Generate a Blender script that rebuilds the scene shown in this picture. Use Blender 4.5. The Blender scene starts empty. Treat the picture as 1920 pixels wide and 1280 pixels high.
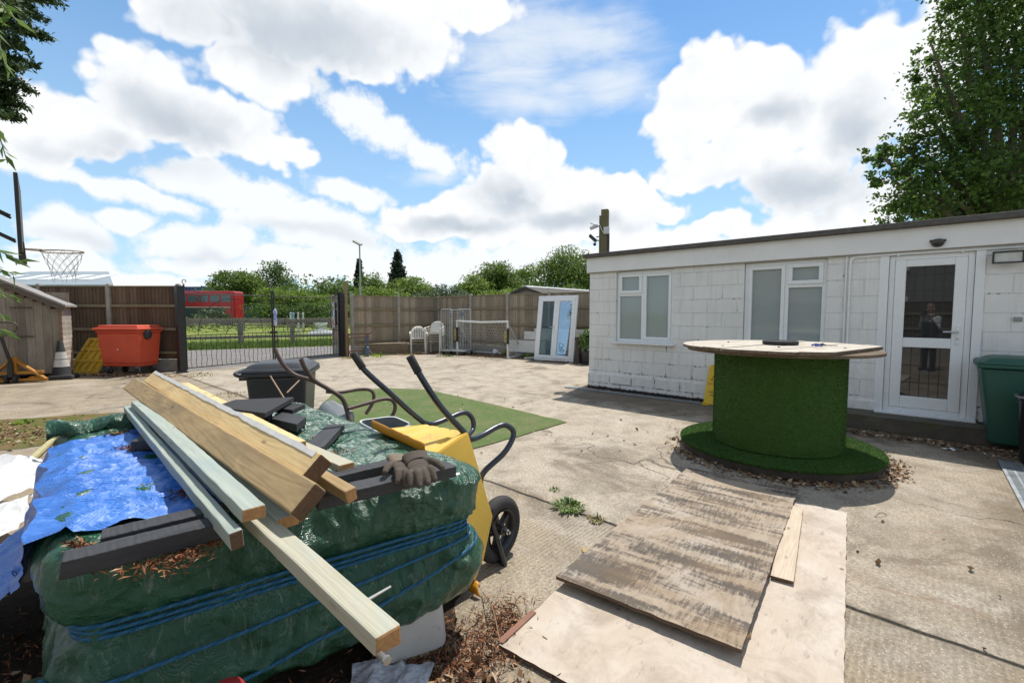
import bpy, math, random
import numpy as np
from mathutils import Vector, Matrix, noise
from math import sin, cos, pi, radians, sqrt, atan2
random.seed(7); RNG = np.random.default_rng(11)
SC = bpy.context.scene; COL = SC.collection

# ------------------------------------------------------------------ camera and measuring helpers
FPX = 853.33; PITCH = math.atan(53/FPX); EYE = 1.5
def ray(px, py):
    dx, dy = (px-960)/FPX, (640-py)/FPX
    return Vector((dx, cos(PITCH)+dy*sin(PITCH), -sin(PITCH)+dy*cos(PITCH)))
def at(px, py, z=0.0):                      # the place at height z that the measured pixel shows
    d = ray(px, py); t = (z-EYE)/d.z
    return Vector((d.x*t, d.y*t, z))
def atd(px, py, Y):                         # the place at distance Y
    d = ray(px, py); t = Y/d.y
    return Vector((d.x*t, Y, EYE+d.z*t))

# ------------------------------------------------------------------ mesh builder
class MB:
    def __init__(s): s.v=[]; s.f=[]; s.m=[]
    def add(s, verts, faces, mi=0):
        o=len(s.v); s.v += [tuple(p) for p in verts]
        s.f += [tuple(i+o for i in f) for f in faces]; s.m += [mi]*len(faces)
    def box(s, c, size, rot=None, mi=0):
        hx,hy,hz=size[0]/2,size[1]/2,size[2]/2
        p=[Vector(q) for q in ((-hx,-hy,-hz),(hx,-hy,-hz),(hx,hy,-hz),(-hx,hy,-hz),(-hx,-hy,hz),(hx,-hy,hz),(hx,hy,hz),(-hx,hy,hz))]
        if rot is not None: p=[rot@q for q in p]
        s.add([q+Vector(c) for q in p],[(3,2,1,0),(4,5,6,7),(0,1,5,4),(1,2,6,5),(2,3,7,6),(3,0,4,7)],mi); return s
    def hull8(s, p, mi=0):                  # bottom ring 0-3, top ring 4-7
        s.add(p,[(3,2,1,0),(4,5,6,7),(0,1,5,4),(1,2,6,5),(2,3,7,6),(3,0,4,7)],mi); return s
    def bar(s, a, b, w, h, roll=0.0, mi=0):
        a=Vector(a); b=Vector(b); x=(b-a); L=x.length; x.normalize()
        up=Vector((0,0,1)) if abs(x.z)<.97 else Vector((0,1,0))
        y=up.cross(x).normalized(); z=x.cross(y)
        M=Matrix((x,y,z)).transposed() @ Matrix.Rotation(roll,3,'X')
        return s.box((a+b)/2,(L,w,h),M,mi)
    def tube(s, pts, r, n=8, cap=True, mi=0, closed=False):
        pts=[Vector(p) for p in pts]; N=len(pts)
        rr=r if isinstance(r,(list,tuple)) else [r]*N
        o=len(s.v); prev=None
        for i,p in enumerate(pts):
            if closed: t=pts[(i+1)%N]-pts[i-1]
            else: t=pts[min(i+1,N-1)]-pts[max(i-1,0)]
            if t.length<1e-9: t=Vector((0,0,1))
            t.normalize()
            if prev is None:
                a=Vector((0,0,1)) if abs(t.z)<.9 else Vector((1,0,0)); x=a.cross(t).normalized()
            else:
                x=prev-t*prev.dot(t)
                if x.length<1e-6: x=t.orthogonal()
                x.normalize()
            prev=x; y=t.cross(x)
            for k in range(n):
                a=2*pi*k/n; s.v.append(tuple(p+(x*cos(a)+y*sin(a))*rr[i]))
        K=N if closed else N-1
        for i in range(K):
            j=(i+1)%N
            for k in range(n):
                k2=(k+1)%n; s.f.append((o+i*n+k,o+i*n+k2,o+j*n+k2,o+j*n+k)); s.m.append(mi)
        if cap and not closed:
            s.f.append(tuple(o+k for k in range(n))[::-1]); s.m.append(mi)
            s.f.append(tuple(o+(N-1)*n+k for k in range(n))); s.m.append(mi)
        return s
    def lathe(s, prof, n=32, c=(0,0,0), M=None, mi=0, cap=True):
        o=len(s.v); c=Vector(c)
        for r,z in prof:
            for k in range(n):
                a=2*pi*k/n; q=Vector((r*cos(a),r*sin(a),z))
                if M is not None: q=M@q
                s.v.append(tuple(c+q))
        for i in range(len(prof)-1):
            for k in range(n):
                k2=(k+1)%n; s.f.append((o+i*n+k,o+i*n+k2,o+(i+1)*n+k2,o+(i+1)*n+k)); s.m.append(mi)
        if cap:
            if prof[0][0]>1e-4: s.f.append(tuple(o+k for k in range(n))[::-1]); s.m.append(mi)
            if prof[-1][0]>1e-4: s.f.append(tuple(o+(len(prof)-1)*n+k for k in range(n))); s.m.append(mi)
        return s
    def prism(s, poly, z0, z1, mi=0):
        n=len(poly); o=len(s.v)
        s.v += [(p[0],p[1],z0) for p in poly]+[(p[0],p[1],z1) for p in poly]
        s.f.append(tuple(o+i for i in range(n))[::-1]); s.f.append(tuple(o+n+i for i in range(n))); s.m+=[mi,mi]
        for i in range(n):
            j=(i+1)%n; s.f.append((o+i,o+j,o+n+j,o+n+i)); s.m.append(mi)
        return s
    def grid(s, nu, nv, fn, mi=0, closed_u=False):
        o=len(s.v)
        for j in range(nv):
            for i in range(nu): s.v.append(tuple(fn(i/(nu if closed_u else nu-1), j/(nv-1))))
        for j in range(nv-1):
            for i in range(nu if closed_u else nu-1):
                i2=(i+1)%nu; s.f.append((o+j*nu+i,o+j*nu+i2,o+(j+1)*nu+i2,o+(j+1)*nu+i)); s.m.append(mi)
        return s
    def ball(s, c, r, n=16, sc=(1,1,1), mi=0):
        prof=[(max(r*sin(pi*i/n),1e-5)*1.0, -r*cos(pi*i/n)) for i in range(n+1)]
        M=Matrix.Diagonal(Vector(sc)); return s.lathe(prof,n*2,c,M,mi,cap=False)
    def build(s, name, mats, parent=None, smooth=False, bevel=0, seg=2, thick=0, sub=0):
        me=bpy.data.meshes.new(name); me.from_pydata(s.v,[],s.f); me.update()
        if not isinstance(mats,(list,tuple)): mats=[mats]
        for m in mats: me.materials.append(m)
        if len(mats)>1: me.polygons.foreach_set('material_index', s.m)
        o=bpy.data.objects.new(name,me); COL.objects.link(o)
        if parent is not None: o.parent=parent
        if smooth:
            me.polygons.foreach_set('use_smooth',[True]*len(me.polygons))
            try: me.set_sharp_from_angle(angle=radians(40))
            except Exception: pass
        if thick:
            md=o.modifiers.new('t','SOLIDIFY'); md.thickness=thick; md.offset=-1
        if bevel:
            md=o.modifiers.new('b','BEVEL'); md.width=bevel; md.segments=seg; md.limit_method='ANGLE'; md.angle_limit=radians(35)
        if sub:
            md=o.modifiers.new('s','SUBSURF'); md.levels=sub; md.render_levels=sub
        return o
def npmesh(name, V, F, mat, parent=None, smooth=False):
    me=bpy.data.meshes.new(name); V=np.asarray(V,dtype=np.float32); F=np.asarray(F,dtype=np.int32); k=F.shape[1]
    me.vertices.add(len(V)); me.vertices.foreach_set('co',V.ravel())
    me.loops.add(F.size); me.loops.foreach_set('vertex_index',F.ravel())
    me.polygons.add(len(F)); me.polygons.foreach_set('loop_start',np.arange(0,F.size,k,dtype=np.int32))
    me.update(calc_edges=True); me.materials.append(mat)
    o=bpy.data.objects.new(name,me); COL.objects.link(o)
    if parent is not None: o.parent=parent
    return o
def tag(o, label, cat, group=None):
    o['label']=label; o['category']=cat
    if group: o['group']=group
    return o
def kind(o,k):
    o['kind']=k; return o
def thing(name, label, cat, loc=(0,0,0), rz=0.0, group=None):
    o=bpy.data.objects.new(name,None); COL.objects.link(o); o.empty_display_size=.1
    o.location=loc; o.rotation_euler=(0,0,rz); o.matrix_basis=Matrix.Translation(Vector(loc))@Matrix.Rotation(rz,4,'Z')
    return tag(o,label,cat,group)
def dup(o, parent=None):
    c=o.copy(); COL.objects.link(c)
    if parent is not None: c.parent=parent
    for ch in list(o.children): dup(ch,c)
    return c
def solid(cu):                              # lettering as plain mesh
    t=bpy.data.objects.new('l',cu); COL.objects.link(t); dg=bpy.context.evaluated_depsgraph_get(); me=bpy.data.meshes.new_from_object(t.evaluated_get(dg)); bpy.data.objects.remove(t); bpy.data.curves.remove(cu)
    o=bpy.data.objects.new('lettering',me); COL.objects.link(o); return o
def bez(pts, n=8):                          # Catmull-Rom through points
    P=[Vector(p) for p in pts]; P=[P[0]*2-P[1]]+P+[P[-1]*2-P[-2]]; out=[]
    for i in range(1,len(P)-2):
        for k in range(n):
            t=k/n; a,b,c,d=P[i-1],P[i],P[i+1],P[i+2]
            out.append(.5*((2*b)+(c-a)*t+(2*a-5*b+4*c-d)*t*t+(3*b-a-3*c+d)*t**3))
    out.append(P[-2]); return out

# ------------------------------------------------------------------ materials
class NT:
    def __init__(s, tree): s.t=tree; s.n=tree.nodes; s.l=tree.links
    def new(s, typ, **kw):
        nd=s.n.new(typ)
        for k,v in kw.items(): setattr(nd,k,v)
        return nd
    def link(s,a,b): s.l.new(a,b)
    def put(s, sock, v):
        if hasattr(v,'links') or isinstance(v,bpy.types.NodeSocket): s.l.new(v,sock)
        else: sock.default_value=v
    def math(s, op, a, b=None, c=None, clamp=False):
        nd=s.new('ShaderNodeMath',operation=op,use_clamp=clamp); s.put(nd.inputs[0],a)
        if b is not None: s.put(nd.inputs[1],b)
        if c is not None: s.put(nd.inputs[2],c)
        return nd.outputs[0]
    def mix(s, fac, a, b):
        nd=s.new('ShaderNodeMix',data_type='RGBA'); s.put(nd.inputs[0],fac); s.put(nd.inputs[6],a); s.put(nd.inputs[7],b); return nd.outputs[2]
    def ramp(s, fac, stops, interp='LINEAR'):
        nd=s.new('ShaderNodeValToRGB'); cr=nd.color_ramp; cr.interpolation=interp
        while len(cr.elements)<len(stops): cr.elements.new(.5)
        for e,(p,c) in zip(cr.elements,stops):
            e.position=p; e.color=(c,c,c,1) if isinstance(c,(int,float)) else (*c,1)
        s.put(nd.inputs[0],fac); return nd.outputs[0]
    def noise(s, vec, scale, detail=4, rough=.55, dist=0.0, w=None):
        nd=s.new('ShaderNodeTexNoise'); 
        if vec is not None: s.l.new(vec,nd.inputs['Vector'])
        nd.inputs['Scale'].default_value=scale; nd.inputs['Detail'].default_value=detail
        nd.inputs['Roughness'].default_value=rough; nd.inputs['Distortion'].default_value=dist; return nd.outputs[0]
    def coord(s, which='Object', scale=(1,1,1), rnd=False, rot=(0,0,0)):
        tc=s.new('ShaderNodeTexCoord'); mp=s.new('ShaderNodeMapping'); mp.inputs['Scale'].default_value=scale; mp.inputs['Rotation'].default_value=rot
        if which=='World':
            g=s.new('ShaderNodeNewGeometry'); src=g.outputs['Position']
        else: src=tc.outputs[which]
        s.l.new(src,mp.inputs['Vector'])
        if rnd:
            oi=s.new('ShaderNodeObjectInfo'); va=s.new('ShaderNodeVectorMath',operation='SCALE'); cb=s.new('ShaderNodeCombineXYZ')
            for k in range(3): s.l.new(oi.outputs['Random'],cb.inputs[k])
            s.l.new(cb.outputs[0],va.inputs[0]); va.inputs['Scale'].default_value=37.0; s.l.new(va.outputs[0],mp.inputs['Location'])
        return mp.outputs[0]
def rgb(c): return (*c,1)
MATS={}
def M_(name, build):
    if name in MATS: return MATS[name]
    m=bpy.data.materials.new(name); m.use_nodes=True; t=NT(m.node_tree); bs=m.node_tree.nodes['Principled BSDF']
    build(t,bs); MATS[name]=m; return m
def bump(t, bs, h, strength=.3, dist=.01):
    b=t.new('ShaderNodeBump'); b.inputs['Strength'].default_value=strength; b.inputs['Distance'].default_value=dist
    t.put(b.inputs['Height'],h); t.link(b.outputs[0],bs.inputs['Normal'])
def simple(name, c1, c2=None, rough=.5, scale=8, bumps=.1, bscale=60, metal=0, spec=.5, stretch=(1,1,1), island=0.0, coat=0, rnd=False, dirt=None, bdist=.004):
    def b(t,bs):
        v=t.coord('Object',stretch,rnd)
        cc2=c2 or tuple(x*.8 for x in c1)
        n=t.noise(v,scale,6,.6)
        col=t.mix(t.ramp(n,[(.32,0.0),(.68,1.0)]),rgb(c1),rgb(cc2))
        if island:
            g=t.new('ShaderNodeNewGeometry'); hs=t.new('ShaderNodeHueSaturation'); t.link(col,hs.inputs['Color'])
            t.put(hs.inputs['Value'],t.math('MULTIPLY_ADD',g.outputs['Random Per Island'],island*2,1-island)); col=hs.outputs[0]
        if dirt:
            n2=t.noise(v,dirt[1],8,.7); col=t.mix(t.ramp(n2,[(dirt[2],0.0),(dirt[2]+.12,1.0)]),col,rgb(dirt[0]))
        t.put(bs.inputs['Base Color'],col)
        n3=t.noise(v,bscale,5,.6)
        t.put(bs.inputs['Roughness'],t.math('MULTIPLY_ADD',n,.2,rough-.1))
        bs.inputs['Metallic'].default_value=metal; bs.inputs['Specular IOR Level'].default_value=spec
        bs.inputs['Coat Weight'].default_value=coat
        if bumps: bump(t,bs,n3,bumps,bdist)
    return M_(name,b)
def wood(name, light, dark, grain=14, rough=.7, stain=None, knots=True, stainamt=.6, scale=1.0, end=False):
    # grain along local X
    def b(t,bs):
        v=t.coord('Object',(1.2*scale,grain*scale,grain*scale),True)
        n=t.noise(v,3.0,8,.62,.6)
        v2=t.coord('Object',(.35*scale,5*scale,5*scale),True); n2=t.noise(v2,1.6,3,.5,.8)
        wv=t.math('FRACT',t.math('MULTIPLY',n2,15.0)); wv=t.math('ABSOLUTE',t.math('MULTIPLY_ADD',wv,2,-1.0))
        f=t.math('MULTIPLY_ADD',wv,.26,t.math('MULTIPLY',n,.8))
        col=t.mix(t.ramp(f,[(.25,0.0),(.8,1.0)]),rgb(dark),rgb(light))
        if knots:
            vo=t.new('ShaderNodeTexVoronoi'); t.link(t.coord('Object',(3*scale,9*scale,9*scale),True),vo.inputs['Vector']); vo.inputs['Scale'].default_value=1.3
            k=t.ramp(vo.outputs['Distance'],[(.05,1.0),(.13,0.0)]); col=t.mix(t.math('MULTIPLY',k,.75),col,rgb(tuple(x*.35 for x in dark)))
        if stain:
            n4=t.noise(t.coord('Object',(1.5,4,4),True),1.6,6,.6,.5)
            col=t.mix(t.math('MULTIPLY',t.ramp(n4,[(.45,0.0),(.68,1.0)]),stainamt),col,rgb(stain))
        t.put(bs.inputs['Base Color'],col); bs.inputs['Roughness'].default_value=rough; bs.inputs['Specular IOR Level'].default_value=.3
        bump(t,bs,f,.35,.004)
    return M_(name,b)
def leafmat(name, c1, c2, trans=.35, rough=.5):
    def b(t,bs):
        g=t.new('ShaderNodeNewGeometry'); r=g.outputs['Random Per Island']
        n=t.noise(t.coord('Object'),.9,3)
        f=t.math('MULTIPLY_ADD',n,.9,t.math('MULTIPLY_ADD',r,.7,-.4))
        col=t.ramp(f,[(.1,c1),(.75,c2)])
        t.put(bs.inputs['Base Color'],col); bs.inputs['Roughness'].default_value=rough; bs.inputs['Specular IOR Level'].default_value=.35
        tr=t.new('ShaderNodeBsdfTranslucent'); hs=t.new('ShaderNodeHueSaturation'); t.link(col,hs.inputs['Color']); hs.inputs['Value'].default_value=1.6; hs.inputs['Hue'].default_value=.485
        t.link(hs.outputs[0],tr.inputs[0]); mx=t.new('ShaderNodeMixShader'); mx.inputs[0].default_value=trans
        t.link(bs.outputs[0],mx.inputs[1]); t.link(tr.outputs[0],mx.inputs[2]); t.link(mx.outputs[0],t.n['Material Output'].inputs[0])
    return M_(name,b)
def glassmat(name, tint=(.9,.95,.93), fac=.12):
    def b(t,bs):
        gl=t.new('ShaderNodeBsdfGlossy'); gl.inputs['Roughness'].default_value=.01; gl.inputs['Color'].default_value=(.95,.97,1,1)
        tr=t.new('ShaderNodeBsdfTransparent'); tr.inputs[0].default_value=rgb(tint)
        fr=t.new('ShaderNodeFresnel'); fr.inputs[0].default_value=1.6
        mx=t.new('ShaderNodeMixShader'); t.put(mx.inputs[0],t.math('ADD',fr.outputs[0],fac,clamp=True)); t.link(tr.outputs[0],mx.inputs[1]); t.link(gl.outputs[0],mx.inputs[2])
        t.link(mx.outputs[0],t.n['Material Output'].inputs[0])
    return M_(name,b)

# ------------------------------------------------------------------ camera, sun, sky
cam=bpy.data.cameras.new('camera'); co=bpy.data.objects.new('camera',cam); COL.objects.link(co)
cam.sensor_width=36; cam.lens=16; cam.clip_start=.02; cam.clip_end=3000
co.location=(0,0,EYE); co.rotation_euler=(pi/2-PITCH,0,0); SC.camera=co
SC.view_settings.view_transform='Standard'; SC.view_settings.look='None'; SC.view_settings.exposure=0.0; SC.view_settings.gamma=1
SUN_EL=radians(61.5); SUN_AZ=radians(30)      # azimuth from +Y towards +X
sl=bpy.data.lights.new('sun','SUN'); so=bpy.data.objects.new('sun',sl); COL.objects.link(so)
sl.energy=5.0; sl.angle=radians(.55); sl.color=(1,.955,.88)
sd=Vector((sin(SUN_AZ)*cos(SUN_EL),cos(SUN_AZ)*cos(SUN_EL),sin(SUN_EL))); so.rotation_euler=(-sd).to_track_quat('-Z','Y').to_euler()
W=bpy.data.worlds.new('World'); SC.world=W; W.use_nodes=True
def build_sky():
    t=NT(W.node_tree); bg=t.n['Background']
    sky=t.new('ShaderNodeTexSky',sky_type='NISHITA'); sky.sun_disc=False; sky.sun_elevation=SUN_EL; sky.sun_rotation=SUN_AZ
    sky.altitude=50; sky.air_density=1.0; sky.dust_density=.2; sky.ozone_density=4.0
    tc=t.new('ShaderNodeTexCoord'); d=tc.outputs['Generated']
    sx=t.new('ShaderNodeSeparateXYZ'); t.link(d,sx.inputs[0])
    az=t.math('ARCTAN2',sx.outputs[0],sx.outputs[1]); el=t.math('ARCSINE',sx.outputs[2])
    cb=t.new('ShaderNodeCombineXYZ'); t.link(az,cb.inputs[0]); t.link(el,cb.inputs[1]); cb.inputs[2].default_value=1.0
    def warp(vec, scale, amt, off):
        mp=t.new('ShaderNodeMapping'); mp.inputs['Location'].default_value=off; t.link(d,mp.inputs[0])
        nd=t.new('ShaderNodeTexNoise'); t.link(mp.outputs[0],nd.inputs['Vector']); nd.inputs['Scale'].default_value=scale; nd.inputs['Detail'].default_value=3; nd.inputs['Roughness'].default_value=.6
        m=t.new('ShaderNodeVectorMath',operation='MULTIPLY_ADD'); t.link(nd.outputs['Color'],m.inputs[0]); m.inputs[1].default_value=(amt,amt,0); 
        s=t.new('ShaderNodeVectorMath',operation='SUBTRACT'); t.link(vec,s.inputs[0]); s.inputs[1].default_value=(amt/2,amt/2,0); t.link(s.outputs[0],m.inputs[2]); return m.outputs[0]
    q=warp(cb.outputs[0],7,.10,(3,1,7)); q2=warp(cb.outputs[0],5,.12,(8,2,1))
    def ae(px,py):
        r=ray(px,py).normalized(); return atan2(r.x,r.y), math.asin(r.z)
    def blobs(lst, vec):
        acc=None
        for b in lst:
            px,py,rx,ry=b[:4]; rot=radians(b[4]) if len(b)>4 else 0
            c=ae(px,py); e1=ae(px+rx*.5*cos(rot),py+rx*.5*sin(rot)); e2=ae(px-ry*.5*sin(rot),py+ry*.5*cos(rot))
            v1=(2*(e1[0]-c[0]),2*(e1[1]-c[1])); v2=(2*(e2[0]-c[0]),2*(e2[1]-c[1])); r1,r2=math.hypot(*v1),math.hypot(*v2)
            if not rot:
                m=t.new('ShaderNodeVectorMath',operation='MULTIPLY_ADD'); t.link(vec,m.inputs[0]); m.inputs[1].default_value=(1/r1,1/r2,0); m.inputs[2].default_value=(-c[0]/r1,-c[1]/r2,0)
                L=t.new('ShaderNodeVectorMath',operation='LENGTH'); t.link(m.outputs[0],L.inputs[0]); ln=L.outputs['Value']
            else:
                ux,uy=v1[0]/r1,v1[1]/r1
                k=[]
                for (x,y,r) in ((ux,uy,r1),(-uy,ux,r2)):
                    m=t.new('ShaderNodeVectorMath',operation='DOT_PRODUCT'); t.link(vec,m.inputs[0]); m.inputs[1].default_value=(x/r,y/r,-(c[0]*x+c[1]*y)/r); k.append(m.outputs['Value'])
                ln=t.math('SQRT',t.math('MULTIPLY_ADD',k[0],k[0],t.math('MULTIPLY',k[1],k[1])))
            acc=ln if acc is None else t.math('MINIMUM',acc,ln)
        return t.math('SUBTRACT',1.0,acc)
    cum=[(130,220,150,75),(300,185,130,85),(420,235,170,70,20),(535,275,75,32,15),(60,250,90,50),
         (370,45,120,60),(560,60,210,95),(710,60,160,100),(480,140,140,60,10),(860,5,120,50),(690,120,70,45),
         (985,290,72,62),(945,360,70,55),(1065,350,85,45),(1190,368,80,30,15),(850,400,120,45,-8),(765,420,80,35),(970,415,150,55),(1100,400,90,45),
         (1325,180,125,75),(1430,160,100,60),(1280,235,85,85),(1440,250,130,75),(1560,285,65,35),(1345,315,130,45),(1590,200,120,140),(1700,140,140,150),(1650,80,110,55),(1800,70,140,70),(1500,340,150,65),(1620,390,110,45),
         (1180,425,75,45),(1260,440,60,25),(1350,420,70,26),(1450,432,120,38),(1570,415,120,28),(1240,380,50,20,20)]
    soft=[(690,230,110,38,30),(805,290,75,32,15),(150,335,190,24,14),(290,375,130,20,20),(370,335,130,42,8),(470,375,120,42,8),(570,425,150,42,6),(110,425,80,42),(230,402,75,18),
          (390,455,120,34),(330,487,70,20),(640,455,130,40),(670,370,90,24,15),(110,480,90,24),(200,520,240,26),(520,500,220,30),(760,500,200,40),(960,500,220,46),(1250,480,200,40),(205,80,28,22),(20,300,60,20)]
    wisp=[(960,90,190,130,10),(1090,80,190,90,5),(1000,190,190,50,5),(1150,170,120,60),(820,330,60,30),(1700,470,300,60)]
    shade=[(560,75,200,75),(330,215,150,48,14),(1500,345,170,45,-4),(1440,215,70,26,-10),(1600,240,70,75),(950,375,60,38,25),(390,477,80,13),(140,440,80,18),(250,300,170,30,6),(1080,420,110,20),(600,445,130,14),(860,425,110,16)]
    n1=t.noise(d,9,9,.60); n1b=t.noise(d,20,7,.66)
    vo=t.new('ShaderNodeTexVoronoi',feature='F1'); t.link(d,vo.inputs['Vector']); vo.inputs['Scale'].default_value=26; vo.inputs['Detail'].default_value=1.0
    puff=t.math('SUBTRACT',.48,vo.outputs['Distance'])
    D=t.math('MULTIPLY_ADD',blobs(cum,q),1.5,.14); D=t.math('ADD',D,t.math('MULTIPLY_ADD',n1,1.2,-.56)); D=t.math('ADD',D,t.math('MULTIPLY',puff,.55))
    mr=t.new('ShaderNodeMapRange',interpolation_type='SMOOTHSTEP'); t.link(D,mr.inputs[0]); mr.inputs[1].default_value=-.08; mr.inputs[2].default_value=.30
    a1=mr.outputs[0]
    E=t.math('MULTIPLY_ADD',blobs(soft,q2),1.2,.12); E=t.math('ADD',E,t.math('MULTIPLY_ADD',n1,1.5,-.75)); E=t.math('ADD',E,t.math('MULTIPLY_ADD',n1b,1.7,-.85))
    mr=t.new('ShaderNodeMapRange',interpolation_type='SMOOTHSTEP'); t.link(E,mr.inputs[0]); mr.inputs[1].default_value=-.12; mr.inputs[2].default_value=.55; mr.inputs[4].default_value=.95
    a2=mr.outputs[0]
    mp=t.new('ShaderNodeMapping'); t.link(d,mp.inputs[0]); mp.inputs['Scale'].default_value=(2.2,2.2,9); mp.inputs['Rotation'].default_value=(.1,.25,0)
    ns=t.noise(mp.outputs[0],3.2,6,.6,.5)
    Wp=blobs(wisp,q2); Wp=t.math('ADD',t.math('MULTIPLY',Wp,.9),t.math('MULTIPLY_ADD',ns,1.5,-.7))
    mr=t.new('ShaderNodeMapRange',interpolation_type='SMOOTHSTEP'); t.link(Wp,mr.inputs[0]); mr.inputs[1].default_value=-.2; mr.inputs[2].default_value=1.0; mr.inputs[4].default_value=.75
    a3=mr.outputs[0]
    # scattered cumulus behind, unseen, kept to light the wall; cleared overhead for darker shadows
    back=t.new('ShaderNodeMapRange',interpolation_type='SMOOTHSTEP'); t.link(t.math('ABSOLUTE',az),back.inputs[0]); back.inputs[1].default_value=.95; back.inputs[2].default_value=1.2
    up=t.new('ShaderNodeMapRange',interpolation_type='SMOOTHSTEP'); t.link(el,up.inputs[0]); up.inputs[1].default_value=.62; up.inputs[2].default_value=.8
    mb=t.new('ShaderNodeMapRange',interpolation_type='SMOOTHSTEP'); t.link(t.noise(d,2.6,6,.55),mb.inputs[0]); mb.inputs[1].default_value=.45; mb.inputs[2].default_value=.58
    low=t.new('ShaderNodeMapRange',interpolation_type='SMOOTHSTEP'); t.link(el,low.inputs[0]); low.inputs[1].default_value=.85; low.inputs[2].default_value=.55
    a4=t.math('MULTIPLY',t.math('MULTIPLY',mb.outputs[0],back.outputs[0]),low.outputs[0])
    # sky colour: Nishita, whitened towards the horizon by summer haze
    hs=t.new('ShaderNodeHueSaturation'); hs.inputs['Saturation'].default_value=1.38; t.link(sky.outputs[0],hs.inputs['Color'])
    m=t.new('ShaderNodeVectorMath',operation='SCALE'); t.link(hs.outputs[0],m.inputs[0]); m.inputs['Scale'].default_value=.15
    hz=t.new('ShaderNodeMapRange',interpolation_type='SMOOTHSTEP'); t.link(el,hz.inputs[0]); hz.inputs[1].default_value=.70; hz.inputs[2].default_value=.0; hz.inputs[3].default_value=.20; hz.inputs[4].default_value=.72
    col=t.mix(hz.outputs[0],m.outputs[0],(.62,.86,1.05,1))
    col=t.mix(t.math('MULTIPLY',up.outputs[0],.65),col,(.44,.46,.48,1))   # unseen overhead veil, added to take the blue out of shadows
    sh=blobs(shade,q2); sh=t.math('ADD',sh,t.math('MULTIPLY_ADD',n1,1.2,-.6))
    mr=t.new('ShaderNodeMapRange',interpolation_type='SMOOTHSTEP'); t.link(sh,mr.inputs[0]); mr.inputs[1].default_value=-.55; mr.inputs[2].default_value=1.0; s1=mr.outputs[0]
    inner=t.new('ShaderNodeMapRange'); t.link(D,inner.inputs[0]); inner.inputs[1].default_value=.1; inner.inputs[2].default_value=.7
    s2=t.math('MULTIPLY',s1,t.math('MAXIMUM',inner.outputs[0],a2))
    tex=t.math('MULTIPLY',t.math('MULTIPLY_ADD',n1b,-1.6,.95,clamp=True),.42)
    bil=t.new('ShaderNodeMapRange',interpolation_type='SMOOTHSTEP'); t.link(t.math('MULTIPLY_ADD',puff,.9,t.math('MULTIPLY',n1,.8)),bil.inputs[0]); bil.inputs[1].default_value=.42; bil.inputs[2].default_value=.05; bil.inputs[4].default_value=.48
    cc=t.mix(s2,(1.06,1.07,1.085,1),(.58,.645,.72,1)); cc=t.mix(t.math('MULTIPLY',bil.outputs[0],t.math('MULTIPLY_ADD',s1,.8,.25)),cc,(.62,.69,.77,1))
    cc=t.mix(tex,cc,(.72,.77,.82,1))
    col=t.mix(a3,col,(.93,.97,1.0,1)); col=t.mix(a2,col,t.mix(t.math('MULTIPLY',s1,.5),(1.0,1.02,1.04,1),(.62,.69,.75,1)))
    col=t.mix(a4,col,(.95,.97,1.0,1)); col=t.mix(a1,col,cc)
    t.link(col,bg.inputs[0]); bg.inputs[1].default_value=1.0
    W.cycles.sampling_method='MANUAL'; W.cycles.sample_map_resolution=512
build_sky()

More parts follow.
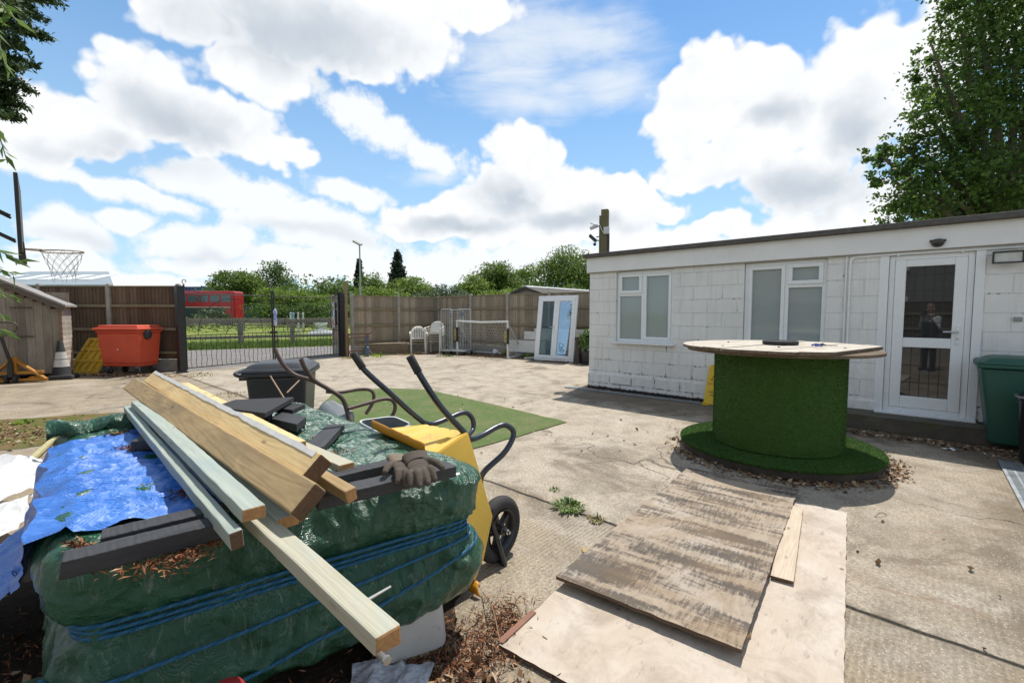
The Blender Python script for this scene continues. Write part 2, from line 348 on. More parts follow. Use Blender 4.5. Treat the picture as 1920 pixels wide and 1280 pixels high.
# ------------------------------------------------------------------ ground
WU=Vector((.745,-.667,0)).normalized(); WV=Vector((.667,.745,0)).normalized(); WROT=atan2(WU.y,WU.x)
def flat(name, pts, z, mat):
    b=MB(); b.add([(p[0],p[1],z) for p in pts],[tuple(range(len(pts)))]); o=b.build(name,mat); kind(o,'structure'); return o
def conc(t,bs):
    rot=(0,0,-WROT)
    p=t.coord('World',(1,1,1),rot=rot); sx=t.new('ShaderNodeSeparateXYZ'); t.link(p,sx.inputs[0]); u,v=sx.outputs[0],sx.outputs[1]
    mz=t.new('ShaderNodeMapping'); t.link(p,mz.inputs[0]); mz.inputs['Rotation'].default_value=(.61,.43,.9); mz.inputs['Location'].default_value=(.3,.7,.37); pn=mz.outputs[0]
    big=t.noise(pn,.55,6,.6,.4); med=t.noise(pn,3.2,8,.62,.3); fine=t.noise(pn,60,6,.7); grit=t.noise(pn,230,3,.7)
    far=t.new('ShaderNodeMapRange'); t.link(t.math('MULTIPLY_ADD',big,.5,v),far.inputs[0]); far.inputs[1].default_value=3.06; far.inputs[2].default_value=3.14
    side=t.new('ShaderNodeMapRange',interpolation_type='SMOOTHSTEP'); t.link(t.math('MULTIPLY_ADD',big,1.2,u),side.inputs[0]); side.inputs[1].default_value=-.2; side.inputs[2].default_value=1.9
    near=t.mix(side.outputs[0],(.42,.345,.245,1),(.33,.262,.178,1))
    col=t.mix(far.outputs[0],near,t.mix(side.outputs[0],(.50,.43,.335,1),(.36,.295,.21,1)))
    col=t.mix(t.ramp(med,[(.44,0.0),(.72,.7)]),col,(.17,.14,.10,1))
    col=t.mix(t.ramp(t.noise(pn,1.3,8,.65,.6),[(.5,0.0),(.66,.5)]),col,(.58,.52,.44,1))
    col=t.mix(t.ramp(t.noise(pn,.9,8,.68,1.0),[(.53,0.0),(.64,.75)]),col,(.17,.135,.095,1))
    col=t.mix(t.ramp(fine,[(.42,0.0),(.68,.75)]),col,(.14,.115,.085,1))
    vo=t.new('ShaderNodeTexVoronoi'); t.link(p,vo.inputs['Vector']); vo.inputs['Scale'].default_value=95
    sp=t.math('MULTIPLY',t.ramp(vo.outputs['Distance'],[(.20,1.0),(.32,0.0)]),t.ramp(t.noise(pn,41,2),[(.46,0.0),(.56,.85)]))
    col=t.mix(sp,col,(.70,.62,.52,1))
    # rusty needles and dirt caught in the hollows
    rd=t.ramp(t.noise(pn,2.1,8,.7,1.5),[(.6,0.0),(.7,.55)]); col=t.mix(t.math('MULTIPLY',rd,far.outputs[0]),col,(.24,.14,.085,1))
    # algae; damp dirt along the wall also paints the building's shadow darker
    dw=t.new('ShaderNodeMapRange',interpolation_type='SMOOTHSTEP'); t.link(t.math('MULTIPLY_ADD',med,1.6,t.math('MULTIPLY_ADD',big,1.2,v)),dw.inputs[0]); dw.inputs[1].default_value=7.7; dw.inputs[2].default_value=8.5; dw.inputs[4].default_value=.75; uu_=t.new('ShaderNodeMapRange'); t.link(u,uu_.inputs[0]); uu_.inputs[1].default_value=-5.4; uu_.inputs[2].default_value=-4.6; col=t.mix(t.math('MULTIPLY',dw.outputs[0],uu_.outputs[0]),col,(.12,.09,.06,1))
    al=t.math('MULTIPLY',t.ramp(t.noise(pn,1.9,8,.7,.8),[(.47,0.0),(.64,.75)]),side.outputs[0]); col=t.mix(al,col,(.17,.135,.085,1))
    # cracks
    mp=t.new('ShaderNodeMapping'); t.link(p,mp.inputs[0]); wn=t.new('ShaderNodeTexNoise'); wn.inputs['Scale'].default_value=1.7; wn.inputs['Detail'].default_value=6; t.link(p,wn.inputs['Vector'])
    va=t.new('ShaderNodeVectorMath',operation='MULTIPLY_ADD'); t.link(wn.outputs['Color'],va.inputs[0]); va.inputs[1].default_value=(.9,.9,0); t.link(p,va.inputs[2])
    ve=t.new('ShaderNodeTexVoronoi',feature='DISTANCE_TO_EDGE'); t.link(va.outputs[0],ve.inputs['Vector']); ve.inputs['Scale'].default_value=.33
    ck=t.math('MULTIPLY',t.ramp(ve.outputs['Distance'],[(.0008,1.0),(.0035,0.0)]),t.ramp(t.noise(pn,.8,3),[(.46,0.0),(.6,.7)]))
    # the construction joint
    jd=t.math('ABSOLUTE',t.math('SUBTRACT',t.math('MULTIPLY_ADD',t.noise(pn,2.4,6,.7),.06,v),2.855))
    j=t.math('MULTIPLY',t.ramp(jd,[(.009,1.0),(.02,0.0)]),t.ramp(t.noise(pn,1.3,3),[(.25,.5),(.5,1.0)])); jw=t.math('MULTIPLY',t.ramp(jd,[(.0,.8),(.1,0.0)]),t.ramp(t.noise(pn,7,6,.7),[(.42,0.0),(.62,1.0)]))
    col=t.mix(jw,col,(.13,.105,.07,1)); dk=t.math('MAXIMUM',ck,j); col=t.mix(dk,col,(.025,.022,.018,1))
    t.put(bs.inputs['Base Color'],col); bs.inputs['Roughness'].default_value=.86; bs.inputs['Specular IOR Level'].default_value=.25
    rm=t.math('MULTIPLY',t.math('MAXIMUM',t.math('SUBTRACT',1.0,far.outputs[0]),t.math('MULTIPLY',side.outputs[0],.7)),t.ramp(t.noise(pn,1.1,4),[(.35,.25),(.6,1.0)]))
    rg=t.math('SINE',t.math('MULTIPLY_ADD',t.noise(pn,2.0,3),3.0,t.math('MULTIPLY',u,215.0)))
    gr=t.math('MULTIPLY',t.math('MULTIPLY_ADD',rg,.5,.5),t.math('MULTIPLY',t.math('MULTIPLY',rm,.5),t.ramp(t.noise(pn,11,5,.7),[(.38,.1),(.6,1.0)]))); t.put(bs.inputs['Base Color'],t.mix(gr,col,(.12,.095,.065,1)))
    h=t.math('ADD',t.math('MULTIPLY',t.math('MULTIPLY',rg,rm),.34),t.math('MULTIPLY_ADD',fine,.7,t.math('MULTIPLY',grit,.35)))
    h=t.math('SUBTRACT',t.math('MULTIPLY_ADD',med,1.4,h),t.math('MULTIPLY',dk,2.0))
    bump(t,bs,h,.6,.012)
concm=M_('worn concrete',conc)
fieldm=simple('field grass',(.14,.20,.045),(.30,.30,.09),rough=.9,scale=.7,bumps=.6,bscale=40,spec=.1,dirt=((.10,.17,.03),.25,.5),bdist=.05)
flat('field',[(-600,-300),(600,-300),(600,900),(-600,900)],-.016,fieldm)
flat('road',[(-30,12.2),(-9.2,11.95),(-8.5,11.3),(-5.9,15.9),(-1,22.3),(-5,22.5),(-16,16.9),(-30,16)],-.008,simple('road asphalt',(.16,.15,.145),(.24,.225,.21),rough=.9,scale=2,bumps=.4,bscale=120,spec=.2))
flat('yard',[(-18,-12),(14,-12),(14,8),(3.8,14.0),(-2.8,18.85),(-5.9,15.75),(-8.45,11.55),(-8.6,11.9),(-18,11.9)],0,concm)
soilm=simple('dark soil',(.035,.026,.02),(.075,.052,.036),rough=.95,scale=7,bumps=1.0,bscale=40,spec=.1,bdist=.03)
def blob_poly(c,rx,ry,rot,n=46,amp=.25,seed=0):
    out=[]
    for i in range(n):
        a=2*pi*i/n; k=1+amp*noise.noise(Vector((cos(a)*1.3+seed,sin(a)*1.3,seed*.7)))+amp*.5*noise.noise(Vector((cos(a)*4+seed,sin(a)*4,seed)))
        x,y=rx*k*cos(a),ry*k*sin(a); out.append((c[0]+x*cos(rot)-y*sin(rot),c[1]+x*sin(rot)+y*cos(rot)))
    return out
flat('soil',blob_poly((-1.75,1.75),1.62,1.15,.35,n=160,seed=3),.004,soilm)
flat('lawn',blob_poly((-6.3,5.55),3.6,1.05,.35,seed=5,amp=.35),.004,simple('mossy lawn',(.10,.135,.025),(.19,.15,.075),rough=.95,scale=3.5,bumps=.8,bscale=60,spec=.1,dirt=((.26,.14,.08),5,.5),bdist=.03))
flat('flower_bed',[(-4.3,17.2),(-2.8,18.3),(3.2,14.2),(2.3,12.9),(-.1,14.9),(-2.6,16.5),(-4.9,16.1)],.004,simple('bed litter',(.12,.075,.05),(.22,.17,.12),rough=.95,scale=6,bumps=.9,bscale=50,spec=.1,bdist=.03))

# ------------------------------------------------------------------ white block building (local x along the wall, y into the building)
C0=Vector((1.557,9.151,0))
def wl(x,y,z): 
    p=C0+WU*x+WV*y; return Vector((p.x,p.y,z))
def blockpaint(t,bs):
    tc=t.new('ShaderNodeTexCoord'); sx=t.new('ShaderNodeSeparateXYZ'); t.link(tc.outputs['Object'],sx.inputs[0]); cb=t.new('ShaderNodeCombineXYZ')
    o=tc.outputs['Object']; n0=t.noise(o,5,4)
    t.put(cb.inputs[0],t.math('MULTIPLY_ADD',n0,.02,t.math('ADD',sx.outputs[0],sx.outputs[1]))); t.put(cb.inputs[1],t.math('MULTIPLY_ADD',n0,.016,t.math('ADD',sx.outputs[2],.085)))
    br=t.new('ShaderNodeTexBrick'); t.link(cb.outputs[0],br.inputs['Vector']); br.inputs['Scale'].default_value=1; br.inputs['Brick Width'].default_value=.46; br.inputs['Row Height'].default_value=.228; br.inputs['Mortar Size'].default_value=.006; br.inputs['Mortar Smooth'].default_value=.35; br.inputs['Bias'].default_value=0
    br2=t.new('ShaderNodeTexBrick'); t.link(cb.outputs[0],br2.inputs['Vector']); br2.inputs['Scale'].default_value=1; br2.inputs['Brick Width'].default_value=.46; br2.inputs['Row Height'].default_value=.228; br2.inputs['Mortar Size'].default_value=.0105; br2.inputs['Mortar Smooth'].default_value=.1
    mort=br.outputs['Fac']; n1=t.noise(o,2.1,6,.65); n2=t.noise(o,14,6,.7); n3=t.noise(o,70,5,.7)
    col=t.mix(t.ramp(t.noise(o,1.2,7,.65),[(.35,0.0),(.75,.8)]),(.80,.79,.765,1),(.66,.65,.62,1))
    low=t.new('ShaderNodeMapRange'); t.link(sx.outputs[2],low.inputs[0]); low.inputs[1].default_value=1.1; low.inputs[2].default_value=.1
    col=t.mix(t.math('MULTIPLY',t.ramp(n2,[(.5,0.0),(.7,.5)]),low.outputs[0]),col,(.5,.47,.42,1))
    # open joints and chipped paint
    thr=t.math('MULTIPLY_ADD',low.outputs[0],.07,t.math('MULTIPLY_ADD',n2,.55,t.math('MULTIPLY',n1,.45)))
    crack=t.math('MULTIPLY',br2.outputs['Fac'],t.ramp(thr,[(.575,0.0),(.60,1.0)]))
    sk_=t.noise(t.coord('Object',(5,5,.35)),2.2,6,.65); col=t.mix(t.ramp(sk_,[(.5,0.0),(.72,.42)]),col,(.52,.49,.43,1))
    chip=t.ramp(t.noise(o,9,8,.75,.6),[(.675,0.0),(.695,1.0)])
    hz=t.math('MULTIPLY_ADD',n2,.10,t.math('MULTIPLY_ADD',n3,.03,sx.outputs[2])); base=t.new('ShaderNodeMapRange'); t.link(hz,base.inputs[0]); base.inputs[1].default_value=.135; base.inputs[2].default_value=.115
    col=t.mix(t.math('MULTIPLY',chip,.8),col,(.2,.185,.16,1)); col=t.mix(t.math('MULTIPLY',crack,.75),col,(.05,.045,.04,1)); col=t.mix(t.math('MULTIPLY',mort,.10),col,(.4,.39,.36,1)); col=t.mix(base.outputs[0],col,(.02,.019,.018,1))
    t.put(bs.inputs['Base Color'],col); bs.inputs['Roughness'].default_value=.6; bs.inputs['Specular IOR Level'].default_value=.3
    h=t.math('MULTIPLY_ADD',mort,-1.3,t.math('MULTIPLY_ADD',n3,.25,t.math('MULTIPLY',n2,.55))); bump(t,bs,t.math('MULTIPLY_ADD',crack,-.8,h),.75,.012)
wallm=M_('painted blockwork',blockpaint)
fascm=simple('painted fascia',(.80,.795,.78),(.72,.71,.69),rough=.5,scale=2,bumps=.12,bscale=9,dirt=((.6,.585,.55),3,.62))
feltm=simple('roofing felt',(.075,.07,.066),(.12,.11,.10),rough=.9,scale=12,bumps=.5,bscale=150)
upvc=simple('white upvc',(.82,.83,.83),(.77,.78,.78),rough=.28,scale=3,bumps=0,spec=.5)
blindm=M_('frosted pane',lambda t,bs:(t.put(bs.inputs['Base Color'],t.mix(t.noise(t.coord('Object'),1.5,3),(.29,.33,.32,1),(.35,.385,.375,1))),setattr(bs.inputs['Roughness'],'default_value',.05),setattr(bs.inputs['Specular IOR Level'],'default_value',.6),setattr(bs.inputs['Roughness'],'default_value',.06)))
darkglass=M_('dark door glass',lambda t,bs:(setattr(bs.inputs['Base Color'],'default_value',(.028,.03,.03,1)),setattr(bs.inputs['Roughness'],'default_value',.015),setattr(bs.inputs['IOR'],'default_value',1.75)))
leadm=simple('lead strip',(.05,.05,.052),rough=.5,metal=.6,bumps=0)
chrome=simple('satin metal',(.7,.7,.7),rough=.25,metal=1,bumps=0)
blackp=simple('black plastic',(.018,.018,.02),(.03,.03,.032),rough=.38,scale=6,bumps=.1,bscale=200)
blackpaint=simple('black painted steel',(.012,.012,.014),(.025,.024,.024),rough=.35,scale=14,bumps=.15,bscale=80,dirt=((.09,.055,.035),18,.66))
bld=thing('white_building','long flat-roofed white blockwork outbuilding with two windows and a glazed door','building',C0,WROT)
XE=8.6; T=.22
b=MB(); ops=[(.59,1.715,.955,2.28),(2.845,3.935,.955,2.28),(4.61,5.42,.20,2.255)]
x=0
for (a,c,z0,z1) in ops:
    b.box(((x+a)/2,T/2,1.15),(a-x,T,2.3)); b.box(((a+c)/2,T/2,z0/2),(c-a,T,z0)); b.box(((a+c)/2,T/2,(z1+2.3)/2),(c-a,T,2.3-z1)); x=c
b.box(((x+XE)/2,T/2,1.15),(XE-x,T,2.3))
b.box((T/2,2.6,1.15),(T,4.75,2.3)); b.box((XE-T/2,2.6,1.15),(T,4.75,2.3)); b.box((XE/2,5.1,1.15),(XE,T,2.3))
b.box((2.28,-.02,.15),(4.56,.04,.3)); 
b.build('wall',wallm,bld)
b=MB(); b.box((XE/2-.005,-.012+T/2,2.442),(XE+.07,T+.1,.286)); b.box((T/2-.02,2.7,2.442),(T+.06,4.9,.284)); b.build('fascia',fascm,bld,bevel=.006)
b=MB(); b.box((XE/2,2.6,2.622),(XE+.16,5.5,.076)); b.build('roof_edge',feltm,bld,bevel=.012)
b=MB(); b.box((XE/2,T-.24,2.291),(XE,.05,.012)); b.build('drip_strip',simple('grey timber bead',(.32,.29,.25),rough=.8),bld)
def pane(x0,x1,z0,z1,y,mat,parent,name='pane'):
    m=MB(); m.box(((x0+x1)/2,y,(z0+z1)/2),(x1-x0,.012,z1-z0)); return m.build(name,mat,parent)
def ring(m,x0,x1,z0,z1,w,y,d):
    m.box(((x0+x1)/2,y,z1-w/2),(x1-x0,d,w)); m.box(((x0+x1)/2,y,z0+w/2),(x1-x0,d,w))
    m.box((x0+w/2,y,(z0+z1)/2),(w,d,z1-z0-2*w)); m.box((x1-w/2,y,(z0+z1)/2),(w,d,z1-z0-2*w))
def window(x0,x1,z0,z1,mull,flip,tr):
    m=MB(); ring(m,x0,x1,z0,z1,.055,.075,.07); m.box((mull,.075,(z0+z1)/2),(.05,.07,z1-z0-.11)); w=m.build('window',upvc,bld,bevel=.005)
    L=(x0+.055,mull-.025); R=(mull+.025,x1-.055)
    full,split=(L,R) if flip else (R,L)
    m=MB(); ring(m,full[0],full[1],z0+.055,z1-.055,.05,.062,.07); m.build('sash',upvc,w,bevel=.006)
    pane(full[0]+.05,full[1]-.05,z0+.105,z1-.105,.075,blindm,w)
    m=MB(); ring(m,split[0]-.01,split[1]+.01,tr,z1-.045,.055,.054,.07); m.build('vent_sash',upvc,w,bevel=.006)
    pane(split[0]+.045,split[1]-.045,tr+.055,z1-.1,.07,blindm,w)
    m=MB(); m.box(((split[0]+split[1])/2,.075,tr-.025),(split[1]-split[0],.066,.05)); m.build('transom',upvc,w,bevel=.004)
    pane(split[0],split[1],z0+.055,tr-.05,.08,blindm,w)
    m=MB(); m.box(((x0+x1)/2,-.025,z0-.016),(x1-x0+.10,.19,.032)); m.build('sill',upvc,w,bevel=.006)
window(.595,1.71,.96,2.275,1.115,False,1.87); window(2.85,3.93,.96,2.275,3.43,True,1.93)
m=MB(); X0,X1,Z0,Z1=4.615,5.415,.205,2.25
m.box((X0+.03,.06,(Z0+Z1)/2),(.06,.09,Z1-Z0)); m.box((X1-.03,.06,(Z0+Z1)/2),(.06,.09,Z1-Z0)); m.box(((X0+X1)/2,.06,Z1-.03),(X1-X0-.12,.09,.06)); m.box(((X0+X1)/2,.06,Z0+.03),(X1-X0-.12,.09,.06))
m.box((X0-.05,-.008,(Z0+Z1)/2),(.095,.02,Z1-Z0)); m.box((X1+.045,-.008,(Z0+Z1)/2),(.085,.02,Z1-Z0))
dr=m.build('door',upvc,bld,bevel=.006)
m=MB(); lx0,lx1,lz0,lz1=X0+.062,X1-.062,Z0+.062,Z1-.062
for (px_,w_) in ((lx0+.055,.11),(lx1-.055,.11)): m.box((px_,.045,(lz0+lz1)/2),(w_,.09,lz1-lz0))
for (zz,h_) in ((lz0+.075,.15),(1.12,.125),(lz1-.045,.09)): m.box(((lx0+lx1)/2,.045,zz),(lx1-lx0-.22,.088,h_))
m.build('leaf',upvc,dr,bevel=.008)
gx0,gx1=lx0+.11,lx1-.11
pane(gx0,gx1,1.1825,lz1-.09,.05,darkglass,dr,'upper_glass'); pane(gx0,gx1,lz0+.15,1.0575,.05,darkglass,dr,'lower_glass')
m=MB()
for k in range(1,5):
    xx=gx0+(gx1-gx0)*k/5
    m.box((xx,.0425,(1.1825+lz1-.09)/2),(.008,.003,lz1-.09-1.1825)); m.box((xx,.0425,(lz0+.15+1.0575)/2),(.008,.003,1.0575-lz0-.15))
for zz in (1.38,1.585,1.79,1.99): m.box(((gx0+gx1)/2,.0405,zz),(gx1-gx0,.003,.008))
for zz in (.6,.82): m.box(((gx0+gx1)/2,.0405,zz),(gx1-gx0,.003,.008))
m.build('leaded_grid',leadm,dr)
m=MB(); m.box((lx1-.055,-.006,1.23),(.032,.012,.23)); m.build('handle_plate',upvc,dr,bevel=.004)
m=MB(); m.tube([(lx1-.055,0,1.27),(lx1-.055,-.045,1.27)],.009,8); m.tube([(lx1-.055,-.045,1.27),(lx1-.19,-.05,1.268)],.011,8); m.box((lx1-.055,-.014,1.185),(.012,.008,.03)); m.build('handle',chrome,dr,smooth=True)
m=MB(); m.box(((X0+X1)/2,-.06,Z0-.012),(X1-X0+.16,.2,.034)); m.build('door_sill',upvc,dr,bevel=.008)
m=MB(); m.tube(bez([(4.20,-.02,.28),(4.20,-.02,1.2),(4.20,-.02,2.16),(4.225,-.02,2.235),(4.30,-.02,2.262),(5.2,-.02,2.262),(6.5,-.02,2.258),(8.2,-.02,2.258)],6),.013,8); m.tube([(4.155,-.02,.28),(4.155,-.02,2.282),(4.2,-.02,2.283),(8.2,-.02,2.285)],.009,8)
for zz in (.6,1.1,1.6,2.05): m.box((4.195,-.014,zz),(.05,.03,.02))
for xx in (4.7,5.3,5.9): m.box((xx,-.014,2.265),(.02,.03,.05))
m.build('conduit',upvc,bld,smooth=True)
m=MB(); m.lathe([(.066,0),(.066,.012),(.062,.03),(.05,.05),(.03,.062),(.001,.066)],20,(5.07,-.065,2.385),Matrix.Rotation(radians(152),3,'X')); m.box((5.07,-.066,2.395),(.15,.025,.03)); m.build('dome_sensor',simple('smoked dome',(.05,.045,.04),rough=.2,bumps=0),bld,smooth=True)
fl=MB(); ring(fl,5.545,5.80,2.075,2.215,.016,-.10,.05); fl.box((5.6725,-.075,2.145),(.225,.02,.11)); fl.box((5.69,-.04,2.14),(.06,.08,.05)); fo=fl.build('floodlight',blackp,bld,bevel=.004)
pane(5.562,5.783,2.092,2.198,-.10,simple('floodlight lens',(.62,.62,.57),(.5,.5,.46),rough=.2,scale=18,bumps=0),fo,'lens')
m=MB(); m.box((5.79,-.01,1.43),(.07,.03,.05)); m.build('cable_box',simple('grey plastic',(.3,.3,.3),rough=.5),bld,bevel=.004)
st=MB(); st.box((4.95,-.27,.085),(1.56,.46,.17)); st.box((4.95,-.25,.178),(1.62,.50,.018))
sm=simple('mossy step concrete',(.075,.062,.048),(.13,.11,.085),rough=.9,scale=5,bumps=.7,bscale=50,dirt=((.075,.085,.012),3,.52))
so_=st.build('door_step',sm,bevel=.012); so_.location=C0; so_.rotation_euler=(0,0,WROT); tag(so_,'worn concrete door step with moss in front of the glazed door','step')
# drains
def drain(name,pts0,pts1,label,w=.16):
    a=Vector(pts0); c=Vector(pts1); L=(c-a).length; ang=atan2((c-a).y,(c-a).x)
    th=thing(name,label,'drain',((a+c)/2),ang)
    m=MB(); m.box((0,0,.004),(L,w,.006)); m.build('channel',simple('drain void',(.01,.01,.01),rough=1,bumps=0),th)
    g=MB(); n=int(L/.03)
    g.box((0,w/2-.012,.012),(L,.024,.014)); g.box((0,-w/2+.012,.012),(L,.024,.014)); g.box((0,0,.011),(L,.016,.012))
    for i in range(n): g.box((-L/2+(i+.5)*L/n,0,.0125),(.014,w-.048,.01))
    g.build('grate',simple('galvanised grate',(.26,.29,.31),(.36,.39,.41),rough=.5,scale=9,metal=.6,bumps=.1),th)
dl0=(at(1892,868)); dd=Vector((-.667,-.745,0)); drain('drain_channel',dl0,dl0+dd*2.9,'grey metal slotted drain running towards the green wheelie bin')
da=wl(-.35,-.30,0); drain('drain_channel',da,wl(2.9,-.16,0),'narrow pale drain strip along the foot of the white wall',.13)

# ------------------------------------------------------------------ fences
fpost=simple('concrete post',(.38,.35,.30),(.27,.25,.21),rough=.9,scale=6,bumps=.5,bscale=80,dirt=((.17,.17,.10),4,.6))
def boardmat(name,c1,c2,c3,amt=.5):
    def f(t,bs):
        g=t.new('ShaderNodeNewGeometry'); r=g.outputs['Random Per Island']
        v=t.coord('Object',(14,14,1.1)); n=t.noise(v,2.2,7,.65,.4); big=t.noise(t.coord('Object',(1.2,1.2,.9)),1.3,5,.6)
        col=t.mix(t.ramp(n,[(.3,0.0),(.75,1.0)]),rgb(c1),rgb(c2)); col=t.mix(t.math('MULTIPLY',t.ramp(big,[(.42,0.0),(.66,1.0)]),amt),col,rgb(c3))
        hs=t.new('ShaderNodeHueSaturation'); t.link(col,hs.inputs['Color']); t.put(hs.inputs['Value'],t.math('MULTIPLY_ADD',r,.55,.72)); t.put(bs.inputs['Base Color'],hs.outputs[0])
        bs.inputs['Roughness'].default_value=.85; bs.inputs['Specular IOR Level'].default_value=.2; bump(t,bs,n,.4,.006)
    return M_(name,f)
fbrown=boardmat('reddish fence board',(.12,.08,.052),(.20,.135,.09),(.085,.06,.042))
fgrey=boardmat('weathered fence board',(.26,.21,.145),(.39,.32,.235),(.19,.165,.13))
railm=wood('fence rail wood',(.30,.25,.16),(.16,.13,.08),rough=.85,knots=False)
def fence(name,label,pts,h,bm,gb=.3,front=1,cap=True,post_mat=None):
    # pts: post positions; front=+1 draws rails on the left-hand side of the run
    th=thing(name,label,'fence',(pts[0][0],pts[0][1],0)); o=Vector((pts[0][0],pts[0][1],0))
    P=[Vector((p[0],p[1],0))-o for p in pts]
    for i,p in enumerate(P):
        d=(P[min(i+1,len(P)-1)]-P[max(i-1,0)]); M=Matrix.Rotation(atan2(d.y,d.x),3,'Z')
        m=MB(); m.box(p+Vector((0,0,h/2+.02)),(.105,.11,h+.04),M); m.box(p+Vector((0,0,h+.05)),(.085,.09,.03),M); m.build('post',post_mat or fpost,th,bevel=.012)
    for a,c in zip(P[:-1],P[1:]):
        d=(c-a); L=d.length; d.normalize(); nr=Vector((-d.y,d.x,0))*front; ang=atan2(d.y,d.x); R=Matrix.Rotation(ang,3,'Z')
        m=MB(); m.box((a+c)/2+Vector((0,0,gb/2)),(L-.11,.045,gb),R); m.build('gravel_board',fpost,th)
        m=MB(); n=int(round((L-.11)/.094)); bw=(L-.11)/n
        for k in range(n):
            q=a+d*(.055+bw*(k+.5)); jz=random.uniform(-.006,.006)
            m.box(q+nr*(-.004+random.uniform(-.002,.002))+Vector((0,0,(gb+h)/2+jz)),(bw*1.06,.013,h-gb-.02),Matrix.Rotation(ang+.09*front,3,'Z')@Matrix.Rotation(random.uniform(-.004,.004),3,'Y'))
        m.build('board_panel',bm,th)
        for fz in (.08,.40,.72):
            z=gb+(h-gb)*fz+.03; m=MB(); m.box(Vector((0,0,0)),(L-.11,.045,.07)); r=m.build('rail',railm,th,bevel=.008)
            r.location=(a+c)/2+nr*.036+Vector((0,0,z)); r.rotation_euler=(0,0,ang)
        if cap:
            m=MB(); m.box(Vector((0,0,0)),(L-.1,.075,.03)); r=m.build('cap_rail',railm,th,bevel=.006); r.location=(a+c)/2+Vector((0,0,h)); r.rotation_euler=(0,0,ang)
FD=Vector((1,0,0)); FL0=Vector((-8.62,11.82,0))
fence('board_fence','dark reddish board fence behind the orange wheeled bin and wooden shed',[FL0-FD*(1.80*k) for k in range(6)][::-1],2.19,fbrown,front=-1)
PC=Vector((-3.0,18.6,0)); PA=Vector((-5.66,16.12,0)); PB=(PA+PC)/2
fence('board_fence','grey-brown board fence behind the stacked white plastic chairs',[PA,PB,PC],2.12,fgrey,front=-1)
rd=(Vector((3.1,14.2,0))-PC).normalized()
fence('board_fence','long weathered board fence behind the football goal and leaning patio door',[PC+rd*(1.76*k) for k in range(1,6)],2.17,fgrey,front=-1)
m=MB(); 
o=thing('board_fence','short end panel of board fence between the corner post and wire cage','fence',PC)
m=MB(); L=1.76; ang=atan2(rd.y,rd.x)
for k in range(18):
    q=rd*(.06+.093*(k+.5)); m.box(q+Vector((0,0,1.22)),(.1,.013,1.84),Matrix.Rotation(ang-.09,3,'Z'))
m.build('board_panel',fgrey,o)
m=MB(); m.box(rd*.88+Vector((0,0,.15)),(1.64,.045,.3),Matrix.Rotation(ang,3,'Z')); m.build('gravel_board',fpost,o)
for z in (.47,1.03,1.64,2.15):
    m=MB(); m.box((0,0,0),(1.65,.05,.06)); r=m.build('rail',railm,o); r.rotation_euler=(0,0,ang); r.location=rd*.88+Vector((rd.y,-rd.x,0))*.03+Vector((0,0,z))
# end panel that returns behind the right-hand gate post, with a painted board on it
ga=Vector((-6.02,15.85,0)); gb_=Vector((-6.62,16.9,0))
fence('board_fence','grey board fence panel seen through the gate beside its right post',[ga,gb_],2.12,fgrey,front=1)

# ------------------------------------------------------------------ gate
GL=Vector((-8.30,11.50,0)); GR=Vector((-5.90,15.56,0)); gd=(GR-GL).normalized(); gang=atan2(gd.y,gd.x); GLEN=(GR-GL).length
for p,lab,h in ((GL-gd*.07,'black square gate post beside the dark reddish fence',2.17),(GR+gd*.07,'black square gate post beside the grey fence and rusty trestle',2.17)):
    m=MB(); m.box((0,0,h/2),(.15,.15,h)); m.box((0,0,h+.006),(.165,.165,.012)); m.box((0,0,.02),(.2,.2,.03)); g=m.build('gate_post',blackpaint,bevel=.006); g.location=p; g.rotation_euler=(0,0,gang); tag(g,lab,'gate post')
ironm=simple('wrought iron',(.012,.011,.011),(.03,.026,.023),rough=.55,scale=10,bumps=.2,dirt=((.08,.045,.03),12,.66))
def scroll(m,c,r,turns,a0,dirn,y=0,rad=.006):
    pts=[]
    for i in range(26):
        t=i/25; a=a0+dirn*turns*2*pi*t; q=r*(1-t*.82); pts.append((c[0]+q*cos(a),y,c[1]+q*sin(a)))
    m.tube(pts,rad,6)
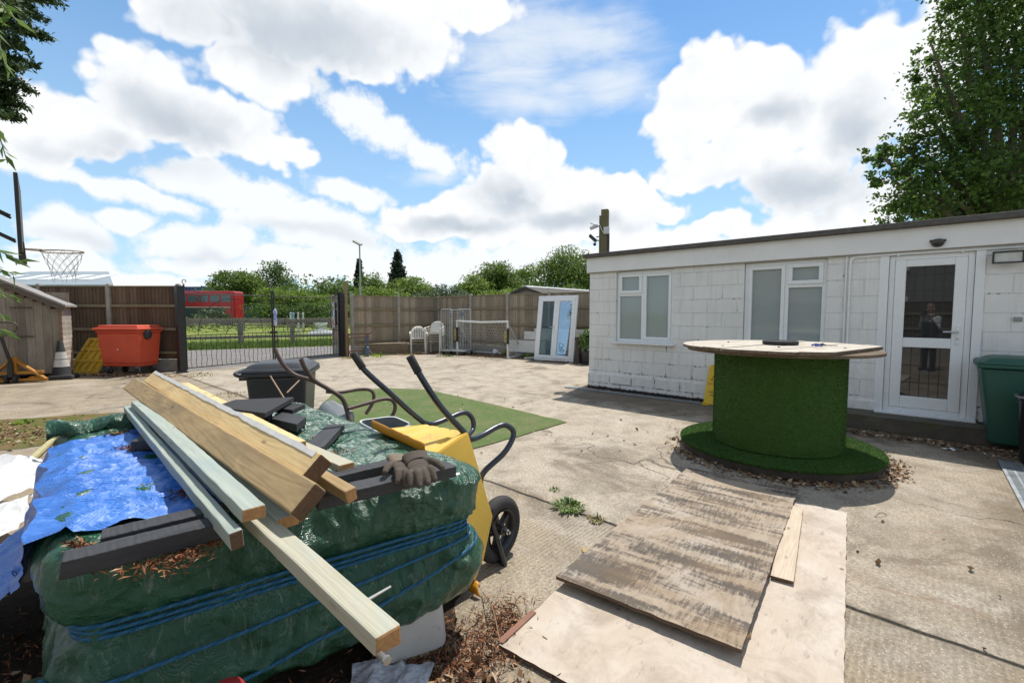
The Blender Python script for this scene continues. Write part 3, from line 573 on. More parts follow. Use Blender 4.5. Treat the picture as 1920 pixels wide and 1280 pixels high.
def gate(loc,rz,W_,lab,flip):
    th=thing('gate_leaf',lab,'gate',loc,rz); s=-1 if flip else 1
    def X(x): return W_-x if flip else x            # x measured from the hinge side
    zm=.93
    m=MB(); m.tube([(X(.02),0,.06),(X(.02),0,2.22)],.021,8); m.tube([(X(W_-.025),0,.03),(X(W_-.025),0,2.14)],.022,8)
    for z in (.10,zm,2.0): m.tube([(X(.02),0,z),(X(W_-.025),0,z)],.013,6)
    m.build('frame',ironm,th,smooth=True)
    n=int(W_/.118)
    for k in range(1,n):
        xx=X(W_*k/n); m=MB()
        pts=[(xx+.010*sin(j*1.35+k),0,.10+(zm-.10)*j/12) for j in range(13)]
        m.tube(pts,.0065,5); m.build('bar',ironm,th)
    m=MB(); cx=W_/2
    for r in (.16,.86):
        m.tube([(X(cx+r*cos(pi*k/24)),0,zm+r*sin(pi*k/24)*(1 if r<.5 else 1.12)) for k in range(25)],.008,6)
    for k in range(1,14):
        a=pi*k/14; r0,r1=.16,.86*(.97 if k%2 else .74); wob=.012
        m.tube([(X(cx+(r0+(r1-r0)*j/6)*cos(a)+wob*sin(j)),0,zm+(r0+(r1-r0)*j/6)*sin(a)*1.12) for j in range(7)],.006,5)
    m.build('sunburst',ironm,th,smooth=True)
    m=MB()
    for (c,r,a0,dn) in (((X(.2),1.78),.13,0,1),((X(.42),1.84),.10,pi,-1),((X(W_-.22),1.78),.13,pi,-1),((X(W_-.45),1.84),.10,0,1),((X(.14),1.12),.10,pi/2,1),((X(W_-.15),1.1),.10,pi/2,-1),((X(.15),1.36),.08,-pi/2,-1),((X(W_-.16),1.34),.09,-pi/2,1)):
        scroll(m,c,r,1.25,a0,dn*s)
    m.tube([(X(.02+.55*t),0,2.2-.2*t**.5) for t in [i/10 for i in range(11)]],.007,5)
    scroll(m,(X(.05),2.30),.075,.95,pi*1.5,-s if not flip else -s,0,.009); scroll(m,(X(.12),2.10),.06,1.1,pi/2,s)
    m.build('scrolls',ironm,th,smooth=True)
    return th
hw=GLEN/2-.02
g1=gate(GL+gd*.02,gang,hw,'left wrought iron gate leaf with sunburst bars and curled hinge top',False)
g2=gate(GL+gd*(GLEN/2+.01),gang,hw,'right wrought iron gate leaf with sunburst bars next to the grey fence',True)
m=MB()
for s in (1,-1):
    m.tube(bez([(hw-.025,0,2.12),(hw-.025+s*.05,0,2.2),(hw-.025+s*.085,0,2.28),(hw-.025+s*.05,0,2.33),(hw-.025+s*.012,0,2.285)],5),.009,6)
    scroll(m,(hw-.025+s*.06,2.11),.045,1.1,pi/2,s)
m.build('heart_finial',ironm,g1,smooth=True)
m=MB(); m.box((hw,-.02,.93),(.2,.05,.07)); m.tube(bez([(hw+.06,-.03,.86),(hw+.12,-.03,.74),(hw+.06,-.03,.62),(hw+.16,-.03,.70)],5),.012,6); m.build('lock',ironm,g1)
m=MB(); m.lathe([(.02,0),(.045,.04),(.05,.16),(.04,.3),(.06,.42),(.03,.5),(.01,.52)],10,(hw+.03,-.07,1.12)); lk=m.build('lettering_bag',simple('white and blue plastic bag',(.75,.76,.78),(.12,.2,.5),rough=.4,scale=14,bumps=.4,bscale=30),None,smooth=True)
lk.name='hanging_bag'; lk.matrix_world=Matrix.Translation(GL+gd*.02)@Matrix.Rotation(gang,4,'Z'); tag(lk,'small white and blue plastic bag hanging where the two gate leaves meet','bag')
# painted board behind the right post: plain yellow, blue, red and white shapes
m=MB(); dq=(gb_-ga).normalized(); 
pb=thing('painted_board','small painted board with yellow blue and red shapes beside gate post','board',(ga+gb_)/2+Vector((dq.y,-dq.x,0))*-.09+Vector((0,0,1.45)),atan2(dq.y,dq.x))
m.box((0,0,0),(.6,.02,.9)); m.build('backing',simple('faded white paint',(.55,.55,.54),rough=.6),pb)
for (x,z,w,h,c) in ((-.1,.25,.2,.25,(.65,.5,.06)),(.15,.12,.22,.4,(.06,.13,.42)),(.05,-.28,.3,.25,(.5,.08,.08)),(-.2,-.1,.12,.3,(.75,.75,.74))):
    for s in (1,-1):
        m=MB(); m.lathe([(w/2,0),(w/2,.006),(.001,.006)],18,(x,s*.0125,z),Matrix.Rotation(radians(-90*s),3,'X')@Matrix.Diagonal(Vector((1,h/w,1)))); m.build('shape',simple('paint %.2f %.2f'%(c[0],c[2]),c,rough=.5),pb)
m=MB(); m.box((0,0,1.3),(.1,.08,2.6)); wp=m.build('timber_post',wood('bare post wood',(.34,.25,.15),(.2,.14,.08)),bevel=.006); wp.location=GR+gd*.27+Vector((.02,-.04,0)); wp.rotation_euler=(0,0,gang); tag(wp,'tall bare timber post standing right beside the black gate post','post')

# ------------------------------------------------------------------ field beyond the gate
ranch=wood('grey field rail',(.33,.29,.23),(.17,.15,.12),rough=.9,knots=False)
def railfence(label,a,c,n,h,rails,rw=.09):
    th=thing('rail_fence',label,'fence',a); d=c-a
    for i in range(n+1):
        m=MB(); p=d*(i/n); m.tube([p+Vector((0,0,-.05)),p+Vector((0,0,h))],rw,8); m.build('post',ranch,th)
    for z in rails:
        m=MB(); m.box((0,0,0),(d.length+.2,.07,.17 if z>.8 else .13)); r=m.build('rail',ranch,th); r.location=d/2+Vector((0,0,z)); r.rotation_euler=(0,0,atan2(d.y,d.x))
pa=at(452,646); pb_=at(549,643); dd_=(pb_-pa); 
railfence('weathered post and rail fence just across the lane from the gate',pa-dd_*3,pa+dd_*4,7,1.2,(.36,1.1),.12)
railfence('far thin rail fence in the field in front of the red bus',Vector((-40,36,0)),Vector((8,44,0)),14,1.15,(.5,1.0),.07)
for px,col,lab in ((546,(.55,.7,.62),'pale green post standing in the field, leftmost of the coloured posts'),(551,(.3,.42,.65),'pale blue post standing in the field beside the pale green one'),(560,(.6,.6,.58),'white post in the field to the right of the pale blue one'),(569,(.58,.57,.55),'white post in the field, rightmost of the coloured posts')):
    p=atd(px,626,34); p.z=0; m=MB(); m.tube([(0,0,0),(0,0,1.5)],.075,8); m.lathe([(.08,0),(.06,.05),(.001,.07)],10,(0,0,1.5)); o=m.build('field_post',simple('post paint %.2f'%col[0],col,rough=.6)); o.location=p; tag(o,lab,'post')
# upturned white trough / dinghy lying in the grass
m=MB(); m.lathe([(.05,.32),(.6,.3),(.85,.2),(.95,.05),(.97,0)],20,(0,0,0),Matrix.Diagonal(Vector((1.3,.55,1)))); o=m.build('plastic_trough',simple('white plastic hull',(.75,.76,.76),rough=.4),smooth=True); o.location=at(590,629)+Vector((0,2,0)); o.rotation_euler=(0,0,.3); tag(o,'upturned white plastic trough lying in the field grass','trough')
m=MB(); m.ball((0,0,.55),.45,10,(1.3,.7,.9)); m.box((0,0,.12),(.9,.5,.24)); o=m.build('white_tank',simple('white tank',(.78,.78,.76),rough=.5),smooth=True); p=atd(602,622,40); o.location=(p.x,40,0); tag(o,'rounded white tank beyond the far rail fence','tank')
# red double-decker
busred=simple('bus red',(.42,.022,.028),(.36,.02,.025),rough=.3,scale=2,bumps=0); busglass=M_('bus glass',lambda t,bs:(setattr(bs.inputs['Base Color'],'default_value',(.10,.13,.15,1)),setattr(bs.inputs['Roughness'],'default_value',.08)))
busdark=simple('dark green bus panel',(.02,.05,.045),(.03,.06,.05),rough=.4,bumps=0); YB=58; bx0=atd(326,560,YB).x; bx1=atd(437,560,YB).x; BL=bx1-bx0
bus=thing('double_decker_bus','red double-decker bus parked beyond the field rail fence','bus',((bx0+bx1)/2,YB+1.2,0),.03)
m=MB(); m.box((0,0,2.3),(BL,2.4,4.0)); m.build('body',busred,bus,bevel=.22,seg=4)
m=MB(); m.box((0,0,4.24),(BL-.3,2.1,.1)); m.build('roof',simple('bus roof cream',(.62,.5,.46),rough=.4),bus,bevel=.04)
m=MB(); m.box((-.2,-1.21,2.25),(BL-.5,.03,.10)); m.build('cream_band',simple('bus band',(.6,.5,.42),rough=.4),bus)
for k in range(5):
    w=(BL-.6)/5; m=MB(); m.box((-BL/2+.3+w*(k+.5),-1.205,3.35),(w*.86,.05,.85)); m.build('window',busglass,bus,bevel=.03)
    m=MB(); m.box((-BL/2+.1+w*(k+.5)*.9,-1.205,1.35),(w*.87,.05,1.7)); m.build('window',busdark,bus,bevel=.03)
for xx in (-BL*.32,BL*.3):
    m=MB(); m.lathe([(.25,-.14),(.48,-.14),(.5,-.1),(.5,.1),(.48,.14),(.25,.14)],20,(xx,-1.1,.5),Matrix.Rotation(pi/2,3,'X')); m.build('wheel',blackp,bus)
# blue shed and grey warehouse
bm_=M_('blue cladding',lambda t,bs:(t.put(bs.inputs['Base Color'],t.mix(t.noise(t.coord('Object'),2,3),(.055,.10,.27,1),(.075,.13,.31,1))),setattr(bs.inputs['Roughness'],'default_value',.45)))
def ribbed(m,x0,x1,y,z0,z1,p,d):
    n=int((x1-x0)/p)
    for i in range(n): m.box((x0+(i+.5)*(x1-x0)/n,y,(z0+z1)/2),((x1-x0)/n*.5,d,z1-z0))
YB=75; x0=atd(300,560,YB).x; x1=atd(446,560,YB).x; zt=atd(400,539,YB).z
bt=thing('blue_shed','blue corrugated metal shed behind the red bus','shed',(x0,YB,0)); L=x1-x0
m=MB(); m.box((L/2,4,zt/2),(L,8,zt)); ribbed(m,0,L,-.03,0,zt,.45,.1); m.build('wall',bm_,bt)
m=MB(); m.box((L/2,4,zt+.07),(L+.2,8.3,.14)); m.build('roof',simple('blue roof trim',(.10,.14,.30),rough=.5),bt)
YB=50; x0=-62; x1=atd(216,520,YB).x; ze=atd(120,534,YB).z; zr=atd(120,509,YB+9).z
wh=thing('warehouse','long grey metal-roofed warehouse with white skylights beyond the fence','building',(x0,YB,0)); L=x1-x0
m=MB(); m.prism([(0,.2),(L-.6,.2),(L-9,8.8),(0,8.8)],0,ze-.4); m.build('wall',simple('dark cladding',(.05,.055,.06),rough=.6,scale=3),wh)
m=MB(); m.add([(0,-.3,ze),(L,-.3,ze),(L-8.6,9,zr),(0,9,zr),(0,-.3,ze-.5),(L,-.3,ze-.5),(0,9,ze-.5),(L-8.6,9,ze-.5)],[(0,1,2,3),(4,5,1,0),(3,2,7,6),(1,5,7,2),(0,3,6,4)])
rf=m.build('roof',simple('grey metal roof',(.27,.31,.32),(.31,.35,.36),rough=.45,scale=.4,bumps=0),wh)
sl_=(zr-ze)/9.3
for px in (60,100,138,177,8,-40):
    xx=atd(px,520,YB+4).x-x0-.9; m=MB(); a,c=2.6,6.2
    m.add([(xx,a,ze+sl_*(a+.3)+.06),(xx+1.7,a,ze+sl_*(a+.3)+.06),(xx+1.7,c,ze+sl_*(c+.3)+.06),(xx,c,ze+sl_*(c+.3)+.06)],[(0,1,2,3)]); m.build('skylight',simple('skylight sheet',(.8,.82,.82),rough=.4,bumps=0),rf,thick=.04)
# lamp post
p=atd(677,600,40); lp=thing('lamp_post','tall grey lamp post rising above the grey fence','lamp post',(p.x,40,0)); ztop=atd(677,458,40).z
m=MB(); m.tube([(0,0,0),(0,0,1.5),(0,0,1.52),(0,0,ztop)],[.11,.11,.075,.06],10); m.build('pole',simple('galvanised steel',(.30,.31,.32),(.38,.39,.4),rough=.5,metal=.5),lp,smooth=True)
m=MB(); m.box((0,0,0),(.75,.5,.14)); h=m.build('lamp_head',simple('lamp housing',(.28,.27,.24),rough=.5),lp,bevel=.03); h.location=(-.18,0,ztop+.12); h.rotation_euler=(.25,.5,0)
m=MB(); m.tube([(0,0,ztop-.1),(-.05,0,ztop+.1)],.05,8); m.build('bracket',simple('lamp housing',(.28,.27,.24)),lp)
# felt-roofed shed behind the back fence
apx=Vector((.48,17.4,0)); rdv=Vector((.66,.75,0)); nv=Vector((rdv.y,-rdv.x,0))
sh=thing('garden_shed','low shed with dark corrugated roof and white ridge behind the long fence','shed',apx,atan2(rdv.y,rdv.x))
m=MB(); L=4.4; hw_=1.25; ze=2.06; zr=2.46
m.add([(0.1,-hw_,0),(0.1,hw_,0),(0.1,hw_,ze),(0.1,0,zr),(0.1,-hw_,ze),(L,-hw_,0),(L,hw_,0),(L,hw_,ze),(L,0,zr),(L,-hw_,ze)],[(0,4,3,2,1),(5,6,7,8,9),(0,5,9,4),(1,2,7,6)]); m.build('wall',simple('grey boarding',(.22,.20,.18),(.3,.28,.25),rough=.9,scale=3,stretch=(1,1,14)),sh)
m=MB(); N=46
for s in (1,-1):
    m.grid(N,2,lambda u,v:(u*L,s*(v*(hw_+.16)),zr+.03-(zr-ze)/hw_*(v*(hw_+.16))+.022*(1 if int(u*(N-1))%2 else 0)))
m.build('roof',simple('bitumen sheet',(.075,.068,.06),(.13,.12,.10),rough=.9,scale=5,bumps=.3),sh,thick=.02)
m=MB(); m.hull8([(-.02,-.14,zr+.035),(L,-.14,zr+.035),(L,.14,zr+.035),(-.02,.14,zr+.035),(-.02,-.10,zr+.085),(L,-.10,zr+.085),(L,.10,zr+.085),(-.02,.10,zr+.085)]); m.build('ridge_cap',simple('white ridge',(.8,.8,.78),rough=.5),sh)
m=MB()
for s in (1,-1): m.bar((-.03,0,zr+.01),(-.03,s*(hw_+.2),ze-.04),.03,.09)
m.build('bargeboard',simple('dark bargeboard',(.06,.055,.05),rough=.8),sh)

# ------------------------------------------------------------------ post with camera and floodlight behind the building corner
cp=Vector((2.0,9.97,0)); ct=3.72
po=thing('camera_post','greenish timber post carrying a camera and floodlight behind the roof corner','post',cp,radians(-20))
gm=wood('greenish post wood',(.20,.17,.085),(.12,.105,.055),rough=.9,knots=False)
m=MB(); m.box((.01,0,ct/2),(.15,.17,ct)); o_=m.build('post_timber',gm,po,bevel=.008)
m=MB(); m.box((-.085,-.01,(ct-.12)/2),(.036,.15,ct-.14)); m.build('side_batten',gm,po)
m=MB(); m.tube([(-.1,-.05,3.38),(-.19,-.06,3.37)],.012,6); m.build('camera_arm',upvc,po)
m=MB(); m.tube([(-.14,-.07,3.385),(-.29,-.11,3.32)],[.04,.036],12); m.box((-.2,-.085,3.40),(.2,.075,.012),Matrix.Rotation(.4,3,'Y')); m.build('camera_body',simple('white camera shell',(.62,.62,.6),rough=.4),po,smooth=True)
m=MB(); m.box((.06,-.115,3.26),(.12,.06,.15)); m.build('junction_box',simple('white box',(.68,.68,.66),rough=.5),po,bevel=.01)
m=MB(); m.box((0,0,0),(.2,.16,.06)); f_=m.build('floodlight',blackp,po,bevel=.012); f_.location=(-.24,-.05,3.12); f_.rotation_euler=(0,.75,.15)
m=MB(); m.tube([(-.1,-.03,3.16),(-.17,-.04,3.14)],.012,6); m.tube([(-.1,-.03,3.07),(-.17,-.04,3.07)],.012,6); m.ball((-.2,-.05,2.99),.035,8); m.build('floodlight_bracket',blackp,po)
m=MB(); m.tube(bez([(-.1,-.09,3.42),(-.05,-.1,3.3),(.0,-.1,3.22),(.04,-.1,3.2)],5),.006,5); m.build('cable',upvc,po)
m=MB(); m.tube([(.09,-.07,0),(.09,-.07,3.2)],.03,8); m.build('black_duct',blackp,po)

# ------------------------------------------------------------------ along the left fence
fang=atan2(FD.y,FD.x)
orangep=simple('orange bin plastic',(.62,.075,.025),(.50,.06,.025),rough=.5,scale=2.5,bumps=.12,bscale=40,dirt=((.42,.11,.07),5,.62))
orangelid=simple('orange lid plastic',(.66,.10,.045),(.58,.085,.04),rough=.5,scale=3,bumps=.1)
rub=simple('black rubber',(.02,.02,.02),(.035,.033,.032),rough=.8,scale=20,bumps=.3)
bn=thing('wheeled_bin','big orange four-wheeled rubbish bin with a flat lid against the fence','bin',(at(233,702).x,11.30,0),-.04); bn.scale=(.86,.9,1)
m=MB(); w,dp=1.18,.72
def taper(m,z0,z1,w0,d0,w1,d1,c=(0,0)):
    m.hull8([(c[0]-w0/2,c[1]-d0/2,z0),(c[0]+w0/2,c[1]-d0/2,z0),(c[0]+w0/2,c[1]+d0/2,z0),(c[0]-w0/2,c[1]+d0/2,z0),(c[0]-w1/2,c[1]-d1/2,z1),(c[0]+w1/2,c[1]-d1/2,z1),(c[0]+w1/2,c[1]+d1/2,z1),(c[0]-w1/2,c[1]+d1/2,z1)])
taper(m,.2,.27,1.06,.60,1.10,.64); taper(m,.27,1.02,1.10,.64,1.22,.76); taper(m,1.02,1.09,1.26,.82,1.26,.82)
m.build('body',orangep,bn,bevel=.035,seg=3)
m=MB(); taper(m,1.095,1.15,1.32,.88,1.30,.86); taper(m,1.15,1.21,1.2,.78,1.14,.72); m.box((0,-.455,1.12),(1.32,.04,.05)); m.build('lid',orangelid,bn,bevel=.02,seg=3)
m=MB(); m.lathe([(.12,-.03),(.125,0),(.11,.04),(.05,.05),(.001,.05)],18,(.62,-.1,.98),Matrix.Rotation(pi/2,3,'Y')); m.build('lifting_boss',blackp,bn)
for x in (-.42,.42):
    for y in (-.24,.24):
        m=MB(); m.lathe([(.04,-.03),(.085,-.028),(.09,0),(.085,.028),(.04,.03)],16,(x,y,.09),Matrix.Rotation(pi/2,3,'Y')); m.build('wheel',rub,bn)
        m=MB(); m.box((x,y,.17),(.09,.09,.06)); m.box((x-.045,y,.12),(.008,.05,.1)); m.box((x+.045,y,.12),(.008,.05,.1)); m.build('castor_fork',simple('dull steel',(.2,.2,.2),metal=.7,rough=.5),bn)
m=MB(); m.prism([(-.05,-.03),(.05,-.045),(.03,.05)],0,.003); s_=m.build('sticker',simple('white sticker',(.6,.58,.55)),bn); s_.rotation_euler=(pi/2-.03,0,0); s_.location=(-.03,-.362,.63); s_.scale=(.6,.6,1)
# wooden shed
grayw=boardmat('old shed boards',(.20,.165,.125),(.31,.265,.21),(.13,.105,.085),.6)
sw=FD; spt=at(121,709); fang=.6; sv=Vector((-FD.y,FD.x,0)); so2=Vector((spt.x,spt.y,0))
shed=thing('wooden_shed','old grey wooden shed with clapboard side beside the orange bin','shed',so2,fang)
W2=2.7; D2=.9; HE=1.68; HR=2.42
m=MB(); x=0
while x>-W2: 
    bw=random.uniform(.13,.16); top=HE+min(-x-bw/2, W2+x+bw/2)/ (W2/2)*(HR-HE)*1.0-.05
    m.box((x-bw/2,0,(top+.1)/2+.02),(bw*.97,.022,top-.12)); x-=bw
m.build('front_boards',grayw,shed)
m=MB(); m.box((-1.42,-.03,.88),(.045,.025,1.42)); m.box((-.75,-.03,.88),(.012,.006,1.5))
m.build('door_edge',grayw,shed)
m=MB()
for z in (.22,.98,1.62): m.box((-.62,-.025,z),(.34,.012,.035))
m.build('hinge',simple('rusty hinge',(.10,.085,.06),rough=.8),shed)
m=MB(); n=13
for k in range(n):
    z=.12+(HE-.14)*k/n; m.box((.012,D2/2,z+(HE-.14)/n/2),(.016,D2,(HE-.14)/n*1.1),Matrix.Rotation(.10,3,'Y'))
sidem=simple('pale clapboard',(.42,.37,.31),(.52,.47,.41),rough=.8,scale=4,bumps=.4,island=.2); m.build('clapboard_side',sidem,shed)
m=MB(); m.box((-.01,-.012,.86),(.05,.04,1.6)); m.build('corner_post',wood('shed corner',(.28,.18,.11),(.17,.10,.06)),shed)
m=MB(); m.box((-W2/2,D2-.02,1.0),(W2,.03,2.0)); m.box((-W2,D2/2,.8),(.03,D2,1.6)); m.build('back_wall',grayw,shed)
m=MB(); ov=.12; sl2=(HR-HE)/(W2/2)
for s,xe in ((1,ov),(-1,-W2-ov)):
    m.hull8([(-W2/2,-.16,HR+.03),(xe,-.16,HE-sl2*ov+.03),(xe,D2+.1,HE-sl2*ov+.03),(-W2/2,D2+.1,HR+.03),(-W2/2,-.16,HR+.075),(xe,-.16,HE-sl2*ov+.075),(xe,D2+.1,HE-sl2*ov+.075),(-W2/2,D2+.1,HR+.075)])
m.build('roof',simple('grey roof felt edge',(.23,.21,.20),(.33,.31,.29),rough=.9,scale=7,bumps=.4),shed)
m=MB()
for s,xe in ((1,ov-.03),(-1,-W2-ov+.03)): m.bar((-W2/2,-.14,HR-.02),(xe,-.14,HE-sl2*ov-.02),.025,.11)
m.build('bargeboard',wood('shed barge',(.16,.12,.09),(.09,.07,.055)),shed)
# traffic cone
cn=thing('traffic_cone','black and white traffic cone on a square base by the shed corner','cone',at(117,710),.5)
whitecone=simple('grubby reflective white',(.62,.60,.56),(.48,.46,.42),rough=.45,scale=9,dirt=((.25,.23,.2),6,.58))
m=MB(); taper(m,0,.10,.50,.50,.46,.46); m.build('base',rub,cn,bevel=.03)
m=MB(); m.lathe([(.185,.10),(.165,.13),(.145,.28),(.142,.285)],24); m.lathe([(.083,.62),(.08,.625),(.047,.86),(.035,.875),(.001,.876)],24); m.build('cone_body',rub,cn,smooth=True)
m=MB(); m.lathe([(.143,.285),(.113,.45)],24,cap=False); m.lathe([(.113,.46),(.083,.62)],24,cap=False); m.build('white_sleeve',whitecone,cn,smooth=True)
m=MB(); m.lathe([(.114,.448),(.1135,.463)],24,cap=False); m.build('sleeve_seam',rub,cn)
# yellow folding barrier panel leaning on the fence
yel=simple('yellow plastic',(.72,.47,.03),(.58,.37,.03),rough=.45,scale=4,dirt=((.22,.16,.04),6,.6))
yb=thing('barrier_panel','yellow plastic barrier panel leaning between the cone and orange bin','barrier',at(150,700)+Vector((0,.1,0)),0)
def barR(m,a,c,w,h): m.bar(a,c,w,h)
m=MB(); hx=.36
for x in (-hx,hx): m.bar((x-.0,-.05,.0),(x+.30,.30,.86),.10,.06)
for f in (.03,.35,.68,.97): m.bar((-hx+.30*f,-.05+.35*f,.86*f),(hx+.30*f,-.05+.35*f,.86*f),.05,.07)
for k in range(1,4): m.bar((-hx+.18*k,-.05,.02),(-hx+.18*k+.30,.30,.84),.03,.04)
m.hull8([(-hx,-.03,0),(hx,-.03,0),(hx,-.015,0),(-hx,-.015,0),(-hx+.28,.30,.80),(hx+.28,.30,.80),(hx+.28,.315,.80),(-hx+.28,.315,.80)]); m.build('frame',yel,yb,bevel=.01)
m=MB(); m.hull8([(-.05+.22,.19,.60),(.30+.22,.19,.60),(.30+.22,.21,.60),(-.05+.22,.21,.60),(-.05+.29,.275,.82),(.30+.29,.275,.82),(.30+.29,.295,.82),(-.05+.29,.295,.82)]); m.build('reflective_plate',simple('red reflective',(.35,.03,.02),rough=.4),yb)
m=MB()
for f in (.12,.62): m.box((-hx+.30*f-.0,-.085+.35*f,.86*f),(.07,.02,.05))
m.build('clip',blackp,yb)
# pallet truck
pt=thing('pallet_truck','orange-yellow pallet truck with a dark tiller handle in front of the shed','pallet truck',Vector((-10.75,9.75,0)),.4)
oy=simple('orange yellow paint',(.48,.20,.015),(.36,.15,.015),rough=.5,scale=6,dirt=((.12,.07,.03),7,.6))
m=MB()
m.bar((.02,0,.52),(.55,-.05,.06),.09,.05); m.bar((.02,0,.52),(-.5,.05,.06),.09,.05); m.bar((-.5,-.02,.22),(.5,-.02,.22),.08,.06); m.bar((0,0,.2),(0,0,.56),.16,.12); m.bar((-.5,.02,.05),(.55,-.02,.05),.12,.05)
m.bar((.26,.1,.08),(.26,1.1,.07),.15,.05); m.bar((-.26,.1,.08),(-.26,1.1,.07),.15,.05); m.build('chassis',oy,pt,bevel=.008)
m=MB(); m.tube([(0,-.06,.40),(-.10,-.14,1.06)],.03,10); m.build('tiller',blackpaint,pt,smooth=True)
m=MB(); m.tube(bez([(-.1,-.14,1.0),(.12,-.16,1.10),(.19,-.17,1.20),(.15,-.18,1.29),(.0,-.18,1.31),(-.24,-.18,1.30),(-.34,-.17,1.22),(-.1,-.14,1.0)],6),.02,8); m.build('handle_loop',simple('worn handle',(.10,.07,.055),rough=.6),pt,smooth=True)
for x in (-.07,.07):
    m=MB(); m.lathe([(.03,-.025),(.09,-.025),(.09,.025),(.03,.025)],16,(x,-.06,.09),Matrix.Rotation(pi/2,3,'Y')); m.build('wheel',rub,pt)
m=MB(); m.lathe([(.05,0),(.05,.3),(.03,.31),(.03,.4)],14,(0,-.1,.14)); m.build('hydraulic_pump',blackpaint,pt,smooth=True)
# basketball hoop
YH=6.6; hc=atd(117,472,YH); hp=thing('basketball_hoop','portable basketball hoop with dark backboard seen edge-on and a frayed net','basketball hoop',(hc.x,YH,0),.80)
H0=hc.z; bx=-.43
m=MB(); m.add([(0,0,0),(0,1.0,0),(0,1.0,.66),(0,0,.66)],[]) if False else None
bt_=atd(33,352,YH).z; bb_=atd(45,497,YH).z
m.hull8([(bx+.01,-.62,bb_+.12),(bx+.05,-.62,bb_+.12),(bx+.05,.62,bb_+.12),(bx+.01,.62,bb_+.12),(bx+.01,-.62,bt_),(bx+.05,-.62,bt_),(bx+.05,.62,bt_),(bx+.01,.62,bt_)])
m.build('backboard',simple('dark backboard',(.014,.011,.010),(.035,.02,.014),rough=.5,scale=6),hp,bevel=.006)
m=MB(); m.hull8([(bx+.0,-.12,bb_-.01),(bx+.075,-.12,bb_-.01),(bx+.075,.12,bb_-.01),(bx+.0,.12,bb_-.01),(bx+.0,-.12,H0+.09),(bx+.06,-.12,H0+.09),(bx+.06,.12,H0+.09),(bx+.0,.12,H0+.09)]); m.build('rim_bracket',simple('bracket',(.05,.03,.025),rough=.5),hp)
m=MB(); R_=.225
m.tube([(R_*cos(2*pi*k/40),R_*sin(2*pi*k/40),.012*cos(2*pi*k/40)) for k in range(40)],.010,6,closed=True); m.tube([(bx+.06,-.06,.0),(-R_*.9,-.1,0)],.009,6); m.tube([(bx+.06,.06,0),(-R_*.9,.1,0)],.009,6)
r_=m.build('rim',simple('rusted rim',(.30,.20,.13),(.42,.36,.28),rough=.7,scale=20),hp,smooth=True); r_.location=(0,0,H0)
m=MB(); NL=12
def npnt(k,l): 
    rad=[.222,.205,.182,.155,.135,.128][l]; a=2*pi*(k+.5*l)/NL; return Vector((rad*cos(a),rad*sin(a),-.072*l+ (.012*random.random() if l else 0)))
NPT=[[npnt(k,l) for k in range(NL)] for l in range(6)]
for l in range(5):
    for k in range(NL):
        a=NPT[l][k]; 
        for c in (NPT[l+1][k],NPT[l+1][k-1]): m.tube([a,(a+c)/2+Vector((0,0,-.003)),c],.0028,4)
for k in range(0,NL,2): m.tube([NPT[5][k],NPT[5][k]+Vector((random.uniform(-.02,.02),random.uniform(-.02,.02),-.09))],.0025,4)
n_=m.build('net',simple('net cord',(.55,.53,.48),rough=.9,bumps=0),hp); n_.location=(0,0,H0)
m=MB(); px0=-1.35
for y in (-.12,.12):
    m.tube([(bx-.02,y,H0+.10),(px0,y*.4,H0+.62)],.016,8); m.tube([(bx-.05,y,H0+.42),(px0,y*.4,H0+.92)],.016,8)
m.build('support_arm',blackpaint,hp,smooth=True)
m=MB(); m.tube([(px0,0,.1),(px0,0,H0+1.0)],.045,10); m.build('pole',blackpaint,hp,smooth=True)
m=MB(); m.box((px0-.1,0,.09),(1.0,.6,.18)); m.build('base',blackp,hp,bevel=.05)

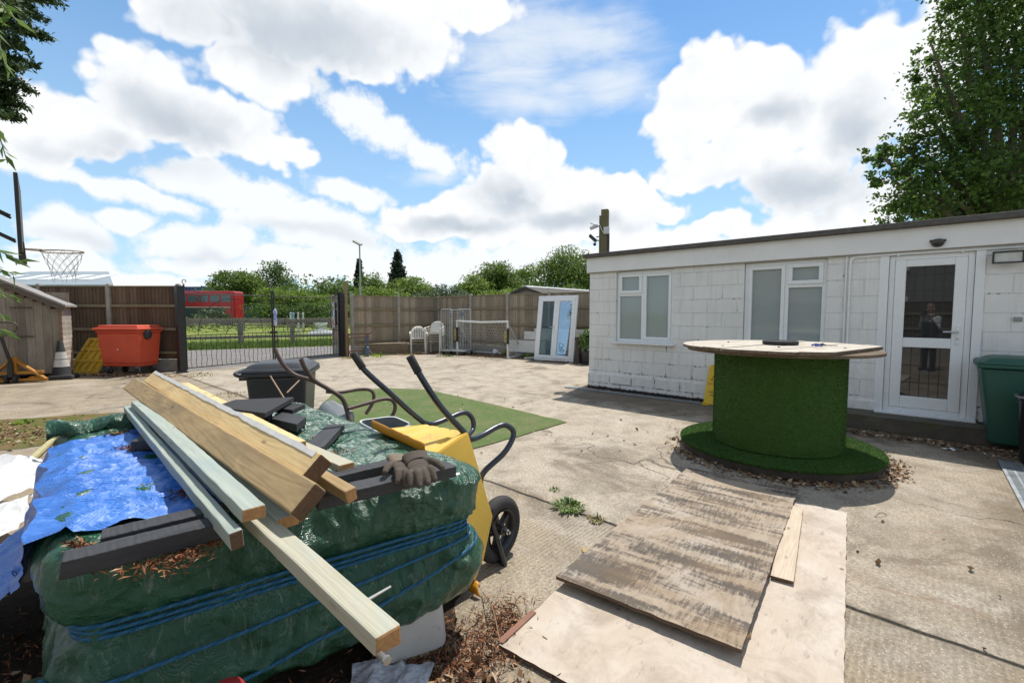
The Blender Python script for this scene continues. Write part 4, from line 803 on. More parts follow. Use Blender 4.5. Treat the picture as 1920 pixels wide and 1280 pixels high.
# ------------------------------------------------------------------ against the back fence
chairm=simple('white garden plastic',(.72,.70,.64),(.60,.58,.52),rough=.42,scale=5,bumps=.05,dirt=((.4,.38,.32),4,.62))
def chair_parts(th,slats=True):
    m=MB()
    m.hull8([(-.22,-.22,.41),(.22,-.22,.41),(.19,.20,.38),(-.19,.20,.38),(-.24,-.24,.435),(.24,-.24,.435),(.20,.21,.405),(-.20,.21,.405)]); m.build('seat',chairm,th,bevel=.015)
    m=MB()
    def bp(u,z): a=(u-.5)*2; return Vector((a*.25*(1-.10*z),.22+.12*z-.07*abs(a)**2.2,.42+z*.40*(1-.30*abs(a)**2.6)))
    if slats:
        for k in range(8):
            u0=(k+.14)/8; u1=(k+.80)/8
            m.grid(2,6,lambda u,v:bp(u0+(u1-u0)*u,v))
        m.grid(16,2,lambda u,v:bp(u,.93+.13*v)); m.grid(16,2,lambda u,v:bp(u,-.04+.14*v))
        for u0,u1 in ((0,.06),(.94,1)): m.grid(2,6,lambda u,v:bp(u0+(u1-u0)*u,v))
    else:
        m.grid(14,8,lambda u,v:bp(u,v*1.05))
    m.build('backrest',chairm,th,thick=.02,smooth=True)
    for s in (-1,1):
        m=MB(); P=bez([(s*.25,.20,.66),(s*.285,.06,.63),(s*.29,-.12,.625),(s*.275,-.22,.60)],4)
        for a,c in zip(P[:-1],P[1:]): m.bar(a,c+(c-a)*.1,.05,.022)
        m.build('armrest',chairm,th)
        m=MB(); m.hull8([(s*.25-.022,-.27,0),(s*.25+.022,-.27,0),(s*.25+.02,-.235,0),(s*.25-.02,-.235,0),(s*.265-.03,-.25,.61),(s*.265+.03,-.25,.61),(s*.265+.02,-.17,.61),(s*.265-.02,-.17,.61)]); m.build('leg',chairm,th,bevel=.006)
        m=MB(); m.hull8([(s*.25-.022,.30,0),(s*.25+.022,.30,0),(s*.25+.02,.335,0),(s*.25-.02,.335,0),(s*.22-.03,.20,.44),(s*.22+.03,.20,.44),(s*.22+.02,.26,.44),(s*.22-.02,.26,.44)]); m.build('leg',chairm,th,bevel=.006)
cA=Vector((at(788,660).x,17.2,0)); cB=Vector((at(818,660).x+.02,17.1,0)); k1=1.10
def mkchair(loc,rz,lab,grp,slats):
    th=thing('plastic_chair',lab,'chair',loc,rz,grp); chair_parts(th,slats); th.scale=(k1,k1,k1); return th
c1=mkchair(cA,.25,'fan-backed white plastic chair on top of the low stack of two','white plastic chairs stacked by the fence',True)
c1.location=cA+Vector((0,0,.075))
c2=dup(c1); c2.location=cA; c2['label']='white plastic chair underneath, lower of the low stack of two'
c3=mkchair(cB+Vector((0,0,.27)),-.15,'white plastic chair on top of the taller stack next to the wire cage','white plastic chairs stacked by the fence',False)
for k,lab in enumerate(('white plastic chair at the very bottom of the taller stack','white plastic chair second from the bottom of the taller stack','white plastic chair second from the top of the taller stack')):
    c=dup(c3); c.location=cB+Vector((0,0,.09*k)); c['label']=lab
# wire roll cage
galv=simple('galvanised wire',(.36,.38,.39),(.48,.5,.5),rough=.5,scale=15,metal=.4,bumps=.1)
cg=thing('roll_cage','tall galvanised wire roll cage standing behind the goal','cage',Vector((-2.0,16.55,0)),-.35)
HC=1.64
def wirepanel(name,x0,x1,y0,y1,zs,z0,z1,vert):
    m=MB(); a=Vector((x0,y0,0)); c=Vector((x1,y1,0))
    m.tube([a+Vector((0,0,z0)),a+Vector((0,0,z1-.04)),a+(c-a)*.06+Vector((0,0,z1)),a+(c-a)*.94+Vector((0,0,z1)),c+Vector((0,0,z1-.04)),c+Vector((0,0,z0))],.017,8)
    m.tube([a+Vector((0,0,z0)),c+Vector((0,0,z0))],.014,6); m.build('side_frame',galv,cg,smooth=True)
    m=MB()
    for k in range(1,zs):
        z=z0+(z1-z0)*k/zs; m.tube([a+Vector((0,0,z)),c+Vector((0,0,z))],.0045,4)
    for k in range(1,vert+1):
        q=a+(c-a)*k/(vert+1); m.tube([q+Vector((0,0,z0)),q+Vector((0,0,z1))],.005,4)
    m.build('wire_grid',galv,cg)
wirepanel('s',-.48,-.02,-.30,-.36,20,.18,HC,4); wirepanel('s',.04,.50,-.05,.1,20,.18,HC,4); wirepanel('s',-.48,.04,.35,.42,14,.18,HC-.02,4)
m=MB(); m.box((.0,.05,.15),(.98,.75,.03)); m.build('deck',galv,cg)
m=MB(); m.box((-.06,-.34,1.42),(.12,.02,.12)); m.box((.2,.0,1.47),(.16,.015,.12)); m.build('number_plate',simple('blue grey plate',(.16,.2,.25),rough=.5),cg)
for x in (-.42,.42):
    for y in (-.25,.35):
        m=MB(); m.lathe([(.03,-.02),(.06,-.02),(.06,.02),(.03,.02)],12,(x,y,.06),Matrix.Rotation(pi/2,3,'Y')); m.box((x,y,.12),(.05,.03,.05)); m.build('castor',rub,cg)
# football goal
gA=Vector((-1.97,16.35,0)); gB=Vector((-.14,14.95,0)); back=Vector((.56,1.05,0)); GH=1.22
goal=thing('football_goal','small white football goal with sagging net in front of the fence','goal',gA)
B=gB-gA; up=Vector((0,0,GH)); tubew=simple('white goal tube',(.75,.75,.73),rough=.4,scale=5)
m=MB(); m.tube([Vector((0,0,.03)),up],.035,10); m.tube([B+Vector((0,0,.03)),B+up],.035,10); m.tube([up-B.normalized()*.03,up+B*.5-Vector((0,0,.035)),B+up+B.normalized()*.03],.036,10); m.build('front_frame',tubew,goal,smooth=True)
m=MB(); m.tube([up*.96,back+Vector((0,0,.05))],.022,8); m.tube([B+up*.96,B+back+Vector((0,0,.05))],.022,8); m.build('back_stay',simple('grey stay tube',(.5,.5,.5),rough=.4),goal,smooth=True)
m=MB(); m.tube([(0,0,.03),back*.5+Vector((0,0,.03)),back+Vector((0,0,.03)),back+B+Vector((0,0,.03)),B+Vector((0,0,.03))],.03,8); m.build('ground_frame',tubew,goal,smooth=True)
netm=simple('goal net cord',(.6,.6,.55),rough=.9,bumps=0); m=MB(); nu,nv=22,13
def gp(u,v):
    p0=B*u+up*.97; p1=B*u+back+Vector((0,0,.06)); p=p0+(p1-p0)*v
    s_=sin(pi*v); return p+Vector((.03*sin(u*23),.03*cos(u*17),-.10*s_-.03*s_*sin(u*9+v*4)))
for i in range(nu+1): m.tube([gp(i/nu,j/10) for j in range(11)],.0045,3,cap=False)
for j in range(1,nv): m.tube([gp(i/14,j/nv) for i in range(15)],.0045,3,cap=False)
for s in (Vector((0,0,0)),B):
    for k in range(1,7): t_=k/7; m.tube([s+up*(1-t_)*.97+back*0,s+up*(1-t_)*.97+back*t_],.0045,3,cap=False); m.tube([s+back*t_+Vector((0,0,.05)),s+back*t_+up*(1-t_)*.95],.0045,3,cap=False)
m.build('net',netm,goal)
for s,nm in ((Vector((0,0,0)),'l'),(B,'r')):
    m=MB(); m.lathe([(.038,.48),(.038,1.0)],14,s,cap=False); sv_=m.build('printed_sleeve',simple('black sleeve',(.02,.02,.02),rough=.5),goal,smooth=True)
    cu=bpy.data.curves.new('lettering','FONT'); cu.body='FORZA'; cu.size=.12; cu.align_x='CENTER'; cu.extrude=.001; cu.materials.append(simple('yellow print',(.7,.6,.05),rough=.5))
    t_=solid(cu); t_.parent=sv_; vd=(Vector((0,0,0))-(gA+s)).normalized()
    t_.matrix_local=Matrix.Translation(s+vd*.041+Vector((0,0,.74))+Vector((-.04,0,0)))@Matrix.Rotation(atan2(vd.x,-vd.y),4,'Z')@Matrix.Rotation(pi/2,4,'X')@Matrix.Rotation(pi/2,4,'Z')
# balls
def football(t,bs):
    vo=t.new('ShaderNodeTexVoronoi'); t.link(t.coord('Object',(1,1,1)),vo.inputs['Vector']); vo.inputs['Scale'].default_value=11
    t.put(bs.inputs['Base Color'],t.mix(t.ramp(vo.outputs['Distance'],[(.30,0.0),(.34,1.0)]),(.02,.02,.022,1),(.75,.75,.74,1))); bs.inputs['Roughness'].default_value=.45
p=at(929,665); m=MB(); m.ball((0,0,.11),.11,16); o=m.build('football',M_('football leather',football),smooth=True); o.location=p; tag(o,'white and black football lying inside the goal','ball')
p=at(946,666); m=MB(); m.ball((0,0,.115),.115,16); o=m.build('yellow_ball',simple('faded yellow ball',(.26,.22,.06),(.17,.15,.05),rough=.6,scale=14),smooth=True); o.location=p; tag(o,'dull yellow ball beside the right goal post','ball')
# leaning patio door pair
DL=at(1002,674); DR=at(1075,679); dv=(DR-DL); dv.z=0; dw=dv.length; dv.normalize(); dn=Vector((-dv.y,dv.x,0))
fdoor=thing('patio_door','white framed double patio door leaning against the fence','door',DL,atan2(dv.y,dv.x))
m=MB(); hd=2.07; ring(m,0,dw,0,hd,.07,0,.07); 
fr=m.build('frame',upvc,fdoor,bevel=.006); gla=glassmat('clear double glazing',(.6,.66,.62),-.02); gla2=glassmat('sky reflecting glazing',(.75,.82,.85),.30)
TILT=Matrix.Rotation(-radians(8.5),4,'X'); fr.matrix_local=TILT
for i,(a,c) in enumerate(((.072,dw/2-.003),(dw/2+.003,dw-.072))):
    m=MB(); ring(m,a,c,.072,hd-.072,.10,-.01,.07); l_=m.build('leaf',upvc,fdoor,bevel=.008); l_.matrix_local=TILT@(Matrix.Identity(4) if i==0 else Matrix.Translation((dw-.072,0,0))@Matrix.Rotation(radians(3),4,'Z')@Matrix.Translation((-(dw-.072),0,0)))
    pane(a+.1,c-.1,.172,hd-.172,-.005,gla if i==0 else gla2,l_,'glass')
    if i==0:
        m=MB(); m.box((c-.05,-.05,1.02),(.03,.012,.22)); m.tube([(c-.05,-.05,1.06),(c-.05,-.09,1.06),(c-.17,-.095,1.06)],.01,6); m.build('handle',chrome,l_,smooth=True)
    else:
        m=MB()
        for (cx,cz,r,k0) in ((a+.24,.50,.075,0),(a+.22,.40,.05,1),(a+.28,.34,.06,2)):
            m.tube([(cx+r*cos(q*.5)*(1+.2*sin(q*1.7+k0)),-.016,cz+r*sin(q*.5)*.8) for q in range(14)],.006,4)
        m.box((a+.30,-.016,.21),(.30,.004,.03)); m.build('marker_doodle',simple('dark marker',(.03,.03,.035),bumps=0),l_)
# white boards stacked on their edges behind it
wb=simple('white painted plank',(.70,.70,.67),(.58,.57,.54),rough=.6,scale=5,dirt=((.38,.35,.3),4,.6))
def edgeboard(a,c,z0,z1,lab,th=.04):
    a=Vector(a); c=Vector(c); m=MB(); L=(c-a).length; m.box((0,0,(z1-z0)/2),(L,th,z1-z0)); o=m.build('white_board',wb,bevel=.008); o.location=(a+c)/2+Vector((0,0,z0)); o.rotation_euler=(-.06,0,atan2((c-a).y,(c-a).x)); tag(o,lab,'board'); return o
o=at(953,668); edgeboard(Vector((-.1,15.85,0)),Vector((1.1,14.95,0)),.17,.58,'long white board on edge behind the right goal stay')
edgeboard(Vector((.42,15.6,0)),Vector((1.5,14.8,0)),.60,.88,'upper short white board stacked on the long white board')
edgeboard(Vector((.75,15.55,0)),Vector((2.75,14.1,0)),.30,.98,'large white board seen through the glass of the leaning patio door',.05)
for k,(a,c) in enumerate(((Vector((-.05,15.85,.0)),Vector((-.05,15.85,.2))),(Vector((1.0,15.0,0)),Vector((1.0,15.0,.2))))):
    m=MB(); m.box((0,0,.085),(.2,.2,.17)); o=m.build('concrete_block',fpost,bevel=.01); o.location=(a.x,a.y,0); o.rotation_euler=(0,0,.5+k); tag(o,('concrete block under the left end of the long white board','concrete block under the middle of the white boards')[k],'block')
m=MB(); m.bar((0,0,.035),(.75,.42,.05),.12,.05); o=m.build('white_offcut',wb,bevel=.005); o.location=(.42,14.75,0); tag(o,'short white offcut lying on the ground by the patio door','offcut')
# flower pot with shrub and brown pipe
brownp=simple('brown plastic pipe',(.07,.045,.04),(.05,.035,.03),rough=.45)
p=at(1086,682); m=MB(); m.lathe([(.10,0),(.10,.70),(.112,.70),(.112,.78),(.095,.78),(.095,.70)],20,cap=False); m.lathe([(.001,.04),(.1,.04)],20,cap=False); o=m.build('drain_pipe',brownp,smooth=True); o.location=p+Vector((0,.2,0)); tag(o,'short upright brown pipe between the patio door and potted shrub','pipe')
p=at(1100,684); pot=thing('potted_shrub','bushy green shrub in a black pot at the white wall corner','potted plant',p+Vector((0.05,.25,0)))
m=MB(); m.lathe([(.14,0),(.19,.34),(.205,.34),(.205,.38),(.185,.38),(.18,.33),(.001,.33)],24); m.build('pot',blackp,pot,smooth=True)
# rusty trestle
rust=simple('rusty steel',(.20,.075,.05),(.13,.055,.04),rough=.8,scale=14,bumps=.3,dirt=((.28,.14,.09),10,.6))
ts=thing('steel_trestle','rusty red steel trestle frame standing against the grey fence','trestle',Vector((-5.3,15.75,0)),.55)
m=MB()
for z in (.78,.66,.2): m.bar((-.36,0,z),(.36,0,z),.035,.035)
m.bar((-.36,0,.0),(-.36,0,.78),.035,.035); m.bar((.30,0,.78),(.30,0,.16),.035,.035); m.bar((.30,0,.25),(.42,-.22,0),.03,.03); m.bar((.30,0,.25),(.22,.2,0),.03,.03); m.bar((-.36,0,.25),(-.30,-.2,0),.03,.03); m.bar((.34,0,.79),(.46,0,.84),.03,.03)
m.build('frame',rust,ts)
p=Vector((-5.02,15.72,0)); m=MB(); m.tube([(0,0,.34),(.02,.02,.72)],.035,10); m.lathe([(.075,0),(.085,.3),(.06,.34),(.03,.36)],16); o=m.build('blue_bottle',simple('blue grey plastic',(.07,.12,.17),rough=.45),smooth=True); o.location=p; tag(o,'dark blue canister with a long neck under the rusty trestle','canister')
pl=thing('plank_edging','low timber plank edging with a pale top board in front of the fence','planter',Vector((-4.55,16.55,0)),atan2(1.2,1.32)*.55)
for k in range(4):
    m=MB(); m.box((0,0,0),(1.5,.05,.085)); r=m.build('plank',wood('edging plank',(.25,.19,.12),(.15,.11,.07)),pl,bevel=.006); r.location=(0,0,.045+.09*k)
m=MB(); m.box((0,0,0),(1.6,.14,.04)); r=m.build('top_board',wood('pale edging top',(.5,.43,.31),(.38,.31,.2)),pl,bevel=.005); r.location=(0,.03,.40)

# ------------------------------------------------------------------ the tarpaulin-wrapped stack
def V2(p): return Vector((p[0],p[1],0))
QFL,QFR,QBR,QBL=[V2(at(x,y,.8)) for x,y in ((96,1050),(906,872),(558,750),(120,803))]
def Q(s,t): return (QFL*(1-s)+QFR*s)*(1-t)+(QBL*(1-s)+QBR*s)*t
def perim(N):
    pts=[]; C=[QFL,QFR,QBR,QBL]; r=.13
    for i in range(4):
        p=C[i]; a=(C[i-1]-p).normalized(); c=(C[(i+1)%4]-p).normalized()
        for k in range(9):
            t=k/8; pts.append((p+a*r)*(1-t)**2+p*2*t*(1-t)+(p+c*r)*t*t)
    pts.append(pts[0]); d=[0]
    for a,c in zip(pts[:-1],pts[1:]): d.append(d[-1]+(c-a).length)
    out=[];j=0
    for i in range(N):
        L=d[-1]*i/N
        while d[j+1]<L: j+=1
        f=(L-d[j])/(d[j+1]-d[j]); out.append(pts[j].lerp(pts[j+1],f))
    return out,d[-1]
NP=760; PER,PLEN=perim(NP); CEN=sum(PER,Vector())/NP
NRM=[]
for i in range(NP):
    t=(PER[(i+4)%NP]-PER[i-4]); NRM.append(Vector((t.y,-t.x,0)).normalized())
PROF=[(.165,-.07),(.18,-.02),(.205,.004),(.235,.02),(.28,.035),(.34,.035),(.41,.022),(.47,-.005),(.51,-.035),(.535,-.04),(.56,-.03),(.60,.0),(.65,.022),(.70,.026),(.735,.020),(.765,.012),(.788,-.008),(.80,-.045)]
def offs(z):
    for (z0,o0),(z1,o1) in zip(PROF[:-1],PROF[1:]):
        if z0<=z<=z1: f=(z-z0)/(z1-z0); f=f*f*(3-2*f)*.5+f*.5; return o0+(o1-o0)*f
    return PROF[-1][1] if z>.7 else PROF[0][1]
def ridge(p,o=4): return noise.ridged_multi_fractal(p,.9,2.1,o,1.0,2.0)
def sidedisp(i,z):
    p=PER[i%NP]; s=Vector((p.x,p.y,z)); low=max(0,min(1,(.52-z)/.15))
    d=.022*noise.noise(s*2.2)+.010*noise.noise(s*5.5)
    w=Vector((p.x*3.2+z*1.1,p.y*3.2-z*.9,z*(1.6-.5*low)))
    fw=Vector((noise.noise(s*3),noise.noise(s*3+Vector((5,0,0))),0))*.12; d+=.016*(ridge(w*1.7+fw)-1.0); g1=Vector((p.x*4.2+z*5,p.y*4.2-z*4,z*4.5))+fw*6; g2=Vector((p.x*8-z*7,p.y*8+z*3,z*7))+fw*8; g3=Vector((p.x*17+z*9,p.y*17,z*15))+fw*6
    d+=.024*(.5-min(1,abs(noise.noise(g1*.8))*2.2))-.008*(.5-min(1,abs(noise.noise(g2))*2.4))+.0022*(.5-min(1,abs(noise.noise(g3))*2.6))
    tn=math.exp(-abs(z-.545)/.075); al=(p.x*.8+p.y*.55); d+=tn*.020*(.5-min(1,abs(noise.noise(Vector((al*13+fw.x*14,z*3,4.0))))*2.4))+tn*.007*(.5-min(1,abs(noise.noise(Vector((al*31+fw.y*14,z*6,9.0))))*2.4))
    if z<.6: d+=.026*low*(.5-min(1,abs(noise.noise(Vector((p.x*7+fw.x*9,p.y*7,z*1.6))))*2.4))
    return d*(.55 if .49<z<.58 else 1.0)
def side_point(i,z,out=0.0):
    i=i%NP; p=PER[i]; q=p+NRM[i]*(offs(z)+sidedisp(i,z)+out); return Vector((q.x,q.y,z))
def topz(p):
    s=Vector((p.x,p.y,0)); return .802+.014*noise.noise(s*2.4)+.008*(ridge(s*3.6)-1)+.015*(.5-min(1,abs(noise.noise(s*5))*2.4))-.007*(.5-min(1,abs(noise.noise(s*12+Vector((3,0,0))))*2.4))
NS=44; tv=[]; tf=[]
for j in range(NS):
    z=.165+(.80-.165)*j/(NS-1)
    for i in range(NP): tv.append(tuple(side_point(i,z)))
NTOP=34
for j in range(1,NTOP):
    k=1-j/(NTOP-1)
    for i in range(NP):
        e=PER[i]+NRM[i]*(-.045); p=CEN.lerp(e,k); ed=sidedisp(i,.8)
        f=min(1,j/5); q=p+NRM[i]*ed*(1-f); z=topz(p)*f+.80*(1-f); tv.append((q.x,q.y,z+.006*sin(pi*min(1,j/4))))
R=NS+NTOP-1
for j in range(R-1):
    for i in range(NP):
        i2=(i+1)%NP; tf.append((j*NP+i,j*NP+i2,(j+1)*NP+i2,(j+1)*NP+i))
def tarp(name,c1,c2,rough=.3,weave=True,dirtc=(.30,.34,.30),da=.35,cz=1.0,bs_=.7):
    def f(t,bs):
        o=t.coord('Object'); n=t.noise(o,2.4,6,.6); sc=t.noise(t.coord('Object',(26,26,5)),1.4,7,.72,.8)
        col=t.mix(t.ramp(n,[(.3,0.0),(.7,1.0)]),rgb(c1),rgb(c2))
        col=t.mix(t.math('MULTIPLY',t.ramp(sc,[(.56,0.0),(.66,1.0)]),da),col,rgb(dirtc))
        col=t.mix(t.math('MULTIPLY',t.ramp(t.noise(o,6,8,.7),[(.56,0.0),(.68,1.0)]),.35),col,rgb(tuple(x*.45 for x in c2)))
        t.put(bs.inputs['Base Color'],col); t.put(bs.inputs['Roughness'],t.math('MULTIPLY_ADD',n,.22,rough-.12)); bs.inputs['Specular IOR Level'].default_value=.6; bs.inputs['Coat Weight'].default_value=.15; bs.inputs['Coat Roughness'].default_value=.16
        wv=t.new('ShaderNodeTexWave'); t.link(t.coord('Object',(1,1,1),rot=(0,0,.7)),wv.inputs[0]); wv.inputs['Scale'].default_value=90; wv2=t.new('ShaderNodeTexWave',bands_direction='Z'); t.link(o,wv2.inputs[0]); wv2.inputs['Scale'].default_value=90
        cr=t.noise(t.coord('Object',(1,1,1)),11,7,.62,.8)
        wq=t.new('ShaderNodeTexNoise'); wq.inputs['Scale'].default_value=3.5; wq.inputs['Detail'].default_value=3; t.link(o,wq.inputs['Vector']); wm_=t.new('ShaderNodeVectorMath',operation='MULTIPLY_ADD'); t.link(wq.outputs['Color'],wm_.inputs[0]); wm_.inputs[1].default_value=(.35,.35,.35); t.link(t.coord('Object',(1,1,.7)),wm_.inputs[2])
        def crease(sc_):
            vn=t.new('ShaderNodeTexVoronoi'); t.link(wm_.outputs[0],vn.inputs['Vector']); vn.inputs['Scale'].default_value=sc_; return vn.outputs['Distance']
        c2_=t.math('MULTIPLY_ADD',crease(6.5),2.6*cz,t.math('MULTIPLY_ADD',crease(14),1.3*cz,t.math('MULTIPLY',crease(31),.5*cz))); h=t.math('MULTIPLY_ADD',cr,.9,t.math('MULTIPLY',t.math('ADD',wv.outputs[1],wv2.outputs[1]),.085)); h=t.math('ADD',c2_,h); bump(t,bs,h,bs_,.016)
    return M_(name,f)
greent=tarp('green tarpaulin',(.012,.072,.034),(.018,.105,.055),.27); bluet=tarp('blue tarpaulin',(.035,.16,.60),(.06,.22,.68),.30,cz=.6,da=.12,dirtc=(.4,.45,.5))
whitet=tarp('white sheeting',(.68,.68,.66),(.78,.78,.77),.5,da=.12,dirtc=(.4,.37,.33),cz=.25,bs_=.3)
o=npmesh('tarpaulin_stack',tv,tf,greent); o.data.polygons.foreach_set('use_smooth',[True]*len(o.data.polygons)); tag(o,'big stack wrapped in a crumpled shiny green tarpaulin','tarpaulin stack')
# torn folded flap at the back left corner
m=MB()
def flap(u,v):
    p=Q(-.05+.62*u,1.0-.02+.0*u); d=(QFL-QBL).normalized()
    rr=.055+.015*noise.noise(Vector((u*5,v*3,2))); a=-.6+v*4.4
    b=p+d*(.13-cos(a)*rr*1.6+.05*noise.noise(Vector((u*6,3,v)))); z=.815+sin(a)*rr+.03*noise.noise(Vector((u*7,v*4,5)))+.02*(ridge(Vector((u*9,v*5,1)),3)-1)
    return (b.x,b.y,z)
m.grid(60,22,flap); o=m.build('folded_flap',greent,smooth=True); tag(o,'dark green folded tarpaulin edge along the back of the stack','tarpaulin')
# blue sheet over the left side
NU,NV=130,110
def blue(u,v):
    tf_=.07+.36*max(0,min(1,(u*2.15-.5)/.5)); t=tf_+(.79-tf_)*v+.03*noise.noise(Vector((u*6,v*3,1)))+ (.03*noise.noise(Vector((u*18,v*2,4))) if v in (0,1) else 0)
    L=u*2.15                                    # metres from the inner edge outwards
    sw=(Q(1,t)-Q(0,t)).length; inner=.55
    dirn=(Q(0,t)-Q(1,t)).normalized()
    if L<inner:
        p=Q(0,t)-dirn*(inner-L); z=topz(p)+.008
        if inner-L<.07: z-=.03*((.07-(inner-L))/.07)**2
    elif L<inner+.42:
        f=(L-inner)/.42; p=Q(0,t)+dirn*(.055+.09*f+.03*noise.noise(Vector((v*7,f*2,3)))); z=.78-.40*f
    else:
        f=(L-inner-.42)/1.18; p=Q(0,t)+dirn*(.145+f*1.1); z=.38-.30*f**.6
    s=Vector((p.x,p.y,z)); k=.4 if L<inner else 1; z+=.012*(.5-min(1,abs(noise.noise(s*4))*2.2))+.004*(.5-min(1,abs(noise.noise(s*11))*2.4))
    z+=k*(.035*(ridge(s*2.4+Vector((0,0,7)))-1)*.6+.02*noise.noise(s*6))+.003*(ridge(s*13,3)-1)
    p=p+dirn*k*.02*(ridge(s*3.3+Vector((3,0,0)))-1)
    return (p.x,p.y,max(z,.02))
m=MB(); m.grid(NU,NV,blue); o=m.build('blue_tarpaulin',bluet,smooth=True); tag(o,'torn bright blue tarpaulin draped over the left side of the green stack','tarpaulin')
def sheet(name,mat,quad,label,cat,amp=.05,seed=0,n=60,zs=None,fr=3.0):
    A,B,C_,D=[Vector(p) for p in quad]; m=MB()
    def f(u,v):
        p=(A*(1-u)+B*u)*(1-v)+(D*(1-u)+C_*u)*v; s=Vector((p.x+seed,p.y,seed)); e=min(u,1-u,v,1-v)
        q=amp*(1.2*(ridge(s*fr)-.8)*.6+noise.noise(s*fr*2)*.4); jit=.06*Vector((noise.noise(s*5),noise.noise(s*5+Vector((9,0,0))),0)) if e<.001 else Vector()
        return p+jit+Vector((0,0,max(q+amp*.4,.004)))
    m.grid(n,n,f); o=m.build(name,mat,smooth=True); tag(o,label,cat); return o
sheet('white_sheet',whitet,(at(-60,1000,.05),at(70,935,.1),at(128,868,.28),at(-60,880,.15)),'crumpled white plastic sheet lying behind the blue tarpaulin','sheet',.13,2,fr=1.2)
sheet('white_sheet',whitet,(at(-60,1030,.08),at(35,992,.1),at(70,930,.12),at(-50,968,.05)),'smaller white plastic sheet below the big one by blue tarpaulin','sheet',.09,5,fr=1.4)
# printed white sack with an 8
A,B,C_,D=at(28,1093,.30),at(80,1084,.36),at(78,1036,.46),at(36,1048,.44)
m=MB()
def fs(u,v):
    p=(A*(1-u)+B*u)*(1-v)+(D*(1-u)+C_*u)*v; return p+Vector((.01*noise.noise(p*14),-.03*sin(pi*u)*sin(pi*v),.012*noise.noise(p*11)))
m.grid(16,16,fs); sack=m.build('plastic_sack',whitet,smooth=True,thick=.012); tag(sack,'small white plastic sack printed with a blue 8 beside the tarp','sack')
cu=bpy.data.curves.new('lettering','FONT'); cu.body='8'; cu.size=.085; cu.extrude=.0008; cu.materials.append(simple('blue print',(.03,.06,.25),rough=.5)); t_=solid(cu); t_.parent=sack
uu=(B-A).normalized(); vv=(D-A); vv=(vv-uu*vv.dot(uu)).normalized(); nn=uu.cross(vv); 
Mx=Matrix((uu,vv,nn)).transposed().to_4x4(); Mx.translation=A+(B-A)*.42+(D-A)*.22+nn*.036; t_.matrix_local=Mx
# blue rope, several turns round the waist of the stack
ropem=simple('blue polypropylene rope',(.012,.095,.18),(.018,.135,.25),rough=.5,scale=60,bumps=.2,bscale=200)
iFL=9*NP//NP; 
def nearest(p): return min(range(NP),key=lambda i:(PER[i]-V2(p)).length)
i0=nearest(QFL); i1=nearest(QFR)
if i1<i0: i1+=NP
rope=thing('blue_rope','blue twisted rope wound several times round the green tarpaulin stack','rope',(0,0,0))
def strand(z0,z1,ia,ib,sag=.0,r=.0062):
    pts=[]
    n=150
    for k in range(n+1):
        t=k/n; i=int(round(ia+(ib-ia)*t)); z=z0+(z1-z0)*t-sag*sin(pi*t); mx=max(offs(z)+sidedisp(i+dd,z) for dd in range(-40,41,8))-.004; q=PER[i%NP]+NRM[i%NP]*(mx+r*.6); pts.append(Vector((q.x,q.y,z)))
    for _ in range(14): pts=[pts[0]]+[(a+b_*2+c)/4 for a,b_,c in zip(pts[:-2],pts[1:-1],pts[2:])]+[pts[-1]]
    dense=bez(pts,4); m=MB(); L=0
    for h in range(3):
        hp_=[]; L=0; px_=None
        for a,p in enumerate(dense):
            if px_ is not None: L+=(p-px_).length
            px_=p; tdir=(dense[min(a+1,len(dense)-1)]-dense[max(a-1,0)]).normalized(); s1=tdir.cross(Vector((0,0,1))).normalized(); s2=s1.cross(tdir)
            an=L*2*pi/.034+h*2*pi/3; hp_.append(p+(s1*cos(an)+s2*sin(an))*r*.55)
        m.tube(hp_,r*.62,5)
    m.build('strand',ropem,rope,smooth=True)
strand(.555,.555,i0-60,i1+40,.0); strand(.540,.535,i0-60,i1+40,.012); strand(.515,.52,i0-20,i1+40,.01); strand(.40,.515,i0-10,i1+30,.015); strand(.22,.505,i0+20,i1+20,.02)

